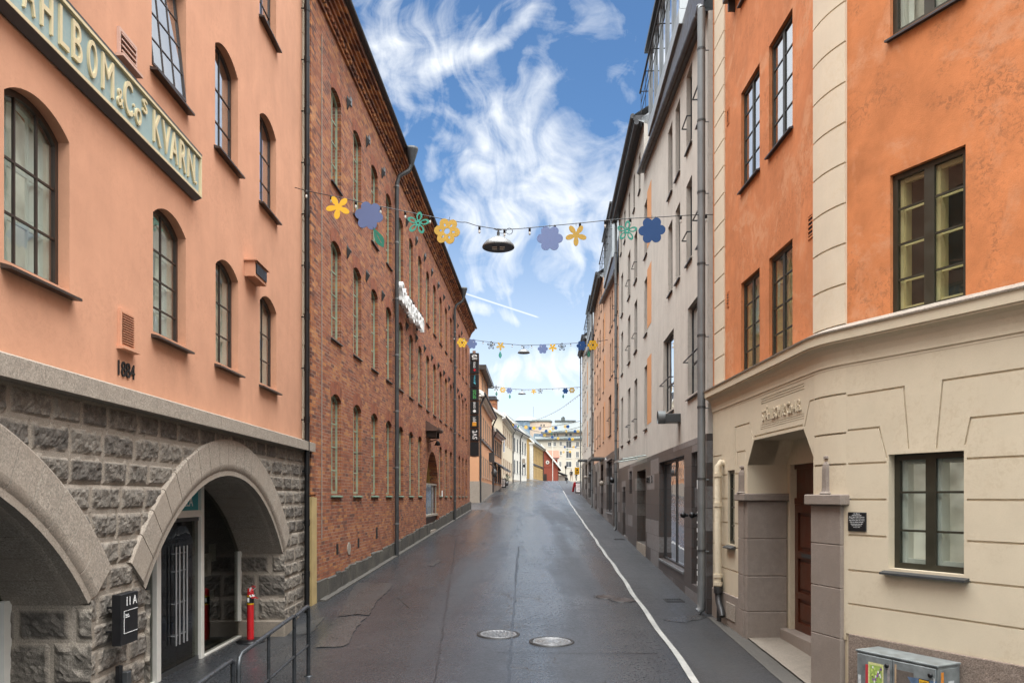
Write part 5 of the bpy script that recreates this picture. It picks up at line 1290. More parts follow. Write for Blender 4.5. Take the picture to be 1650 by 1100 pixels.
# ---- plaque and electrical cabinet
(u0, z1), (u1, z0) = F2.p(1367.5, 824.5, -.02), F2.p(1396.5, 856, -.02)
pq = empty('memorial_plaque', (*F2.w(u0, -.018), z0), 'small black square plaque with rows of white text on the cream wall', 'plaque', rot=F2.ang)
w_, h_ = u1 - u0, z1 - z0
m = MB(); m.box(0, w_, -.018, -.0, 0, h_, 0, .004); m.build('plate', M_INK, pq)
m = MB()
for i, (tx, ww) in enumerate((('I kv. Bakaren', .34), ('LÖFSTADS MAGASIN', .52), ('Bageriet uppfört 1906 av handlanden', .86), ('C. J. Ståhlbom, sedan stadens kvarn,', .88), ('senare kontor, butik och verkstad', .86), ('Ritat av stadens arkitekt', .74), ('Renoverat under åren 1986', .64), ('genom Byggnadsvårdens', .54), ('försorg 1987', .36))):
    m.text(tx, w_ / 2, h_ * (.90 - i * .088 - (.012 if i > 5 else 0)), .0115, -.0185, .0012, width=w_ * ww, align='C')
m.build('print', M_PRINT, pq)
(u0, z1), (u1, _z) = F2.p(1379.5, 1048, -.42), F2.p(1511, 1073, -.42)
z1 = 1.10
cb = empty('electrical_cabinet', (*F2.w(u0, -.42), .27), 'low grey metal cabinet plastered with stickers, against the cream wall', 'cabinet', rot=F2.ang)
W_, H_ = u1 - u0, z1 - .27
DP = .42 + F2.p(1400, 800, 0)[0] * 0 - .06
M_CAB = plain("scuffed_galvanised", (0.20, 0.22, 0.22), 0.5, .25, .35, 7)
m = MB(); m.box(.008, W_ - .008, .012, DP - .01, .0, H_ - .012); m.box(-.004, W_ + .004, -.006, DP, H_ - .012, H_ + .008, 0, .004); m.build('body', M_CAB, cb)
xs_ = [.02, W_ * .375, W_ - .14]
for a_, b_ in ((.02, W_ * .47 - .005), (W_ * .47 + .005, W_ - .02)):
    m = MB(); m.box(a_, b_, -.008, .011, .05, H_ - .03, 0, .004); d_ = m.build('door', M_CAB, cb)
    h_ = MB(); h_.lathe([(.022, 0), (.022, .02), (0, .02)], (0, 0, 0), 10); vs = [(b_ - .05 + v[0], -.009 - v[2], H_ - .10 + v[1]) for v in h_.v]; h_.v = vs; h_.build('lock', M_BLACK, d_)
m = MB(); m.box(W_ - .008, W_ - .001, .04, DP - .04, .05, H_ - .04, 0, .002); m.build('side_panel', M_CAB, cb)
M_STK = {}
def sticker(a_, b_, za, zb, c, nm, y=-.0095):
    mt = M_STK.get(nm) or plain(nm, c, .55, 0, .25, 30); M_STK[nm] = mt
    m = MB(); x0, x1, q0, q1 = W_ * a_ * 1.22, W_ * b_ * 1.22, H_ * za, H_ * zb; m.box(x0, x1, y - .001, y, q0, q1); return m.build('sticker', mt, cb)
sticker(.14, .30, .40, .88, (.62, .62, .28), "pale_yellow_sticker"); sticker(.155, .285, .43, .85, (.30, .42, .10), "green_sticker", -.0107)
for i in range(30):
    rr = random.Random(i); x = .158 + .118 * rr.random(); z = .44 + .38 * rr.random(); sticker(x, x + .014, z, z + .03, [(.75, .78, .7), (.5, .6, .15), (.08, .1, .06), (.25, .05, .35)][i % 4], "sticker_scrap_%s" % "abcd"[i % 4], -.0119 - i * .0001)
sticker(.11, .138, .45, .84, (.45, .04, .05), "red_sticker"); sticker(.34, .365, .4, .9, (.3, .27, .26), "peeled_glue"); sticker(.43, .60, .35, .86, (.12, .10, .085), "dark_peeled_poster"); sticker(.415, .433, .3, .92, (.45, .32, .2), "tan_tape")
m = MB(); m.add([(W_ * 0.659, -.0110, H_ * .8), (W_ * 1.000, -.0110, H_ * .82), (W_ * 0.976, -.0110, H_ * .45), (W_ * 0.781, -.0110, H_ * .6)], [(0, 3, 2, 1)]); m.build('sticker', plain("blue_torn_poster", (.10, .16, .26), .6, 0, .4, 9), cb)
sticker(.655, .745, .70, .80, (.65, .36, .02), "orange_sticker", -.0122); m = MB(); m.box(W_ * 0.793, W_ * 0.915, -.0118, -.0112, H_ * .69, H_ * .81); m.build('sticker', M_INK, cb)
m = MB(); m.text('WIPED', W_ * 0.854, H_ * .72, H_ * .06, -.0134, .0005, align='C', width=W_ * .09); m.build('sticker_print', M_INK, cb)
sticker(.50, .56, .35, .62, (.02, .03, .08), "navy_sticker", -.0112); sticker(.512, .548, .48, .56, (.5, .5, .6), "pale_print", -.0124)
for (y0, y1, za, zb, c, nm) in ((.05, .09, .3, .92, (.62, .22, .03), "orange_strip_sticker"), (.16, .25, .5, .8, (.5, .52, .52), "worn_white_sticker")):
    m = MB(); m.box(W_ + .0005, W_ + .0015, y0, y1, H_ * za, H_ * zb); m.build('sticker', plain(nm, c, .55, 0, .25, 30), cb)
sticker(.79, .80, .5, .85, (.5, .52, .52), "white_edge_tape", -.0112)
sticker(.03, .06, .55, .68, (.5, .52, .52), "worn_white_sticker_small")

# ------------------------------------------------------------------ the row of rendered town houses beyond it
M_SLATE = brick("slate_slabs", [(0.0, (0.068, 0.064, 0.061)), (0.5, (0.082, 0.078, 0.075)), (0.66, (0.095, 0.09, 0.087)), (0.74, (0.19, 0.185, 0.182)), (1.0, (0.23, 0.225, 0.222))], (0.05, 0.046, 0.043), bw=1.7, bh=.43, bmp=.1, grime=.0)
M_SLATE.node_tree.nodes['Principled BSDF'].inputs['Roughness'].default_value = .42
def town_house(Yn, Yf, dz, wallm, label, detail):
    fr = Fr(wall_r(Yf), Yf, -.0468, -1.0, G(Yn)); Lh = (Yf - Yn) * math.hypot(1, .0468)
    root = fr.root('town_house', label, 'building'); Z5 = fr.L(root)
    def U(off): return Lh - off * math.hypot(1, .0468)       # off = metres up the street from the near end
    BT = 4.0 + dz; h_ = dz if not detail else 0
    top = lambda off: 12.0 + dz * .6 + .105 * off
    SB = 10.2                                                # where the taller far half begins
    TB = 14.75 + dz * .5
    rows = [(4.96 + dz, 6.88 + dz), (7.9 + dz * .8, 9.6 + dz * .8), (10.35 + dz * .7, 12.0 + dz * .7)]
    ws = []
    ws += [(U(2.25), U(.35), *rows[0], 3, None, (.75, .10)), (U(5.95), U(4.2), *rows[0], 3, None, (.75, .10))]
    for r_ in (1, 2):
        for a_, b_, rl in ((.42, 1.12, 1), (1.72, 2.42, 1), (3.25, 3.92, 0), (4.4, 5.1, 0)): ws.append((U(b_), U(a_), *rows[r_], 2, None, (.5, .10) if rl else None))
    for r_ in (0, 1, 2): ws.append((U(10.15), U(9.4), *rows[r_], 1, 'strip', None))
    for r_ in (0, 1, 2):
        for a_ in (12.2, 14.5): ws.append((U(a_ + .95), U(a_), *rows[r_], 2, None, (.5, .10)))
        ws.append((U(18.3), U(17.4), *rows[r_], 1, None, None))
    for a_ in (11.2, 12.9, 14.6, 16.4, 18.0): ws.append((U(a_ + .55), U(a_), 13.0 + dz * .6, 14.2 + dz * .6, 1, None, None))
    outer = [(0, BT), (Lh, BT), (Lh, top(0)), (U(SB), top(SB)), (U(SB), TB), (0, TB)]
    m = MB(); m.prism(outer, 0, .36, [arch_loop(w_[0], w_[1], w_[2], w_[3], 0) for w_ in ws]); m.build('wall', wallm, root, Z5)
    for w_ in ws:
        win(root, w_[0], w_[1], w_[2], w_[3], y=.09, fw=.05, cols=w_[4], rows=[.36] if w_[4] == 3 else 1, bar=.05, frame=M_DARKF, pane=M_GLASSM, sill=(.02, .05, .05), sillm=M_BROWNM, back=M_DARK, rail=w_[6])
        if w_[5]: m = MB(); m.box(w_[1] + .02, w_[1] + 1.0, -.006, .05, w_[2] + .05, w_[3] + .15); m.build('colour_panel', M_STRIP, root, Z5)
    # slate base: shop, doors
    Y = lambda off: Yn + off
    if detail:
        ops = [(fr.u(1064), fr.u(1104.5), 1.14, 3.72, 'shop'), (fr.u(1116.5), fr.u(1131), .98, 3.72, 'shopdoor'), (fr.u(1028), fr.u(1042), 1.3, 3.66, 'oak'), (fr.u(1015.5), fr.u(1019.5), 2.92, 3.74, 'small'), (fr.u(1004.5), fr.u(1009), 1.25, 3.2, 'dark')]
    else:
        g = G(Yn + 8)
        ops = [(U(7.0), U(3.2), G(Yn + 5) + .5, 3.7 + dz, 'shop'), (U(2.5), U(1.4), G(Yn + 2) + .05, 3.6 + dz, 'shopdoor'), (U(11.4), U(9.6), G(Yn + 10.5) + .1, 3.7 + dz, 'dark'), (U(16.8), U(15.6), G(Yn + 16) + .1, 3.5 + dz, 'dark')]
    m = MB(); m.prism([(0, .0), (Lh, .0), (Lh, BT - .004), (0, BT - .004)], -.03, .36, [arch_loop(o_[0], o_[1], o_[2], o_[3], 0) for o_ in ops]); m.build('slate_base', M_SLATE, root, Z5)
    for (a_, b_, z0, z1, kd) in ops:
        if kd == 'shop':
            f = MB(); lattice(f, b_ - a_, z1 - z0, 0, .10, .05, .06, 2, 1, .04); t = f.build('shop_window', M_DARKF, root, (a_, 0, z0 + Z5[2]))
            p_ = MB(); p_.box(.03, b_ - a_ - .03, .135, .143, .03, z1 - z0 - .03); p_.build('pane', M_SHOP, t)
            s_ = MB(); s_.box(-.0, b_ - a_, -.06, .2, -.05, -.002); s_.build('sill', M_ZINC, t)
            b2 = MB(); b2.box(-.2, b_ - a_ + .2, 1.0, 1.05, -.3, z1 - z0); b2.box(.1, b_ - a_ - .4, .30, .31, .05, 1.95, 1); b2.build('shop_interior', [M_DARK, M_ROOMGLOW], t)
        elif kd == 'shopdoor':
            f = MB(); lattice(f, b_ - a_, z1 - z0, 0, .12, .06, .05, 2, [.8], .05); t = f.build('shop_door', M_DARKF, root, (a_, 0, z0 + Z5[2]))
            p_ = MB(); p_.box(.03, b_ - a_ - .03, .145, .152, .03, z1 - z0 - .03); p_.build('pane', M_SHOP, t)
            q_ = MB(); hx = (b_ - a_) * .5
            for x in (hx - .12, hx + .12): q_.tube([(x, .12, .55), (x, .05, .6), (x, .05, 1.15), (x, .12, 1.2)], .014, 6)
            q_.build('handle', M_STEEL, t)
            b2 = MB(); b2.box(-.2, b_ - a_ + .2, 1.0, 1.05, -.1, z1 - z0); b2.build('shop_interior', M_DARK, t)
        elif kd == 'oak':
            f = MB(); f.box(0, .5, .36, .42, 0, z1 - z0); f.box(.5, b_ - a_, .40, .46, .1, 2.0); f.box(.02, .48, .35, .36, .15, 1.0); f.box(.02, .48, .35, .36, 1.1, 1.9); t = f.build('oak_door', M_OAK, root, (a_, 0, z0 + Z5[2]))
            q_ = MB(); q_.tube([(b_ - a_ - .25, .3, .7), (b_ - a_ - .25, .3, 1.5)], .02, 6); q_.build('handle', M_STEEL, t)
            s_ = MB(); s_.box(-.0, b_ - a_, -.05, .36, -.5, -.002); s_.build('step', M_LEDGE, t)
        elif kd == 'small':
            f = MB(); lattice(f, b_ - a_, z1 - z0, 0, .12, .04, .05, 1, 1, .03); t = f.build('window', M_DARKF, root, (a_, 0, z0 + Z5[2])); p_ = MB(); p_.box(.02, b_ - a_ - .02, .14, .15, .02, z1 - z0 - .02); p_.build('pane', M_SHOP, t)
        else:
            f = MB(); lattice(f, b_ - a_, z1 - z0, 0, .30, .06, .05, 1, [.78], .06); f.box(.06, b_ - a_ - .06, .33, .345, .06, z1 - z0 - .06); f.build('doorway', M_DARKF, root, (a_, 0, z0 + Z5[2]))
    if detail:
        for x in (1101.5, 1116):
            u, z = fr.p(x, 829.5, -.12); m = MB(); m.add(*ico((u, -.13, z), .066, 2), 0, True); m.tube([(u, -.13, z), (u, .1, z)], .03, 8); m.build('globe_lamp', M_BLACK, root, Z5)
        u0, z0 = fr.p(1077, 679, -.3); u1, z1 = fr.p(1097, 651, -.3)
        u1 = fr.u(1097); m = MB(); m.box(u1 - .40, u1, -.34, 0, z0, z1, 0, .008); v_ = m.build('vent_hood', M_ZINCD, root, Z5)
        m = MB(); zc_ = (z0 + z1) / 2 + .03; m.tube([(u1 - .20, -.33, zc_), (u1 - .20, -.50, zc_)], .15, 16, 0, False); m.tube([(u1 - .20, -.34, zc_), (u1 - .20, -.36, zc_)], .14, 16); m.build('duct', M_ZINC, v_)
        m = MB(); m.text('VERA', fr.u(1043.5), 3.22, .17, -.031, .02, width=.9); m.text('3', fr.u(1052), 3.2, .22, -.031, .02); m.build('dark_letters', M_IRON, root, Z5)
        m = MB(); a_, z1 = fr.p(1008, 743, -.5); b_, z2 = fr.p(1043, 741, -.5); m.add([(fr.u(1026), -.75, 3.98), (fr.u(1043), -.75, 3.98), (fr.u(1043), -.02, 4.10), (fr.u(1026), -.02, 4.10)], [(0, 1, 2, 3)]); m.add([(fr.u(1026), -.75, 3.99), (fr.u(1043), -.75, 3.99), (fr.u(1043), -.02, 4.11), (fr.u(1026), -.02, 4.11)], [(0, 1, 2, 3)]); cp = m.build('door_canopy', M_GLASS, root, Z5)
        m = MB()
        for u in (fr.u(1028), fr.u(1041)): m.tube([(u, -.75, 3.97), (u, 0, 4.09)], .02, 6)
        m.box(fr.u(1026), fr.u(1043), -.77, -.745, 3.96, 4.01); m.build('canopy_arms', M_STEEL, cp)
    else:
        m = MB(); m.box(U(12.0), U(9.2), -.7, 0, 4.05 + dz - .1, 4.05 + dz); m.build('door_canopy', M_ZINC, root, Z5)
        m = MB(); m.text('BUTIK' if dz < 1 else 'CAFE', U(7.6), 3.82 + dz - .02, .14, -.031, .02); m.build('shop_letters', M_PRINT, root, Z5)
        for q_ in (1.1, 8.3): m = MB(); m.add(*ico((U(q_), -.2, 2.6 + dz), .13, 2), 0, True); m.tube([(U(q_), -.2, 2.6 + dz), (U(q_), 0, 2.6 + dz)], .03, 6); m.build('globe_lamp', M_LEDGE if q_ > 5 else M_BLACK, root, Z5)
    # eaves, roof and the zinc bays that stand on it
    m = MB(); m.tube([(U(-.05), -.16, top(0) + .02), (U(SB), -.16, top(SB) + .02)], .075, 10); m.add([(U(0), -.1, top(0)), (U(SB), -.1, top(SB)), (U(SB), .0, 13.55 + dz * .6), (U(0), .0, 13.55 + dz * .6), (U(0), .0, top(0) - .01), (U(SB), .0, top(SB) - .01)], [(0, 1, 2, 3), (0, 4, 5, 1)]); m.build('gutter', M_BROWNM, root, Z5)
    m = MB(); m.box(0 - .02, U(SB), -.34, .36, TB, TB + .16); m.tube([(-.02, -.36, TB + .14), (U(SB), -.36, TB + .14)], .08, 10); m.tube([(-.02, -.24, TB - .06), (U(SB), -.24, TB - .06)], .08, 10); m.build('eaves', M_TIN, root, Z5)
    m = MB(); zr = 17.0 + dz * .5
    m.add([(U(0), .0, 13.55 + dz * .6), (U(SB), .0, 13.55 + dz * .6), (U(SB), 4, zr), (U(0), 4, zr)], [(0, 1, 2, 3)]); m.add([(U(SB), -.34, TB + .17), (0, -.34, TB + .17), (0, 4, zr + .6), (U(SB), 4, zr + .6)], [(0, 1, 2, 3)])
    m.add([(U(SB), -.2, TB), (U(SB), 4, zr + .6), (U(SB), 4, 13)], [(0, 1, 2)]); m.box(0, Lh, 4, 11.0, zr - .3, zr + .3); m.build('roof', M_ZINCL, root, Z5)
    u1, u0 = U(2.95), U(8.6); zb, zt_ = 13.5 + dz * .6, 16.0 + dz * .6
    m = MB(); m.box(u0, u1, -.08, 3.0, zb, zb + .35, 0, .01); m.box(u0 - .06, u1 + .06, -.18, 3.0, zt_, zt_ + .10, 1); m.box(u0, u0 + .1, -.06, 3.0, zb + .35, zt_); m.box(u1 - .1, u1, -.06, 3.0, zb + .35, zt_); m.box(u0 + .1, u1 - .1, .4, 3.0, zb + .35, zt_, 1)
    by = m.build('roof_bay', [M_ZINCL, M_DARKF], root, Z5)
    for i in range(5):
        a_ = u0 + .1 + (u1 - u0 - .2) * i / 5; b_ = u0 + .1 + (u1 - u0 - .2) * (i + 1) / 5
        f = MB(); f.prism([(a_, zb + .35), (b_, zb + .35), (b_, zt_), (a_, zt_)], -.05, .05, [[(a_ + .07, zb + .42), (b_ - .07, zb + .42), (b_ - .07, zt_ - .12), (a_ + .07, zt_ - .12)]]); f.box(a_ + .07, b_ - .07, .0, .008, zb + .42, zt_ - .12, 1); f.build('bay_window', [M_ZINCL, M_GLASSM], by)
    m = MB(); m.tube([(u0 - .1, -.30, zb + 1.35), (u1 + .1, -.30, zb + 1.35)], .03, 6)
    for i in range(6): x = u0 + (u1 - u0) * i / 5; m.tube([(x, -.05, zb + 1.35), (x, -.30, zb + 1.35)], .015, 5); m.tube([(x, -.28, zb + .3), (x, -.28, zb + 1.35)], .008, 4)
    m.tube([(u0, -.28, zb + .7), (u1, -.28, zb + .7)], .01, 4); m.tube([(u0, -.28, zb + 1.0), (u1, -.28, zb + 1.0)], .01, 4); m.build('bay_railing', M_DARKF, by)
    # rain pipes
    for u, tp in ((U(-.05), top(0)), (.1, TB)):
        if u > 1 and not detail: continue
        w0 = fr.w(u); g0 = G(w0[1]); d_ = MB(); d_.tube([(u, -.14, g0 + .22), (u, -.14, tp)], .075 if u > 1 else .055, 12); d_.tube([(u, -.14, g0 + .28), (u, -.14, g0 + .12), (u - .0, -.20, g0 + .07)], .078 if u > 1 else .06, 12)
        zz = g0 + 1.2
        while zz < tp: d_.tube([(u, -.14, zz), (u, -.14, zz + .04)], .082 if u > 1 else .064, 12, 1); d_.tube([(u, -.14, zz), (u, 0.0, zz)], .012, 5); zz += 1.35
        if u > 1: d_.tube([(u, -.14, tp), (u - .03, -.16, tp + .05), (u - .25, -.16, tp + .02)], .07, 10)
        d_.build('downpipe', [M_ZINC, M_ZINCD], root, Z5)
        if u > 1:
            m = MB(); rr = random.Random(5)
            for i in range(9): zq = 1.1 + i * .17 + .05 * rr.random(); w_ = rr.uniform(.015, .035); m.box(u - w_, u + w_, -.219, -.2165, zq, zq + rr.uniform(.03, .09))
            m.box(u - .03, u + .03, -.219, -.2165, 2.95, 3.12); m.build('pipe_stickers', M_PRINT, root, Z5)
    b = MB(); b.box(.002, .3, .37, 11, .0, TB - .02); b.box(Lh - .3, Lh - .002, .37, 11, .0, 12.0 + dz * .6); b.box(0, Lh, 11, 11.3, 0, 14.5); b.box(U(SB) - .15, U(SB) + .15, .37, 4, 12.5, TB - .02); b.build('side_walls', wallm, root, Z5)
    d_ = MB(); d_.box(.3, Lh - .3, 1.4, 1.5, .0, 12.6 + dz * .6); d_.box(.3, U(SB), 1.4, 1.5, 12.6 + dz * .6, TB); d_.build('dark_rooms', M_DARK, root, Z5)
    return fr, root
town_house(15.08, 34.5, 0.0, M_GREY, 'grey-beige rendered town house with dark slate shopfront, next to the orange corner house', True)
town_house(34.5, 53.7, .93, M_PEACH, 'peach rendered town house with a zinc roof bay, between two grey ones', False)
town_house(53.7, 73.0, 1.72, M_GREY, 'far grey-beige rendered town house before the brick-red one', False)
# ------------------------------------------------------------------ houses farther up the street
M_CREAMH = plaster("cream_house", (0.62, 0.54, 0.40), 0.05); M_WHITEH = plaster("white_house", (0.66, 0.63, 0.56), 0.05); M_YELH = plaster("ochre_house", (0.50, 0.34, 0.14), 0.06)
M_BROWNH = plaster("sand_brown_house", (0.44, 0.27, 0.16), 0.08); M_REDH = plain("falu_red_boards", (0.26, 0.06, 0.035), .85, 0, .15, 5, .2)
M_PEACHH = plaster("pale_orange_house", (0.60, 0.32, 0.18), 0.06); M_FRAMEH = plain("pale_brown_frames", (0.40, 0.28, 0.2), .6); M_PANEH = plain("far_pane", (0.09, 0.095, 0.10), .08, 0, .3, 2)
M_TRIMH = plain("white_trim", (0.70, 0.68, 0.62), .6); M_BLOCK = plaster("pale_block", (0.56, 0.51, 0.42), 0.05); M_BLOCK2 = plaster("pinkish_block", (0.58, 0.47, 0.37), 0.05); M_GLROOF = plain("blue_grey_glazing", (0.22, 0.30, 0.37), .25, .2, .2, 1)
def farwin(root, fr, u, z, w, h, frame=None, div=2, off=0.0):
    f = MB(); t = .07
    f.prism([(0, 0), (w, 0), (w, h), (0, h)], -.05, .0, [[(t, t), (w - t, t), (w - t, h - t), (t, h - t)]])
    for i in range(1, div): f.box(w * i / div - .025, w * i / div + .025, -.045, 0, t, h - t)
    f.box(-.06, w + .06, -.10, 0, -.06, -.002)
    o = f.build('window', frame or M_FRAMEH, root, (u, off, z - root.location.z))
    p_ = MB(); p_.box(t, w - t, -.02, -.005, t, h - t); p_.build('pane', M_PANEH, o)
    return o
def house(p0, p1, zb, ze, ridge, depth, wall, roofm, label, wins, frame=None, base=None, pipes=(), over=.4, gable_trim=None):
    fr = Fr(p0[0], p0[1], p1[0] - p0[0], p1[1] - p0[1], zb); L = math.hypot(p1[0] - p0[0], p1[1] - p0[1]); root = fr.root('street_house', label, 'house'); Z5 = fr.L(root); md = depth / 2
    b = MB(); b.add([(0, 0, zb - 2), (L, 0, zb - 2), (L, depth, zb - 2), (0, depth, zb - 2), (0, 0, ze), (L, 0, ze), (L, depth, ze), (0, depth, ze), (0, md, ze + ridge), (L, md, ze + ridge)],
                    [(0, 1, 5, 4), (1, 2, 6, 9, 5), (2, 3, 7, 6), (3, 0, 4, 8, 7)]); b.build('wall', wall, root, Z5)
    r = MB(); t = .16; sl = ridge / md; g = .3
    for s_ in (0, 1):
        y0, y1 = (-over, md) if s_ == 0 else (depth + over, md); z0 = ze - over * sl + .02; z1 = ze + ridge + .02
        vs = [(-g, y0, z0), (L + g, y0, z0), (L + g, y1, z1), (-g, y1, z1)]; vs += [(x, y, z + t) for x, y, z in vs]
        r.add(vs, [(0, 3, 2, 1), (4, 5, 6, 7), (0, 1, 5, 4), (1, 2, 6, 5), (2, 3, 7, 6), (3, 0, 4, 7)])
    ro = r.build('roof', roofm, root, Z5)
    v_ = MB()
    for y0 in (-over, depth + over): z0 = ze - over * sl; v_.add([(-g - .03, y0, z0 - .08), (-g - .03, md, ze + ridge - .08), (-g - .03, md, ze + ridge + .22), (-g - .03, y0, z0 + .22), (-g + .04, y0, z0 - .08), (-g + .04, md, ze + ridge - .08)], [(0, 1, 2, 3), (0, 4, 5, 1)])
    v_.box(-g, L + g, -over - .02, -.0, ze - over * sl - .10, ze - over * sl + .02); v_.box(0, L, -.12, 0, ze - .55, ze - .3); v_.build('eaves_trim', gable_trim or M_TRIMH, root, Z5)
    gt = MB(); gt.tube([(-g, -over - .07, ze - over * sl + .1), (L + g, -over - .07, ze - over * sl + .1)], .09, 8); gt.build('gutter', M_TIN, ro)
    if base: m = MB(); m.box(-.04, L + .02, -.05, depth, zb - 2, base[0]); m.build('stone_base', base[1], root, Z5)
    for (u0, u1, n, z, w, h) in wins:
        for i in range(n): farwin(root, fr, u0 + (u1 - u0) * (i + .5) / n - w / 2, z, w, h, frame)
    for u in pipes:
        m = MB(); zg = G(fr.w(u)[1]); m.tube([(u, -.10, zg), (u, -.10, ze - 1.0), (u, -over - .05, ze - .25)], .075, 8); m.build('downpipe', M_TIN, root, Z5)
    return fr, root, L, ro
def chimney(fr, ro, u, y, z0, z1, w, mat, cap=True):
    m = MB(); m.box(u - w, u + w, y - w * .8, y + w * .8, z0, z1); c_ = m.build('chimney', mat, ro, (0, 0, 0))
    if cap: k_ = MB(); k_.box(u - w - .12, u + w + .12, y - w - .05, y + w + .05, z1, z1 + .12); k_.box(u - w * .9, u + w * .9, y - w * .7, y + w * .7, z1 + .121, z1 + .55); k_.build('cap', M_TIN, ro)
fr, ro_, L, rf = house((-2.53, 61), (-1.99, 79), G(61), 10.8, 2.6, 9, M_PEACHH, M_TIN, 'pale orange corner house on a grey stone base past the side street', [(.6, 17.4, 6, 7.6, 1.15, 1.75), (.6, 17.4, 6, 4.4, 1.1, 1.7)], M_FRAMEH, (4.0, M_LEDGE), (.2, 17.8))
m = MB(); m.box(1.2, 11.5, -.03, 5, 10.8, 12.7); m.box(.8, 11.9, -.5, 5.4, 12.7, 13.05, 1); m.box(-.02, L, -.10, 0, 7.25, 7.42, 1); m.build('attic_storey', [M_PEACHH, M_BROWNM], ro_, fr.L(ro_))
for u in (3, 6, 9): farwin(ro_, fr, u, 11.1, 1.0, 1.3, M_FRAMEH, 2, -.03)
chimney(fr, rf, 14.0, 4.5, 12.5, 14.3, .7, M_ZINCD, False)
m = MB(); m.box(12.8, 13.5, -.5, 0, 6.0, 6.9); m.tube([(13.1, 0, 5.9), (13.1, -.5, 5.6), (13.1, -.6, 5.0)], .06, 6); m.lathe([(.05, .5), (.3, .2), (.22, -.2), (0, -.3)], (13.1, -.5, 4.9), 10); m.build('wall_lantern', M_ZINCD, ro_, fr.L(ro_))
fr, ro_, L, rf = house((-1.97, 79.2), (-1.21, 91), G(79), 9.6, 2.4, 8, M_BROWNH, M_TIN, 'sand brown house with dark shop awnings, between the orange and cream houses', [(.4, 11.4, 5, 7.2, 1.0, 1.5), (.4, 11.4, 4, 4.3, 1.3, 1.7)], M_BROWNM, (4.0, M_LEDGE), (.15,))
m = MB()
for a_, b_ in ((.6, 5.3), (6.2, 11.2)): m.add([(a_, -1.1, 5.75), (b_, -1.1, 5.75), (b_, 0, 6.45), (a_, 0, 6.45), (a_, -1.1, 5.5), (b_, -1.1, 5.5)], [(0, 1, 2, 3), (4, 5, 1, 0), (0, 3, 4), (1, 5, 2)])
m.build('shop_awning', M_DARKF, ro_, fr.L(ro_))
fr, ro_, L, rf = house((-1.12, 91.2), (.02, 110), G(92), 12.1, 2.9, 8.6, M_CREAMH, M_TIN, 'cream house with its white-edged gable towards the street foot', [(.6, 18, 5, 9.2, 1.1, 1.9), (.6, 18, 5, 5.6, 1.2, 1.7)], M_FRAMEH, (4.9, M_LEDGE), ())
chimney(fr, rf, 2.0, 4.0, 13.5, 16.3, .55, M_TIN, False); chimney(fr, rf, 14.0, 4.3, 13.8, 16.4, .5, M_TIN, False)
fr, ro_, L, rf = house((.05, 110.2), (2.3, 125), G(110), 12.35, 3.0, 8.6, M_WHITEH, M_TIN, 'white two-storey house with slim windows and black rain pipes', [(.6, 14.4, 5, 9.3, 1.0, 1.8), (.6, 14.4, 5, 6.2, 1.0, 1.8)], M_ZINC, (5.2, M_LEDGE), (.1, 7.4))
chimney(fr, rf, 3.5, 3.4, 14.5, 16.6, .75, M_BRICKO)
fr, ro_, L, rf = house((3.2, 127), (5.7, 146), G(127), 11.7, 4.4, 9.0, M_YELH, M_GREYROOF, 'ochre yellow house with a broad white verge and dark roof', [(.8, 18.4, 7, 8.6, 1.2, 2.0), (.8, 18.4, 7, 5.9, 1.2, 1.7)], plain("ochre_frames", (.45, .30, .12), .6), (5.7, M_LEDGE), (18.6,))
m = MB(); m.box(-.05, .55, -.12, .4, 5.5, 11.2); m.box(-.15, .65, -.2, .5, 11.2, 11.5); m.box(.0, L, -.1, 0, 7.9, 8.2, 1); m.build('corner_pilaster', [M_TRIMH, M_BROWNM], ro_, fr.L(ro_))
# the red boarded house at the crest: gable towards the street foot
Yr = 150.0; s_ = Yr / FPX; X = lambda x: (x - CX) * s_; Zr = lambda y: CH + (HY - y) * s_
rd = empty('red_house', (X(886), Yr, 5.2), 'falu red boarded house with white verge and a round window', 'house')
rx0, rx1, zp = X(858) - rd.location.x, X(899) - rd.location.x, Zr(716) - 5.2
xp = X(871) - rd.location.x; zr1 = Zr(757) - 5.2
m = MB(); ol = [(rx0 - 2.0, -1.0), (rx1, -1.0), (rx1, zr1 + .5), (xp, zp), (rx0 - 2, zr1 + .5)]; m.prism(ol, 0, 9.0); m.build('wall', M_REDH, rd)
m = MB(); sl = (zr1 - zp) / (X(905) - rd.location.x - xp); xe = X(905.5) - rd.location.x
m.add([(xp, -.4, zp + .1), (xe, -.4, zr1), (xe, 9.4, zr1), (xp, 9.4, zp + .1), (xp, -.4, zp + .25), (xe, -.4, zr1 + .15), (xe, 9.4, zr1 + .15), (xp, 9.4, zp + .25)], [(0, 1, 2, 3), (4, 7, 6, 5), (0, 4, 5, 1), (1, 5, 6, 2)])
m.add([(xp, -.4, zp + .1), (rx0 - 2.6, -.4, zr1), (rx0 - 2.6, 9.4, zr1), (xp, 9.4, zp + .1)], [(3, 2, 1, 0)]); m.build('roof', M_ROOFT, rd)
m = MB(); m.add([(xp, -.45, zp - .12), (xe, -.45, zr1 - .22), (xe, -.45, zr1 + .18), (xp, -.45, zp + .30), (xp, -.1, zp - .12), (xe, -.1, zr1 - .22)], [(0, 1, 2, 3), (0, 4, 5, 1)]); m.build('verge', M_TRIMH, rd)
m = MB(); c_ = (X(882.3) - rd.location.x, Zr(744.5) - 5.2); m.prism([(c_[0] + .34 * math.cos(i * .3927), c_[1] + .34 * math.sin(i * .3927)) for i in range(16)], -.06, 0, [[(c_[0] + .16 * math.cos(i * .3927), c_[1] + .16 * math.sin(i * .3927)) for i in range(16)]]); rw = m.build('round_window', M_TRIMH, rd)
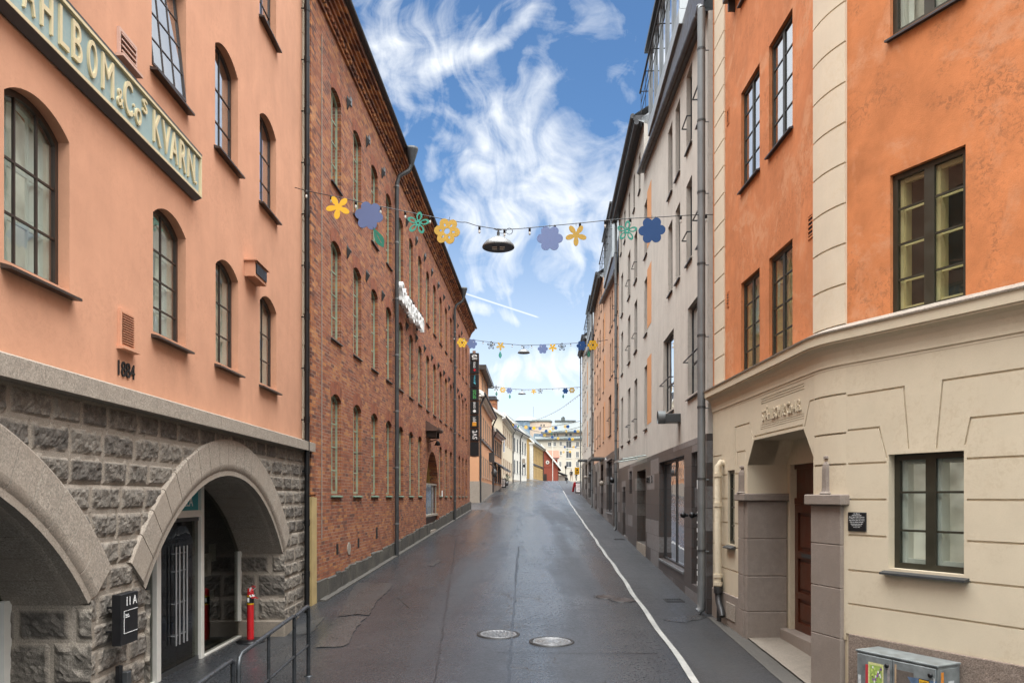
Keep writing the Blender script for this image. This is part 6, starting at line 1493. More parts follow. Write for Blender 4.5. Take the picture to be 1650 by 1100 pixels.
m = MB(); m.prism([(c_[0] + .17 * math.cos(i * .3927), c_[1] + .17 * math.sin(i * .3927)) for i in range(16)], -.03, -.01); m.build('pane', M_PANEH, rw)
m = MB(); m.box(rx1 - 4.5, rx1 + .02, -.05, 0, Zr(752) - 5.2 - .05, Zr(752) - 5.2 + .05); m.box(rx1 - .1, rx1 + .05, -.04, .2, -1, zr1 + .3); m.box(rx1 - 3.2, rx1 - 2.1, -.04, 0, -.2, 1.9, 1); m.build('door_trim', [M_REDH, M_BROWNM], rd)
rb = empty('red_annex', (X(890), 162, 5.2), 'red boarded wing with orange roof tiles and white corner boards, behind the red gable', 'house'); s2 = 162 / FPX
x0, x1 = (878 - CX) * s2 - rb.location.x, (900 - CX) * s2 - rb.location.x; ze, zt_ = CH + (HY - 737) * s2 - 5.2, CH + (HY - 724) * s2 - 5.2
m = MB(); m.box(x0, x1, 0, 6, -1, ze); m.build('wall', M_REDH, rb); m = MB(); m.box(x1 - .22, x1 + .03, -.04, .1, -1, ze); m.box(x0, x1, -.05, 0, ze - .3, ze - .02); m.build('corner_boards', M_TRIMH, rb)
m = MB(); m.add([(x0 - .2, -.35, ze), (x1 + .2, -.35, ze), (x1 + .2, 3, zt_), (x0 - .2, 3, zt_), (x1 + .2, 6.3, ze), (x0 - .2, 6.3, ze)], [(0, 1, 2, 3), (3, 2, 4, 5), (1, 4, 2), (0, 3, 5), (0, 5, 4, 1)]); m.build('roof', M_ROOFT, rb)
# dark low shed roof right of it
sh = empty('market_shed', ((903 - CX) / FPX * 158, 158, 5.2), 'low dark-roofed shed beside the red house', 'shed'); m = MB(); m.box(-.5, .9, 0, 4, -.5, 1.9); m.build('wall', M_LEDGE, sh); m = MB(); m.add([(-1.2, -.4, 2.7), (1.4, -.4, 1.7), (1.4, 4.4, 1.7), (-1.2, 4.4, 2.7), (-1.2, -.4, 2.9), (1.4, -.4, 1.9), (1.4, 4.4, 1.9), (-1.2, 4.4, 2.9)], [(0, 1, 2, 3), (4, 7, 6, 5), (0, 4, 5, 1), (1, 5, 6, 2), (3, 2, 6, 7), (0, 3, 7, 4)]); m.build('roof', M_TIN, sh)
# ---- the big pale block that closes the view
Yb = 205.0; sb = Yb / FPX; BX = lambda x: (x - CX) * sb; BZ = lambda y: CH + (HY - y) * sb - 4.5
bk = empty('apartment_block', (BX(905), Yb, 4.5), 'large pale cream block with grey setback roofs closing the street', 'building'); ox = bk.location.x
m = MB(); m.box(BX(862) - ox, BX(975) - ox, 0, 14, -2, BZ(707)); m.build('wall', M_BLOCK, bk)
fb = Fr(ox, Yb, 1, 0, 4.5)
for (x0, x1, y0, y1) in ((882.8, 888.3, 712, 719), (891.5, 896.2, 711.5, 718.5), (901.5, 905.5, 711, 718), (912, 921, 710, 721.5), (912, 921, 726, 737.5), (911.8, 921, 743, 752.5), (901, 904.8, 743, 752), (902, 905.5, 726, 733), (928, 933, 711, 720), (928, 933, 727, 737), (928, 933, 743, 752)):
    farwin(bk, fb, BX(x0) - ox, BZ(y1) + 4.5, BX(x1) - BX(x0), BZ(y0) - BZ(y1), M_TRIMH, 2)
m = MB(); a0, a1 = BX(862) - ox, BX(975) - ox
m.add([(a0, -.5, BZ(707)), (a1, -.5, BZ(705)), (a1, 2, BZ(702) + .3), (a0, 2, BZ(704) + .3), (a0, -.5, BZ(707) - .3), (a1, -.5, BZ(705) - .3)], [(0, 1, 2, 3), (4, 5, 1, 0)]); m.build('lower_roof', M_GREYROOF, bk)
m = MB(); m.box(BX(879) - ox, a1, 2, 12, BZ(706), BZ(694)); m.box(BX(861) - ox, BX(880) - ox, 2.5, 12, BZ(706), BZ(697), 1); u_ = m.build('setback_storey', [M_BLOCK2, M_GLROOF], bk)
for (x0, x1) in ((893, 896), (898, 901), (911, 916), (918, 923)): o_ = farwin(bk, fb, BX(x0) - ox, BZ(703) + 4.5, BX(x1) - BX(x0), BZ(697) - BZ(703), M_TRIMH, 1, 2.0)
m = MB(); a0 = BX(872) - ox; m.add([(a0, 1.4, BZ(695)), (a1, 1.4, BZ(692)), (a1, 5, BZ(687)), (BX(880) - ox, 5, BZ(690)), (a0, 1.4, BZ(695) - .4), (a1, 1.4, BZ(692) - .4)], [(0, 1, 2, 3), (4, 5, 1, 0)]); m.add([(BX(884) - ox, 5, BZ(690)), (a1, 5, BZ(688)), (BX(932) - ox, 9, BZ(673)), (BX(899) - ox, 9, BZ(673)), (BX(884) - ox, 12, BZ(690)), (a1, 12, BZ(688))], [(0, 1, 2, 3), (0, 3, 4), (1, 5, 2), (3, 2, 5, 4)])
m.box(BX(897) - ox, BX(932) - ox, 8.5, 10, BZ(674), BZ(671.5)); m.box(BX(908) - ox, BX(914) - ox, 8.4, 10.2, BZ(672), BZ(667)); m.box(BX(910) - ox, BX(912.5) - ox, 8.3, 10.2, BZ(667), BZ(665.5)); m.build('upper_roof', M_GREYROOF, bk)
Y3 = 240.0; s3 = Y3 / FPX
rbk = empty('rounded_block', ((872 - CX) * s3, Y3 + 3, 4.0), 'pale round-fronted block with a flat grey-green roof above the yellow house', 'building')
m = MB(); m.lathe([(3.3, -2), (3.3, CH + (HY - 678.5) * s3 - 4.0)], (0, 0, 0), 28); m.build('wall', M_BLOCK2, rbk); m = MB(); zt_ = CH + (HY - 678.5) * s3 - 4; m.lathe([(3.5, zt_ - .1), (3.6, zt_ + .25), (3.0, zt_ + .7), (0, zt_ + .75)], (0, 0, 0), 28); m.build('roof', M_GREYROOF, rbk)
for x in (-.2, .7): m = MB(); m.box(x, x + .35, -3.36, -3.2, zt_ - 1.5, zt_ - .9); m.build('window', M_PANEH, rbk)
gh = empty('glazed_hall', ((848 - CX) * s3 * 1.1, Y3 * 1.1, 4.0), 'distant blue-grey glazed hall behind the roofs', 'building'); s4 = s3 * 1.1
m = MB(); m.box((832 - 848) * s4, (866 - 848) * s4, 0, 8, -2, CH + (HY - 677) * s4 - 4); m.build('wall', M_GLROOF, gh); m = MB(); zz = CH + (HY - 677) * s4 - 4; m.add([((830 - 848) * s4, -.4, zz), ((868 - 848) * s4, -.4, zz), ((856 - 848) * s4, 4, zz + 1.6), ((838 - 848) * s4, 4, zz + 1.6), ((868 - 848) * s4, 8, zz), ((830 - 848) * s4, 8, zz)], [(0, 1, 2, 3), (3, 2, 4, 5), (1, 4, 2), (0, 3, 5)])
m.tube([(2.5, 4, zz + 1.4), (2.5, 4, zz + 5.0)], .08, 5); m.build('roof', plain("hazy_blue_roof", (.30, .36, .39), .5, .2), gh)
# red rendered house after the grey one on the right
frr = Fr(8.55, 93, -1.75, -20.0, G(75)); rr_ = frr.root('town_house', 'brick-red rendered house at the far end of the right-hand row', 'building')
m = MB(); m.box(0, 20.0, 0, 8, 2, 13.5); m.build('wall', M_REDR, rr_, frr.L(rr_)); m = MB(); m.add([(-.2, -.3, 13.5), (20, -.3, 13.5), (20, 3, 15.8), (-.2, 3, 15.8), (-.2, 8, 13.5), (20, 8, 13.5)], [(0, 1, 2, 3), (3, 2, 5, 4), (1, 5, 2), (0, 3, 4)]); m.build('roof', M_TIN, rr_, frr.L(rr_))
for z in (6.6, 9.2, 11.6):
    for u in (1.5, 4.5, 7.5, 10.5, 13.5, 16.5): farwin(rr_, frr, u, z, 1.1, 1.6, M_DARKF)
# ------------------------------------------------------------------ garlands: light strings, cut-out flowers, hanging lamps
def rad(th, n, c, ra, rb, r0, ph):
    """distance from the middle to the outline of n elliptical petals"""
    best = r0
    for i in range(n):
        d_ = th - ph - 2 * math.pi * i / n; dx_, dz_ = math.cos(d_), math.sin(d_)
        A = (dx_ / ra) ** 2 + (dz_ / rb) ** 2; B = -2 * c * dx_ / ra ** 2; Cc = (c / ra) ** 2 - 1; D = B * B - 4 * A * Cc
        if D > 0: best = max(best, (-B + math.sqrt(D)) / (2 * A))
    return best
def petal_hole(cx, rr0, rr1, w, an, k_=10):
    return [((rr0 + (rr1 - rr0) * (.5 - .5 * math.cos(2 * math.pi * i / k_))) * math.cos(an) - w * math.sin(2 * math.pi * i / k_) * math.sin(an),
             (rr0 + (rr1 - rr0) * (.5 - .5 * math.cos(2 * math.pi * i / k_))) * math.sin(an) + w * math.sin(2 * math.pi * i / k_) * math.cos(an)) for i in range(k_)]
_FC = {}
def flower_mesh(kind, mat, r):
    key = (kind, mat.name, round(r, 3))
    if key in _FC: return _FC[key]
    m = MB(); holes = []; N = 96
    if kind == 'six': n, c, ra, rb, r0 = 6, .62, .38, .36, .5
    elif kind == 'star': n, c, ra, rb, r0 = 5, .60, .40, .235, .30
    elif kind == 'lace': n, c, ra, rb, r0 = 5, .61, .39, .25, .22
    elif kind == 'cut': n, c, ra, rb, r0 = 6, .62, .38, .36, .5
    if kind == 'leaf':
        ol = [(.40 * math.sin(math.pi * t / 20) ** 1.0 * (1 - .3 * math.cos(math.pi * t / 20)) , 1 - 2 * t / 20) for t in range(21)]
        ol = ol + [(-x, y) for x, y in ol[1:-1][::-1]]; ol = [(x * r, y * r) for x, y in ol]; holes = [[(-.025 * r, -.55 * r), (.025 * r, -.55 * r), (.025 * r, .55 * r), (-.025 * r, .55 * r)]]
    else:
        ph = math.pi / 2 + (math.pi / n if kind in ('six', 'cut', 'star') else 0)
        ol = [(r * rad(2 * math.pi * i / N, n, c, ra, rb, r0, ph) * math.cos(2 * math.pi * i / N), r * rad(2 * math.pi * i / N, n, c, ra, rb, r0, ph) * math.sin(2 * math.pi * i / N)) for i in range(N)]
        if kind == 'lace':
            for i in range(n): holes.append(petal_hole(0, .30 * r, .80 * r, .13 * r, ph + 2 * math.pi * i / n, 12))
            holes.append([(.09 * r * math.cos(i * .785), .09 * r * math.sin(i * .785)) for i in range(8)])
        if kind == 'cut':
            for i in range(n):
                an = ph + 2 * math.pi * i / n; holes.append(petal_hole(0, .38 * r, .62 * r, .07 * r, an))
            holes.append([(.22 * r * math.cos(i * .524), .22 * r * math.sin(i * .524)) for i in range(12)])
    m.prism(ol, -.008, .008, holes); o = m.build('flower', mat); _FC[key] = o.data; bpy.data.objects.remove(o); return _FC[key]
def hang(kind, mat, x, y, r, Y, label, tilt=0.0, yaw=0.0):
    s5 = Y / FPX; me = flower_mesh(kind, mat, r * s5); o = obj('paper_leaf' if False else ('hanging_leaf' if kind == 'leaf' else 'hanging_flower'), me, None, ((x - CX) * s5, Y - .03, CH + (HY - y) * s5))
    o.rotation_euler = (R(((x * 7) % 9) - 4), R(tilt), R(yaw + ((x * 13) % 21) - 10)); tag(o, label, 'leaf ornament' if kind == 'leaf' else 'flower ornament', 'flower and leaf cut-outs on the garlands')
    if r > 12:      # a short tie up to the wire
        t_ = MB(); t_.tube([(0, 0, r * s5 * .8), (0, .02, r * s5 * 1.12)], .004, 4); t_.build('tie', M_BLACK, o)
def string(pts, Y, label, bulbs, rb=.026, rw=.008, Y2=None):
    n = len(pts); P = []
    for i, (x, y) in enumerate(pts): yy = Y + ((Y2 or Y) - Y) * i / (n - 1); P.append(Vector(((x - CX) / FPX * yy, yy, CH + (HY - y) / FPX * yy)))
    e = empty('light_string', P[0], label, 'light string', 'light strings across the street'); Q = []
    for i in range(n - 1):
        p0, p1, p2, p3 = P[max(0, i - 1)], P[i], P[i + 1], P[min(n - 1, i + 2)]
        for t in [q / 6 for q in range(6)]: Q.append(.5 * (2 * p1 + (p2 - p0) * t + (2 * p0 - 5 * p1 + 4 * p2 - p3) * t * t + (3 * p1 - p0 - 3 * p2 + p3) * t ** 3))
    Q.append(P[-1]); m = MB(); m.tube([q - P[0] for q in Q], rw, 5); m.build('cable', M_BLACK, e)
    L = [0.0]
    for a_, b_ in zip(Q, Q[1:]): L.append(L[-1] + (b_ - a_).length)
    bm_ = MB(); bm_.lathe([(.012, .01), (.022, -.0), (.022, -.07), (0, -.07)], (0, 0, 0), 8, 0); bm_.lathe([(.014, -.07), (rb * .7, -.09), (rb * .8, -.11), (rb * .6, -.13), (0, -.14)], (0, 0, 0), 8, 1)
    b0 = bm_.build('bulb', [M_BLACK, M_BULB]); me = b0.data; bpy.data.objects.remove(b0)
    for j in range(bulbs):
        d_ = L[-1] * (j + .5) / bulbs; i = max(0, min(len(Q) - 2, next((q for q in range(len(L) - 1) if L[q + 1] >= d_), 0))); t = (d_ - L[i]) / max(1e-6, L[i + 1] - L[i])
        o = obj('bulb', me, e, tuple(Q[i].lerp(Q[i + 1], t) - P[0]))
    return e
def lamp(x, y, r, Y, label):
    s5 = Y / FPX; rr = r * s5; e = empty('hanging_street_lamp', ((x - CX) * s5, Y, CH + (HY - y) * s5), label, 'street lamp', 'lamps hung over the street'); h_ = rr
    m = MB(); m.lathe([(.0, h_ * .62), (.12 * rr, h_ * .62), (.2 * rr, h_ * .55), (.45 * rr, h_ * .46), (.75 * rr, h_ * .26), (.96 * rr, h_ * .03), (1.0 * rr, -.06 * h_), (1.0 * rr, -.12 * h_), (.97 * rr, -.14 * h_)], n=32); m.build('shade', plain_shade(), e)
    m = MB(); m.lathe([(.97 * rr, -.13 * h_), (.0, -.12 * h_)], n=32)
    for sx in (-1, 1):
        for sy in (-1, 1): m.box(sx * .24 * rr - .15 * rr, sx * .24 * rr + .15 * rr, sy * .2 * rr - .1 * rr, sy * .2 * rr + .1 * rr, -.15 * h_, -.14 * h_, 1)
    m.build('light_panel', [M_DARKF, M_ROOM], e)
    m = MB(); m.tube([(0, 0, h_ * .62), (0, 0, h_ * .85)], .09 * rr, 10); m.tube([(0, 0, h_ * .85), (0, 0, h_ * 1.05)], .05 * rr, 8); m.tube([(-.28 * rr, 0, h_ * 1.05), (0, 0, h_ * .95), (.28 * rr, 0, h_ * 1.03)], .03 * rr, 6)
    m.tube([(.1 * rr, 0, .78 * h_), (.42 * rr, 0, .76 * h_)] + [(.68 * rr + .2 * rr * math.cos(a_), 0, .9 * h_ + .2 * rr * math.sin(a_)) for a_ in [math.pi + .4 + i * .6 for i in range(11)]], .02 * rr, 5); m.build('hanger', M_ZINCD, e)
def plain_shade(): return MATS.get("grey_enamel") or plain("grey_enamel", (.15, .155, .155), .4, .2, .06)
# nearest garland
A = 'the nearest garland'
string([(474, 302), (500, 309), (545, 318), (600, 330), (674, 345), (720, 354), (742, 358), (752, 358.5), (770, 364), (803, 369), (830, 369), (886, 364), (940, 359), (1000, 353), (1060, 350), (1110, 347), (1158, 345.5)], 15.0, 'string of clear bulbs on %s, from the black pipe to the orange house' % A, 17)
hang('star', M_YEL, 545.5, 335, 19.5, 15, 'yellow five-petal flower nearest the black pipe on %s' % A, 8)
hang('six', M_VIO, 595, 348.5, 23, 15, 'periwinkle six-petal flower with a green leaf under it on %s' % A, 12)
hang('leaf', M_LEAF, 610.5, 384, 17, 15, 'glossy green leaf hanging under a periwinkle flower on %s' % A, -28)
hang('lace', M_TEAL, 674, 360.5, 18.5, 15, 'teal openwork flower against the brick cornice on %s' % A, 10)
hang('cut', M_GOLD, 720.5, 373.5, 21.5, 15, 'gold six-petal flower with cut-out centre on %s' % A, 10)
lamp(803, 396, 26, 15.0, 'grey dome street lamp hung from %s' % A)
hang('six', M_VIO, 886, 385, 21, 15, 'periwinkle six-petal flower right of the dome lamp on %s' % A)
hang('star', M_GOLD, 928, 379.5, 17.5, 15, 'gold five-petal flower right of the dome lamp on %s' % A)
hang('lace', M_TEAL, 1010, 373, 16.5, 15, 'teal openwork flower against the grey house on %s' % A, 5)
hang('six', M_BLUE, 1050, 372, 21.5, 15, 'dark blue six-petal flower against the grey house on %s' % A)
A = 'the second garland'
string([(724, 541), (745, 545), (790, 551), (830, 555), (845, 556), (880, 555), (930, 552.5), (960, 550), (990, 546)], 41.0, 'string of bulbs on %s farther up the street' % A, 17, .05, .014)
hang('cut', M_YEL, 744.5, 552, 8.3, 41, 'yellow flower against the brick wall on %s' % A); hang('six', M_VIO, 760.5, 554, 8.3, 41, 'blue flower above the black sign column on %s' % A)
hang('lace', M_ZINCD, 791.5, 556.5, 6.8, 41, 'dark openwork flower left of the lamp on %s' % A); hang('star', M_GOLD, 806.5, 557.5, 7.2, 41, 'gold flower above a leaf on %s' % A); hang('leaf', M_TEAL, 806, 571.5, 6, 41, 'green leaf under the gold flower on %s' % A)
lamp(844, 567.5, 9.8, 41, 'grey dome street lamp hung from %s' % A)
hang('six', M_VIO, 874.5, 562, 8.2, 41, 'blue six-petal flower right of the lamp on %s' % A); hang('star', M_YEL, 890.5, 560, 6.8, 41, 'yellow star flower between blue and dark ones on %s' % A); hang('lace', M_ZINCD, 905.5, 559, 6.6, 41, 'dark openwork flower right of the lamp on %s' % A)
hang('six', M_BLUE, 937, 557, 8.2, 41, 'royal blue flower near the grey roof bay on %s' % A); hang('cut', M_YEL, 955, 556, 8.4, 41, 'yellow flower with dotted middle by the peach house on %s' % A); hang('leaf', M_LEAF, 948.5, 570, 6, 41, 'green leaf behind the dotted yellow flower on %s' % A)
A = 'the third garland'
string([(788, 621), (810, 624.5), (835, 627), (850, 627.5), (880, 626.5), (910, 625), (935, 623.5)], 70.0, 'string of bulbs on %s over the pale orange house' % A, 15, .07, .02)
hang('lace', M_ZINCD, 799.5, 625, 4.6, 70, 'dark openwork flower at the left of %s' % A); hang('leaf', M_LEAF, 800, 634, 4.0, 70, 'green leaf at the left of %s' % A); hang('cut', M_GOLD, 810, 628, 5.0, 70, 'gold flower left of the lamp on %s' % A); hang('six', M_VIO, 820.5, 629, 5.0, 70, 'blue flower left of the lamp on %s' % A); hang('leaf', M_TEAL, 821.5, 638.5, 3.8, 70, 'green leaf below the blue flower on %s' % A)
lamp(841, 634, 6.2, 70, 'grey dome street lamp hung from %s' % A)
hang('star', M_YEL, 860, 630.5, 4.4, 70, 'yellow star flower right of the lamp on %s' % A); hang('lace', M_ZINCD, 870.5, 630, 4.4, 70, 'dark openwork flower right of the lamp on %s' % A); hang('six', M_BLUE, 911, 629.5, 4.9, 70, 'royal blue flower at the right of %s' % A); hang('cut', M_GOLD, 921.5, 628.5, 5.0, 70, 'gold flower at the right of %s' % A); hang('leaf', M_LEAF, 907.5, 638, 3.8, 70, 'green leaf at the right of %s' % A)
# light string running up the street, with banners seen edge-on
string([(936, 634), (920, 646), (905, 657), (890, 665.5), (876, 672), (862, 677)], 75.0, 'light string sagging along the far street from the grey house', 22, .07, .02, 120.0)
fn = 0
def far(kind, c, x, y, r, Y, what): hang(kind, c, x, y, r, Y, what)
A = 'the fourth garland'
string([(820, 680), (840, 685), (860, 688), (885, 687), (910, 683), (935, 678)], 104.0, 'string carrying %s over the white house' % A, 14, .08, .03)
for kd, c, x, y, nm in (('six', M_YEL, 825, 686, 'yellow flower above the cream house front'), ('six', M_VIO, 830.5, 686.5, 'blue flower above the cream house front'), ('leaf', M_LEAF, 835, 687, 'green leaf above the white house'), ('cut', M_YEL, 847.5, 688, 'yellow flower against the white verge'), ('six', M_BLUE, 854.5, 690, 'dark blue flower against the grey roof'), ('six', M_YEL, 860.5, 689.5, 'bright yellow flower against the rounded block'), ('six', M_VIO, 870, 690, 'blue flower against the rounded block'),
        ('cut', M_GOLD, 891.5, 690, 'gold flower against the pale upper roof'), ('six', M_BLUE, 895.5, 689, 'dark blue flower against the pale upper roof'), ('cut', M_GOLD, 911, 687, 'gold flower under the roof turret'), ('six', M_BLUE, 915, 687, 'dark blue flower under the roof turret')): far(kd, c, x, y, 2.9, 104, '%s on %s' % (nm, A))
A = 'the fifth garland'
string([(850, 691), (868, 695), (886, 696), (905, 694), (925, 690), (940, 686)], 128.0, 'string carrying %s over the yellow house' % A, 12, .09, .035)
for kd, c, x, y, nm in (('six', M_BLUE, 880, 694, 'dark blue flower before the setback storey'), ('cut', M_YEL, 886, 694.5, 'yellow flower before the setback storey'), ('star', M_GOLD, 912.5, 694.5, 'gold star flower before the setback storey'), ('six', M_BLUE, 926.5, 694.5, 'dark blue flower before the setback storey, nearest the red house'), ('cut', M_GOLD, 931.5, 694.5, 'gold flower touching the red house')): far(kd, c, x, y, 2.5, 128, '%s on %s' % (nm, A))
A = 'the sixth garland'
string([(868, 700), (885, 705), (905, 706), (925, 703), (940, 700)], 140.0, 'string carrying %s before the pale block' % A, 10, .09, .035)
for kd, c, x, y, nm in (('six', M_VIO, 872.5, 700.5, 'blue flower at the left end'), ('cut', M_GOLD, 877.5, 701, 'gold flower at the left end'), ('six', M_BLUE, 890, 704, 'dark blue flower below the eaves'), ('cut', M_YEL, 899.5, 706, 'yellow flower below the eaves'), ('six', M_BLUE, 917.5, 707, 'dark blue flower over the big windows'), ('cut', M_YEL, 922.5, 707, 'yellow flower over the big windows'), ('leaf', M_LEAF, 889, 699, 'green leaf below the eaves')): far(kd, c, x, y, 2.4, 140, '%s on %s' % (nm, A))
A = 'the lowest far garland'
string([(905, 716), (915, 719.5), (925, 720), (938, 717)], 150.0, 'string carrying %s between the big windows' % A, 8, .09, .035)
for kd, c, x, y, nm in (('six', M_BLUE, 910, 720, 'small blue flower'), ('cut', M_YEL, 924, 720, 'small yellow flower'), ('six', M_VIO, 927.5, 720, 'small pale blue flower'), ('cut', M_YEL, 918.5, 727.5, 'yellow flower hung low before a window'), ('cut', M_GOLD, 908, 728, 'gold flower hung low beside a window'), ('leaf', M_LEAF, 914, 724, 'green leaf')): far(kd, c, x, y, 1.9, 150, '%s on %s' % (nm, A))
# ------------------------------------------------------------------ small things up the street
def at_ground(x, Y): X_ = (x - CX) / FPX * Y; return (X_, Y, ground(X_, Y))
def aboard(x, Y, w, h, label, face, rim, yaw=0):
    e = empty('sandwich_board', at_ground(x, Y), label, 'sandwich board', None, R(yaw)); m = MB()
    for s_ in (-1, 1):
        m.add([(-w, s_ * .28, .0), (w, s_ * .28, .0), (w, s_ * .03, h), (-w, s_ * .03, h), (-w, s_ * .31, .0), (w, s_ * .31, .0), (w, s_ * .06, h), (-w, s_ * .06, h)], [(0, 1, 2, 3), (4, 5, 6, 7), (0, 3, 7, 4), (1, 2, 6, 5), (2, 3, 7, 6), (0, 1, 5, 4)])
    m.tube([(-w * .6, 0, h), (-w * .5, 0, h + .1), (w * .5, 0, h + .1), (w * .6, 0, h)], .02, 6); m.build('frame', rim, e)
    m = MB()
    f_ = lambda t: .322 - .25 * t
    for s_ in (-1, 1): m.add([(-w * .85, s_ * f_(.12), h * .12), (w * .85, s_ * f_(.12), h * .12), (w * .85, s_ * f_(.9), h * .9), (-w * .85, s_ * f_(.9), h * .9)], [(0, 1, 2, 3)])
    m.build('poster', face, e)
    m = MB(); rr = random.Random(int(x))
    for i in range(5): q0 = h * (.25 + .13 * i); t = q0 / h; ww = w * rr.uniform(.3, .7); m.add([(-ww, -f_(t) - .006, q0), (ww, -f_(t) - .006, q0), (ww, -f_(t + .035) - .006, q0 + h * .035), (-ww, -f_(t + .035) - .006, q0 + h * .035)], [(0, 1, 2, 3)])
    m.build('print_lines', M_ZINCD, e)
aboard(932, 77, .27, 1.05, 'black-framed white sandwich board on the right pavement', M_PRINT, M_INK)
aboard(926.4, 80, .13, .95, 'pink-red sandwich board behind the black-framed one', plain("pink_poster", (.55, .06, .14), .5), M_RED, 40)
aboard(811, 91, .28, 1.05, 'pale sandwich board outside the sand brown house on the left', M_PRINT, M_INK, -10)
x_, y_, z_ = at_ground(913.6, 106); e = empty('bollard', (x_, y_, z_), 'short black bollard at the end of the right pavement', 'bollard'); m = MB(); m.lathe([(.10, 0), (.10, .06), (.075, .08), (.07, .68), (.09, .70), (.09, .76), (.05, .85), (0, .87)], n=12); m.build('shaft', M_INK, e)
# leafy tub
x_, y_, z_ = at_ground(816, 97); e = empty('potted_shrub', (x_, y_, z_), 'dark potted shrub on the left pavement before the cream house', 'plant')
m = MB(); m.lathe([(.22, 0), (.3, .5), (.27, .5), (0, .45)], n=12); m.build('pot', M_INK, e); m = MB(); rr = random.Random(3)
for i in range(240):
    th, ph, q = rr.uniform(0, 6.28), rr.uniform(-1.2, 1.5), rr.uniform(.2, .5); c_ = Vector((q * math.cos(th) * math.cos(ph), q * math.sin(th) * math.cos(ph), .95 + q * 1.1 * math.sin(ph))); d1 = Vector((rr.uniform(-1, 1), rr.uniform(-1, 1), rr.uniform(-1, 1))).normalized() * .08; d2 = d1.cross(Vector((rr.uniform(-1, 1), rr.uniform(-1, 1), 1))).normalized() * .045
    m.add([c_ - d1, c_ + d2, c_ + d1, c_ - d2], [(0, 1, 2, 3)])
m.build('foliage', plain("dark_leaves", (.03, .05, .02), .6, 0, .4, 9), e)
# projecting signs and banners
def board(x0, x1, y0, y1, Y, wallx, label, mat, mark=None, name='hanging_sign', cat='sign'):
    s5 = Y / FPX; X0, X1 = (x0 - CX) * s5, (x1 - CX) * s5; e = empty(name, (X0, Y, CH + (HY - y1) * s5), label, cat); w, h = X1 - X0, (y1 - y0) * s5
    m = MB(); m.box(0, w, -.03, .03, 0, h, 0, .01); m.build('panel', mat, e); m = MB(); wx = wallx - X0; m.tube([(w / 2, 0, h + .08), (wx, 0, h + .08)], .02, 6); m.tube([(w * .1, 0, h), (w * .1, 0, h + .08)], .012, 5); m.tube([(w * .9, 0, h), (w * .9, 0, h + .08)], .012, 5); m.build('bracket', M_INK, e)
    if mark: mark(e, w, h)
    return e
def bird(e, w, h):
    m = MB(); m.prism([(w * .25, h * .55), (w * .45, h * .5), (w * .75, h * .55), (w * .62, h * .72), (w * .5, h * .85), (w * .42, h * .68)], -.036, -.031); m.box(w * .2, w * .8, -.036, -.031, h * .3, h * .36); m.box(w * .25, w * .72, -.036, -.031, h * .18, h * .23); m.build('emblem', M_INK, e)
board(926, 933.6, 752.7, 764, 92, 8.55, 'yellow projecting sign with a dark emblem at the end of the right row', M_YEL, bird)
def stripes(e, w, h):
    m = MB(); m.box(w * .2, w * .8, -.036, -.031, h * .06, h * .9); m.build('lettering_band', plain("blue_print", (.08, .16, .32), .5), e)
board(809.6, 813.6, 704.5, 729, 93.2, -1.05, 'tall white and blue projecting sign on the cream house', M_PRINT, stripes)
board(825.4, 828.2, 731, 761, 111.5, .2, 'narrow blue and white banner on the white house corner', M_PRINT, stripes, 'street_banner', 'banner')
board(841.5, 846, 748, 752.5, 121, 2.0, 'small dark shop sign on the white house', M_INK); board(841, 846.5, 739, 746, 118, 1.6, 'small pale shop sign with green edge on the white house', M_LEDGE)
# flag pole, old lantern, far car
x_, y_, z_ = at_ground(890.5, 141); e = empty('flagpole', (x_, y_, z_), 'slender white flagpole before the red house', 'flagpole'); m = MB(); m.tube([(0, 0, 0), (0, 0, 7.0)], [.07, .045], 8); m.add(*ico((0, 0, 7.15), .08), 0); m.build('pole', M_TRIMH, e)
x_, y_, z_ = at_ground(911.5, 142); e = empty('street_lantern', (x_, y_, z_), 'black lantern post beyond the crest', 'street lamp'); m = MB(); m.tube([(0, 0, 0), (0, 0, 2.3)], [.08, .05], 8); m.build('post', M_INK, e); m = MB(); m.lathe([(.1, 2.3), (.2, 2.75), (.26, 2.77), (.06, 3.0), (0, 3.05)], n=6); m.build('lantern', M_DARKF, e)
x_, y_, z_ = at_ground(909, 160); e = empty('parked_car', (x_, y_, z_ ), 'dark car parked nose-on beyond the crest', 'car'); m = MB()
pr = [(-.85, .25), (.85, .25), (.88, .55), (.84, .85), (.66, 1.38), (-.66, 1.38), (-.84, .85), (-.88, .55)]
m.prism(pr, 0, 3.9); m.build('body', plain("dark_car_paint", (.018, .02, .024), .2, .3), e); m = MB(); m.prism([(-.72, .9), (.72, .9), (.6, 1.32), (-.6, 1.32)], -.012, -.002); m.build('windscreen', M_PANEH, e)
for s_ in (-1, 1):
    m = MB(); m.box(s_ * .62 - .16, s_ * .62 + .16, -.02, 0, .6, .74); m.build('headlight', M_PRINT, e)
    for q in (.7, 3.1): m = MB(); m.tube([(s_ * .70 - .1, q, .3), (s_ * .70 + .1, q, .3)], .3, 14); m.build('wheel', M_INK, e)
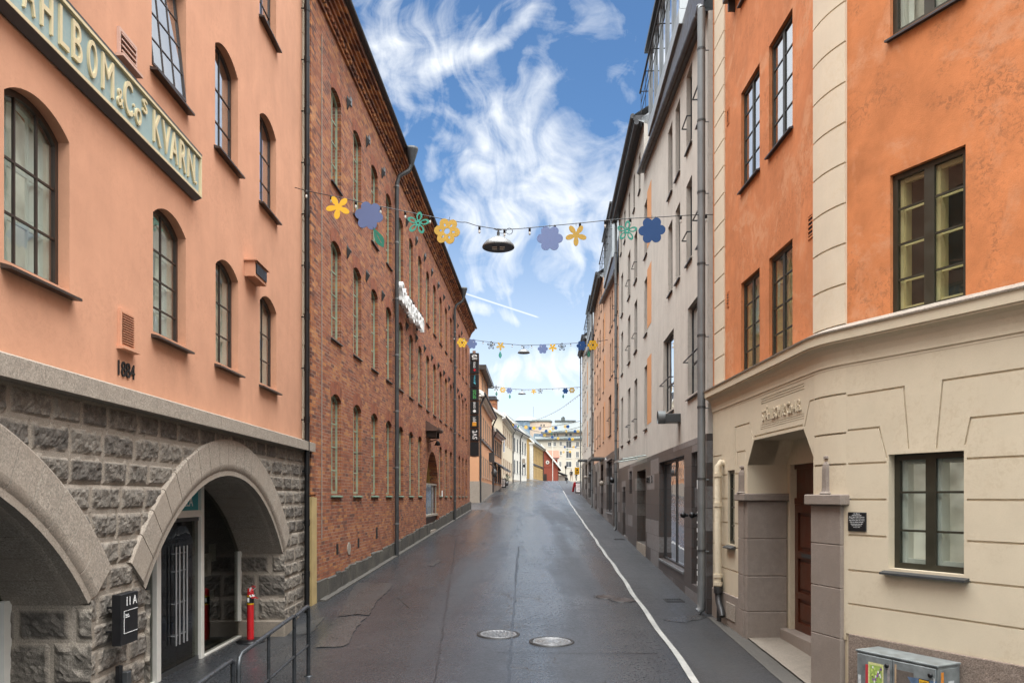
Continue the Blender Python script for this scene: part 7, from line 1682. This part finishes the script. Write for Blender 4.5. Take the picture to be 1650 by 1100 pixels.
# people on the crest
def person(x, Y, h, label, top, leg, yaw=0.0, stride=.22):
    me = bpy.data.meshes.new('person'); k_ = h / 1.75
    J = [(0, 0, .92), (0, 0, 1.12), (0, 0, 1.34), (0, 0, 1.46), (0, 0, 1.55), (0, -.02, 1.66), (.10, 0, .88), (.11, -stride * .55, .50), (.11, -stride, .08), (.11, -stride - .14, .035), (-.10, 0, .88), (-.11, stride * .3, .49), (-.11, stride, .10), (-.11, stride - .12, .035),
         (.20, 0, 1.40), (.25, .05, 1.12), (.25, -.06, .90), (.245, -.08, .82), (-.20, 0, 1.40), (-.25, -.04, 1.12), (-.25, -.16, .92), (-.245, -.19, .84)]
    E = [(0, 1), (1, 2), (2, 3), (3, 4), (4, 5), (0, 6), (6, 7), (7, 8), (8, 9), (0, 10), (10, 11), (11, 12), (12, 13), (2, 14), (14, 15), (15, 16), (16, 17), (2, 18), (18, 19), (19, 20), (20, 21)]
    Rr = [.15, .15, .16, .07, .06, .10, .10, .07, .05, .04, .10, .07, .05, .04, .07, .055, .042, .035, .07, .055, .042, .035]
    me.from_pydata([(a_ * k_, b_ * k_, c_ * k_) for a_, b_, c_ in J], E, []); o = bpy.data.objects.new('person', me); COL.objects.link(o)
    sk_ = o.modifiers.new('skin', 'SKIN'); o.modifiers.new('sub', 'SUBSURF').levels = 1
    lay = me.skin_vertices.new() if not me.skin_vertices else me.skin_vertices[0]
    for i, r_ in enumerate(Rr): lay.data[i].radius = (r_ * k_, r_ * k_ * .8)
    lay.data[0].use_root = True
    m2 = bpy.data.meshes.new_from_object(o.evaluated_get(bpy.context.evaluated_depsgraph_get())); bpy.data.objects.remove(o)
    for mt in (top, leg, plain_skin(), M_INK): m2.materials.append(mt)
    for p_ in m2.polygons:
        z = p_.center.z / k_; x2 = abs(p_.center.x) / k_; p_.use_smooth = True
        p_.material_index = 3 if z < .09 else (2 if (z > 1.50 or (z < .90 and x2 > .2)) else (1 if z < .93 and x2 < .2 else 0))
    o = obj('person', m2, None, at_ground(x, Y)); o.rotation_euler = (0, 0, yaw); tag(o, label, 'person')
    hr = MB(); hr.add(*ico((0, .015 * k_, 1.69 * k_), .105 * k_, 2, (1, 1.05, .9))); hr.build('hair', plain("dark_hair", (.02, .014, .01), .6), o)
def plain_skin(): return MATS.get("skin") or plain("skin", (.5, .3, .22), .6)
person(920.5, 124, 1.78, 'person in a black jacket and brown trousers walking at the crest', M_INK, plain("tan_trousers", (.2, .12, .08), .8), .2)
person(928.6, 126, 1.72, 'person in dark trousers under the yellow sign at the crest', plain("dark_coat", (.03, .028, .03), .8), M_DARKF, -.4)
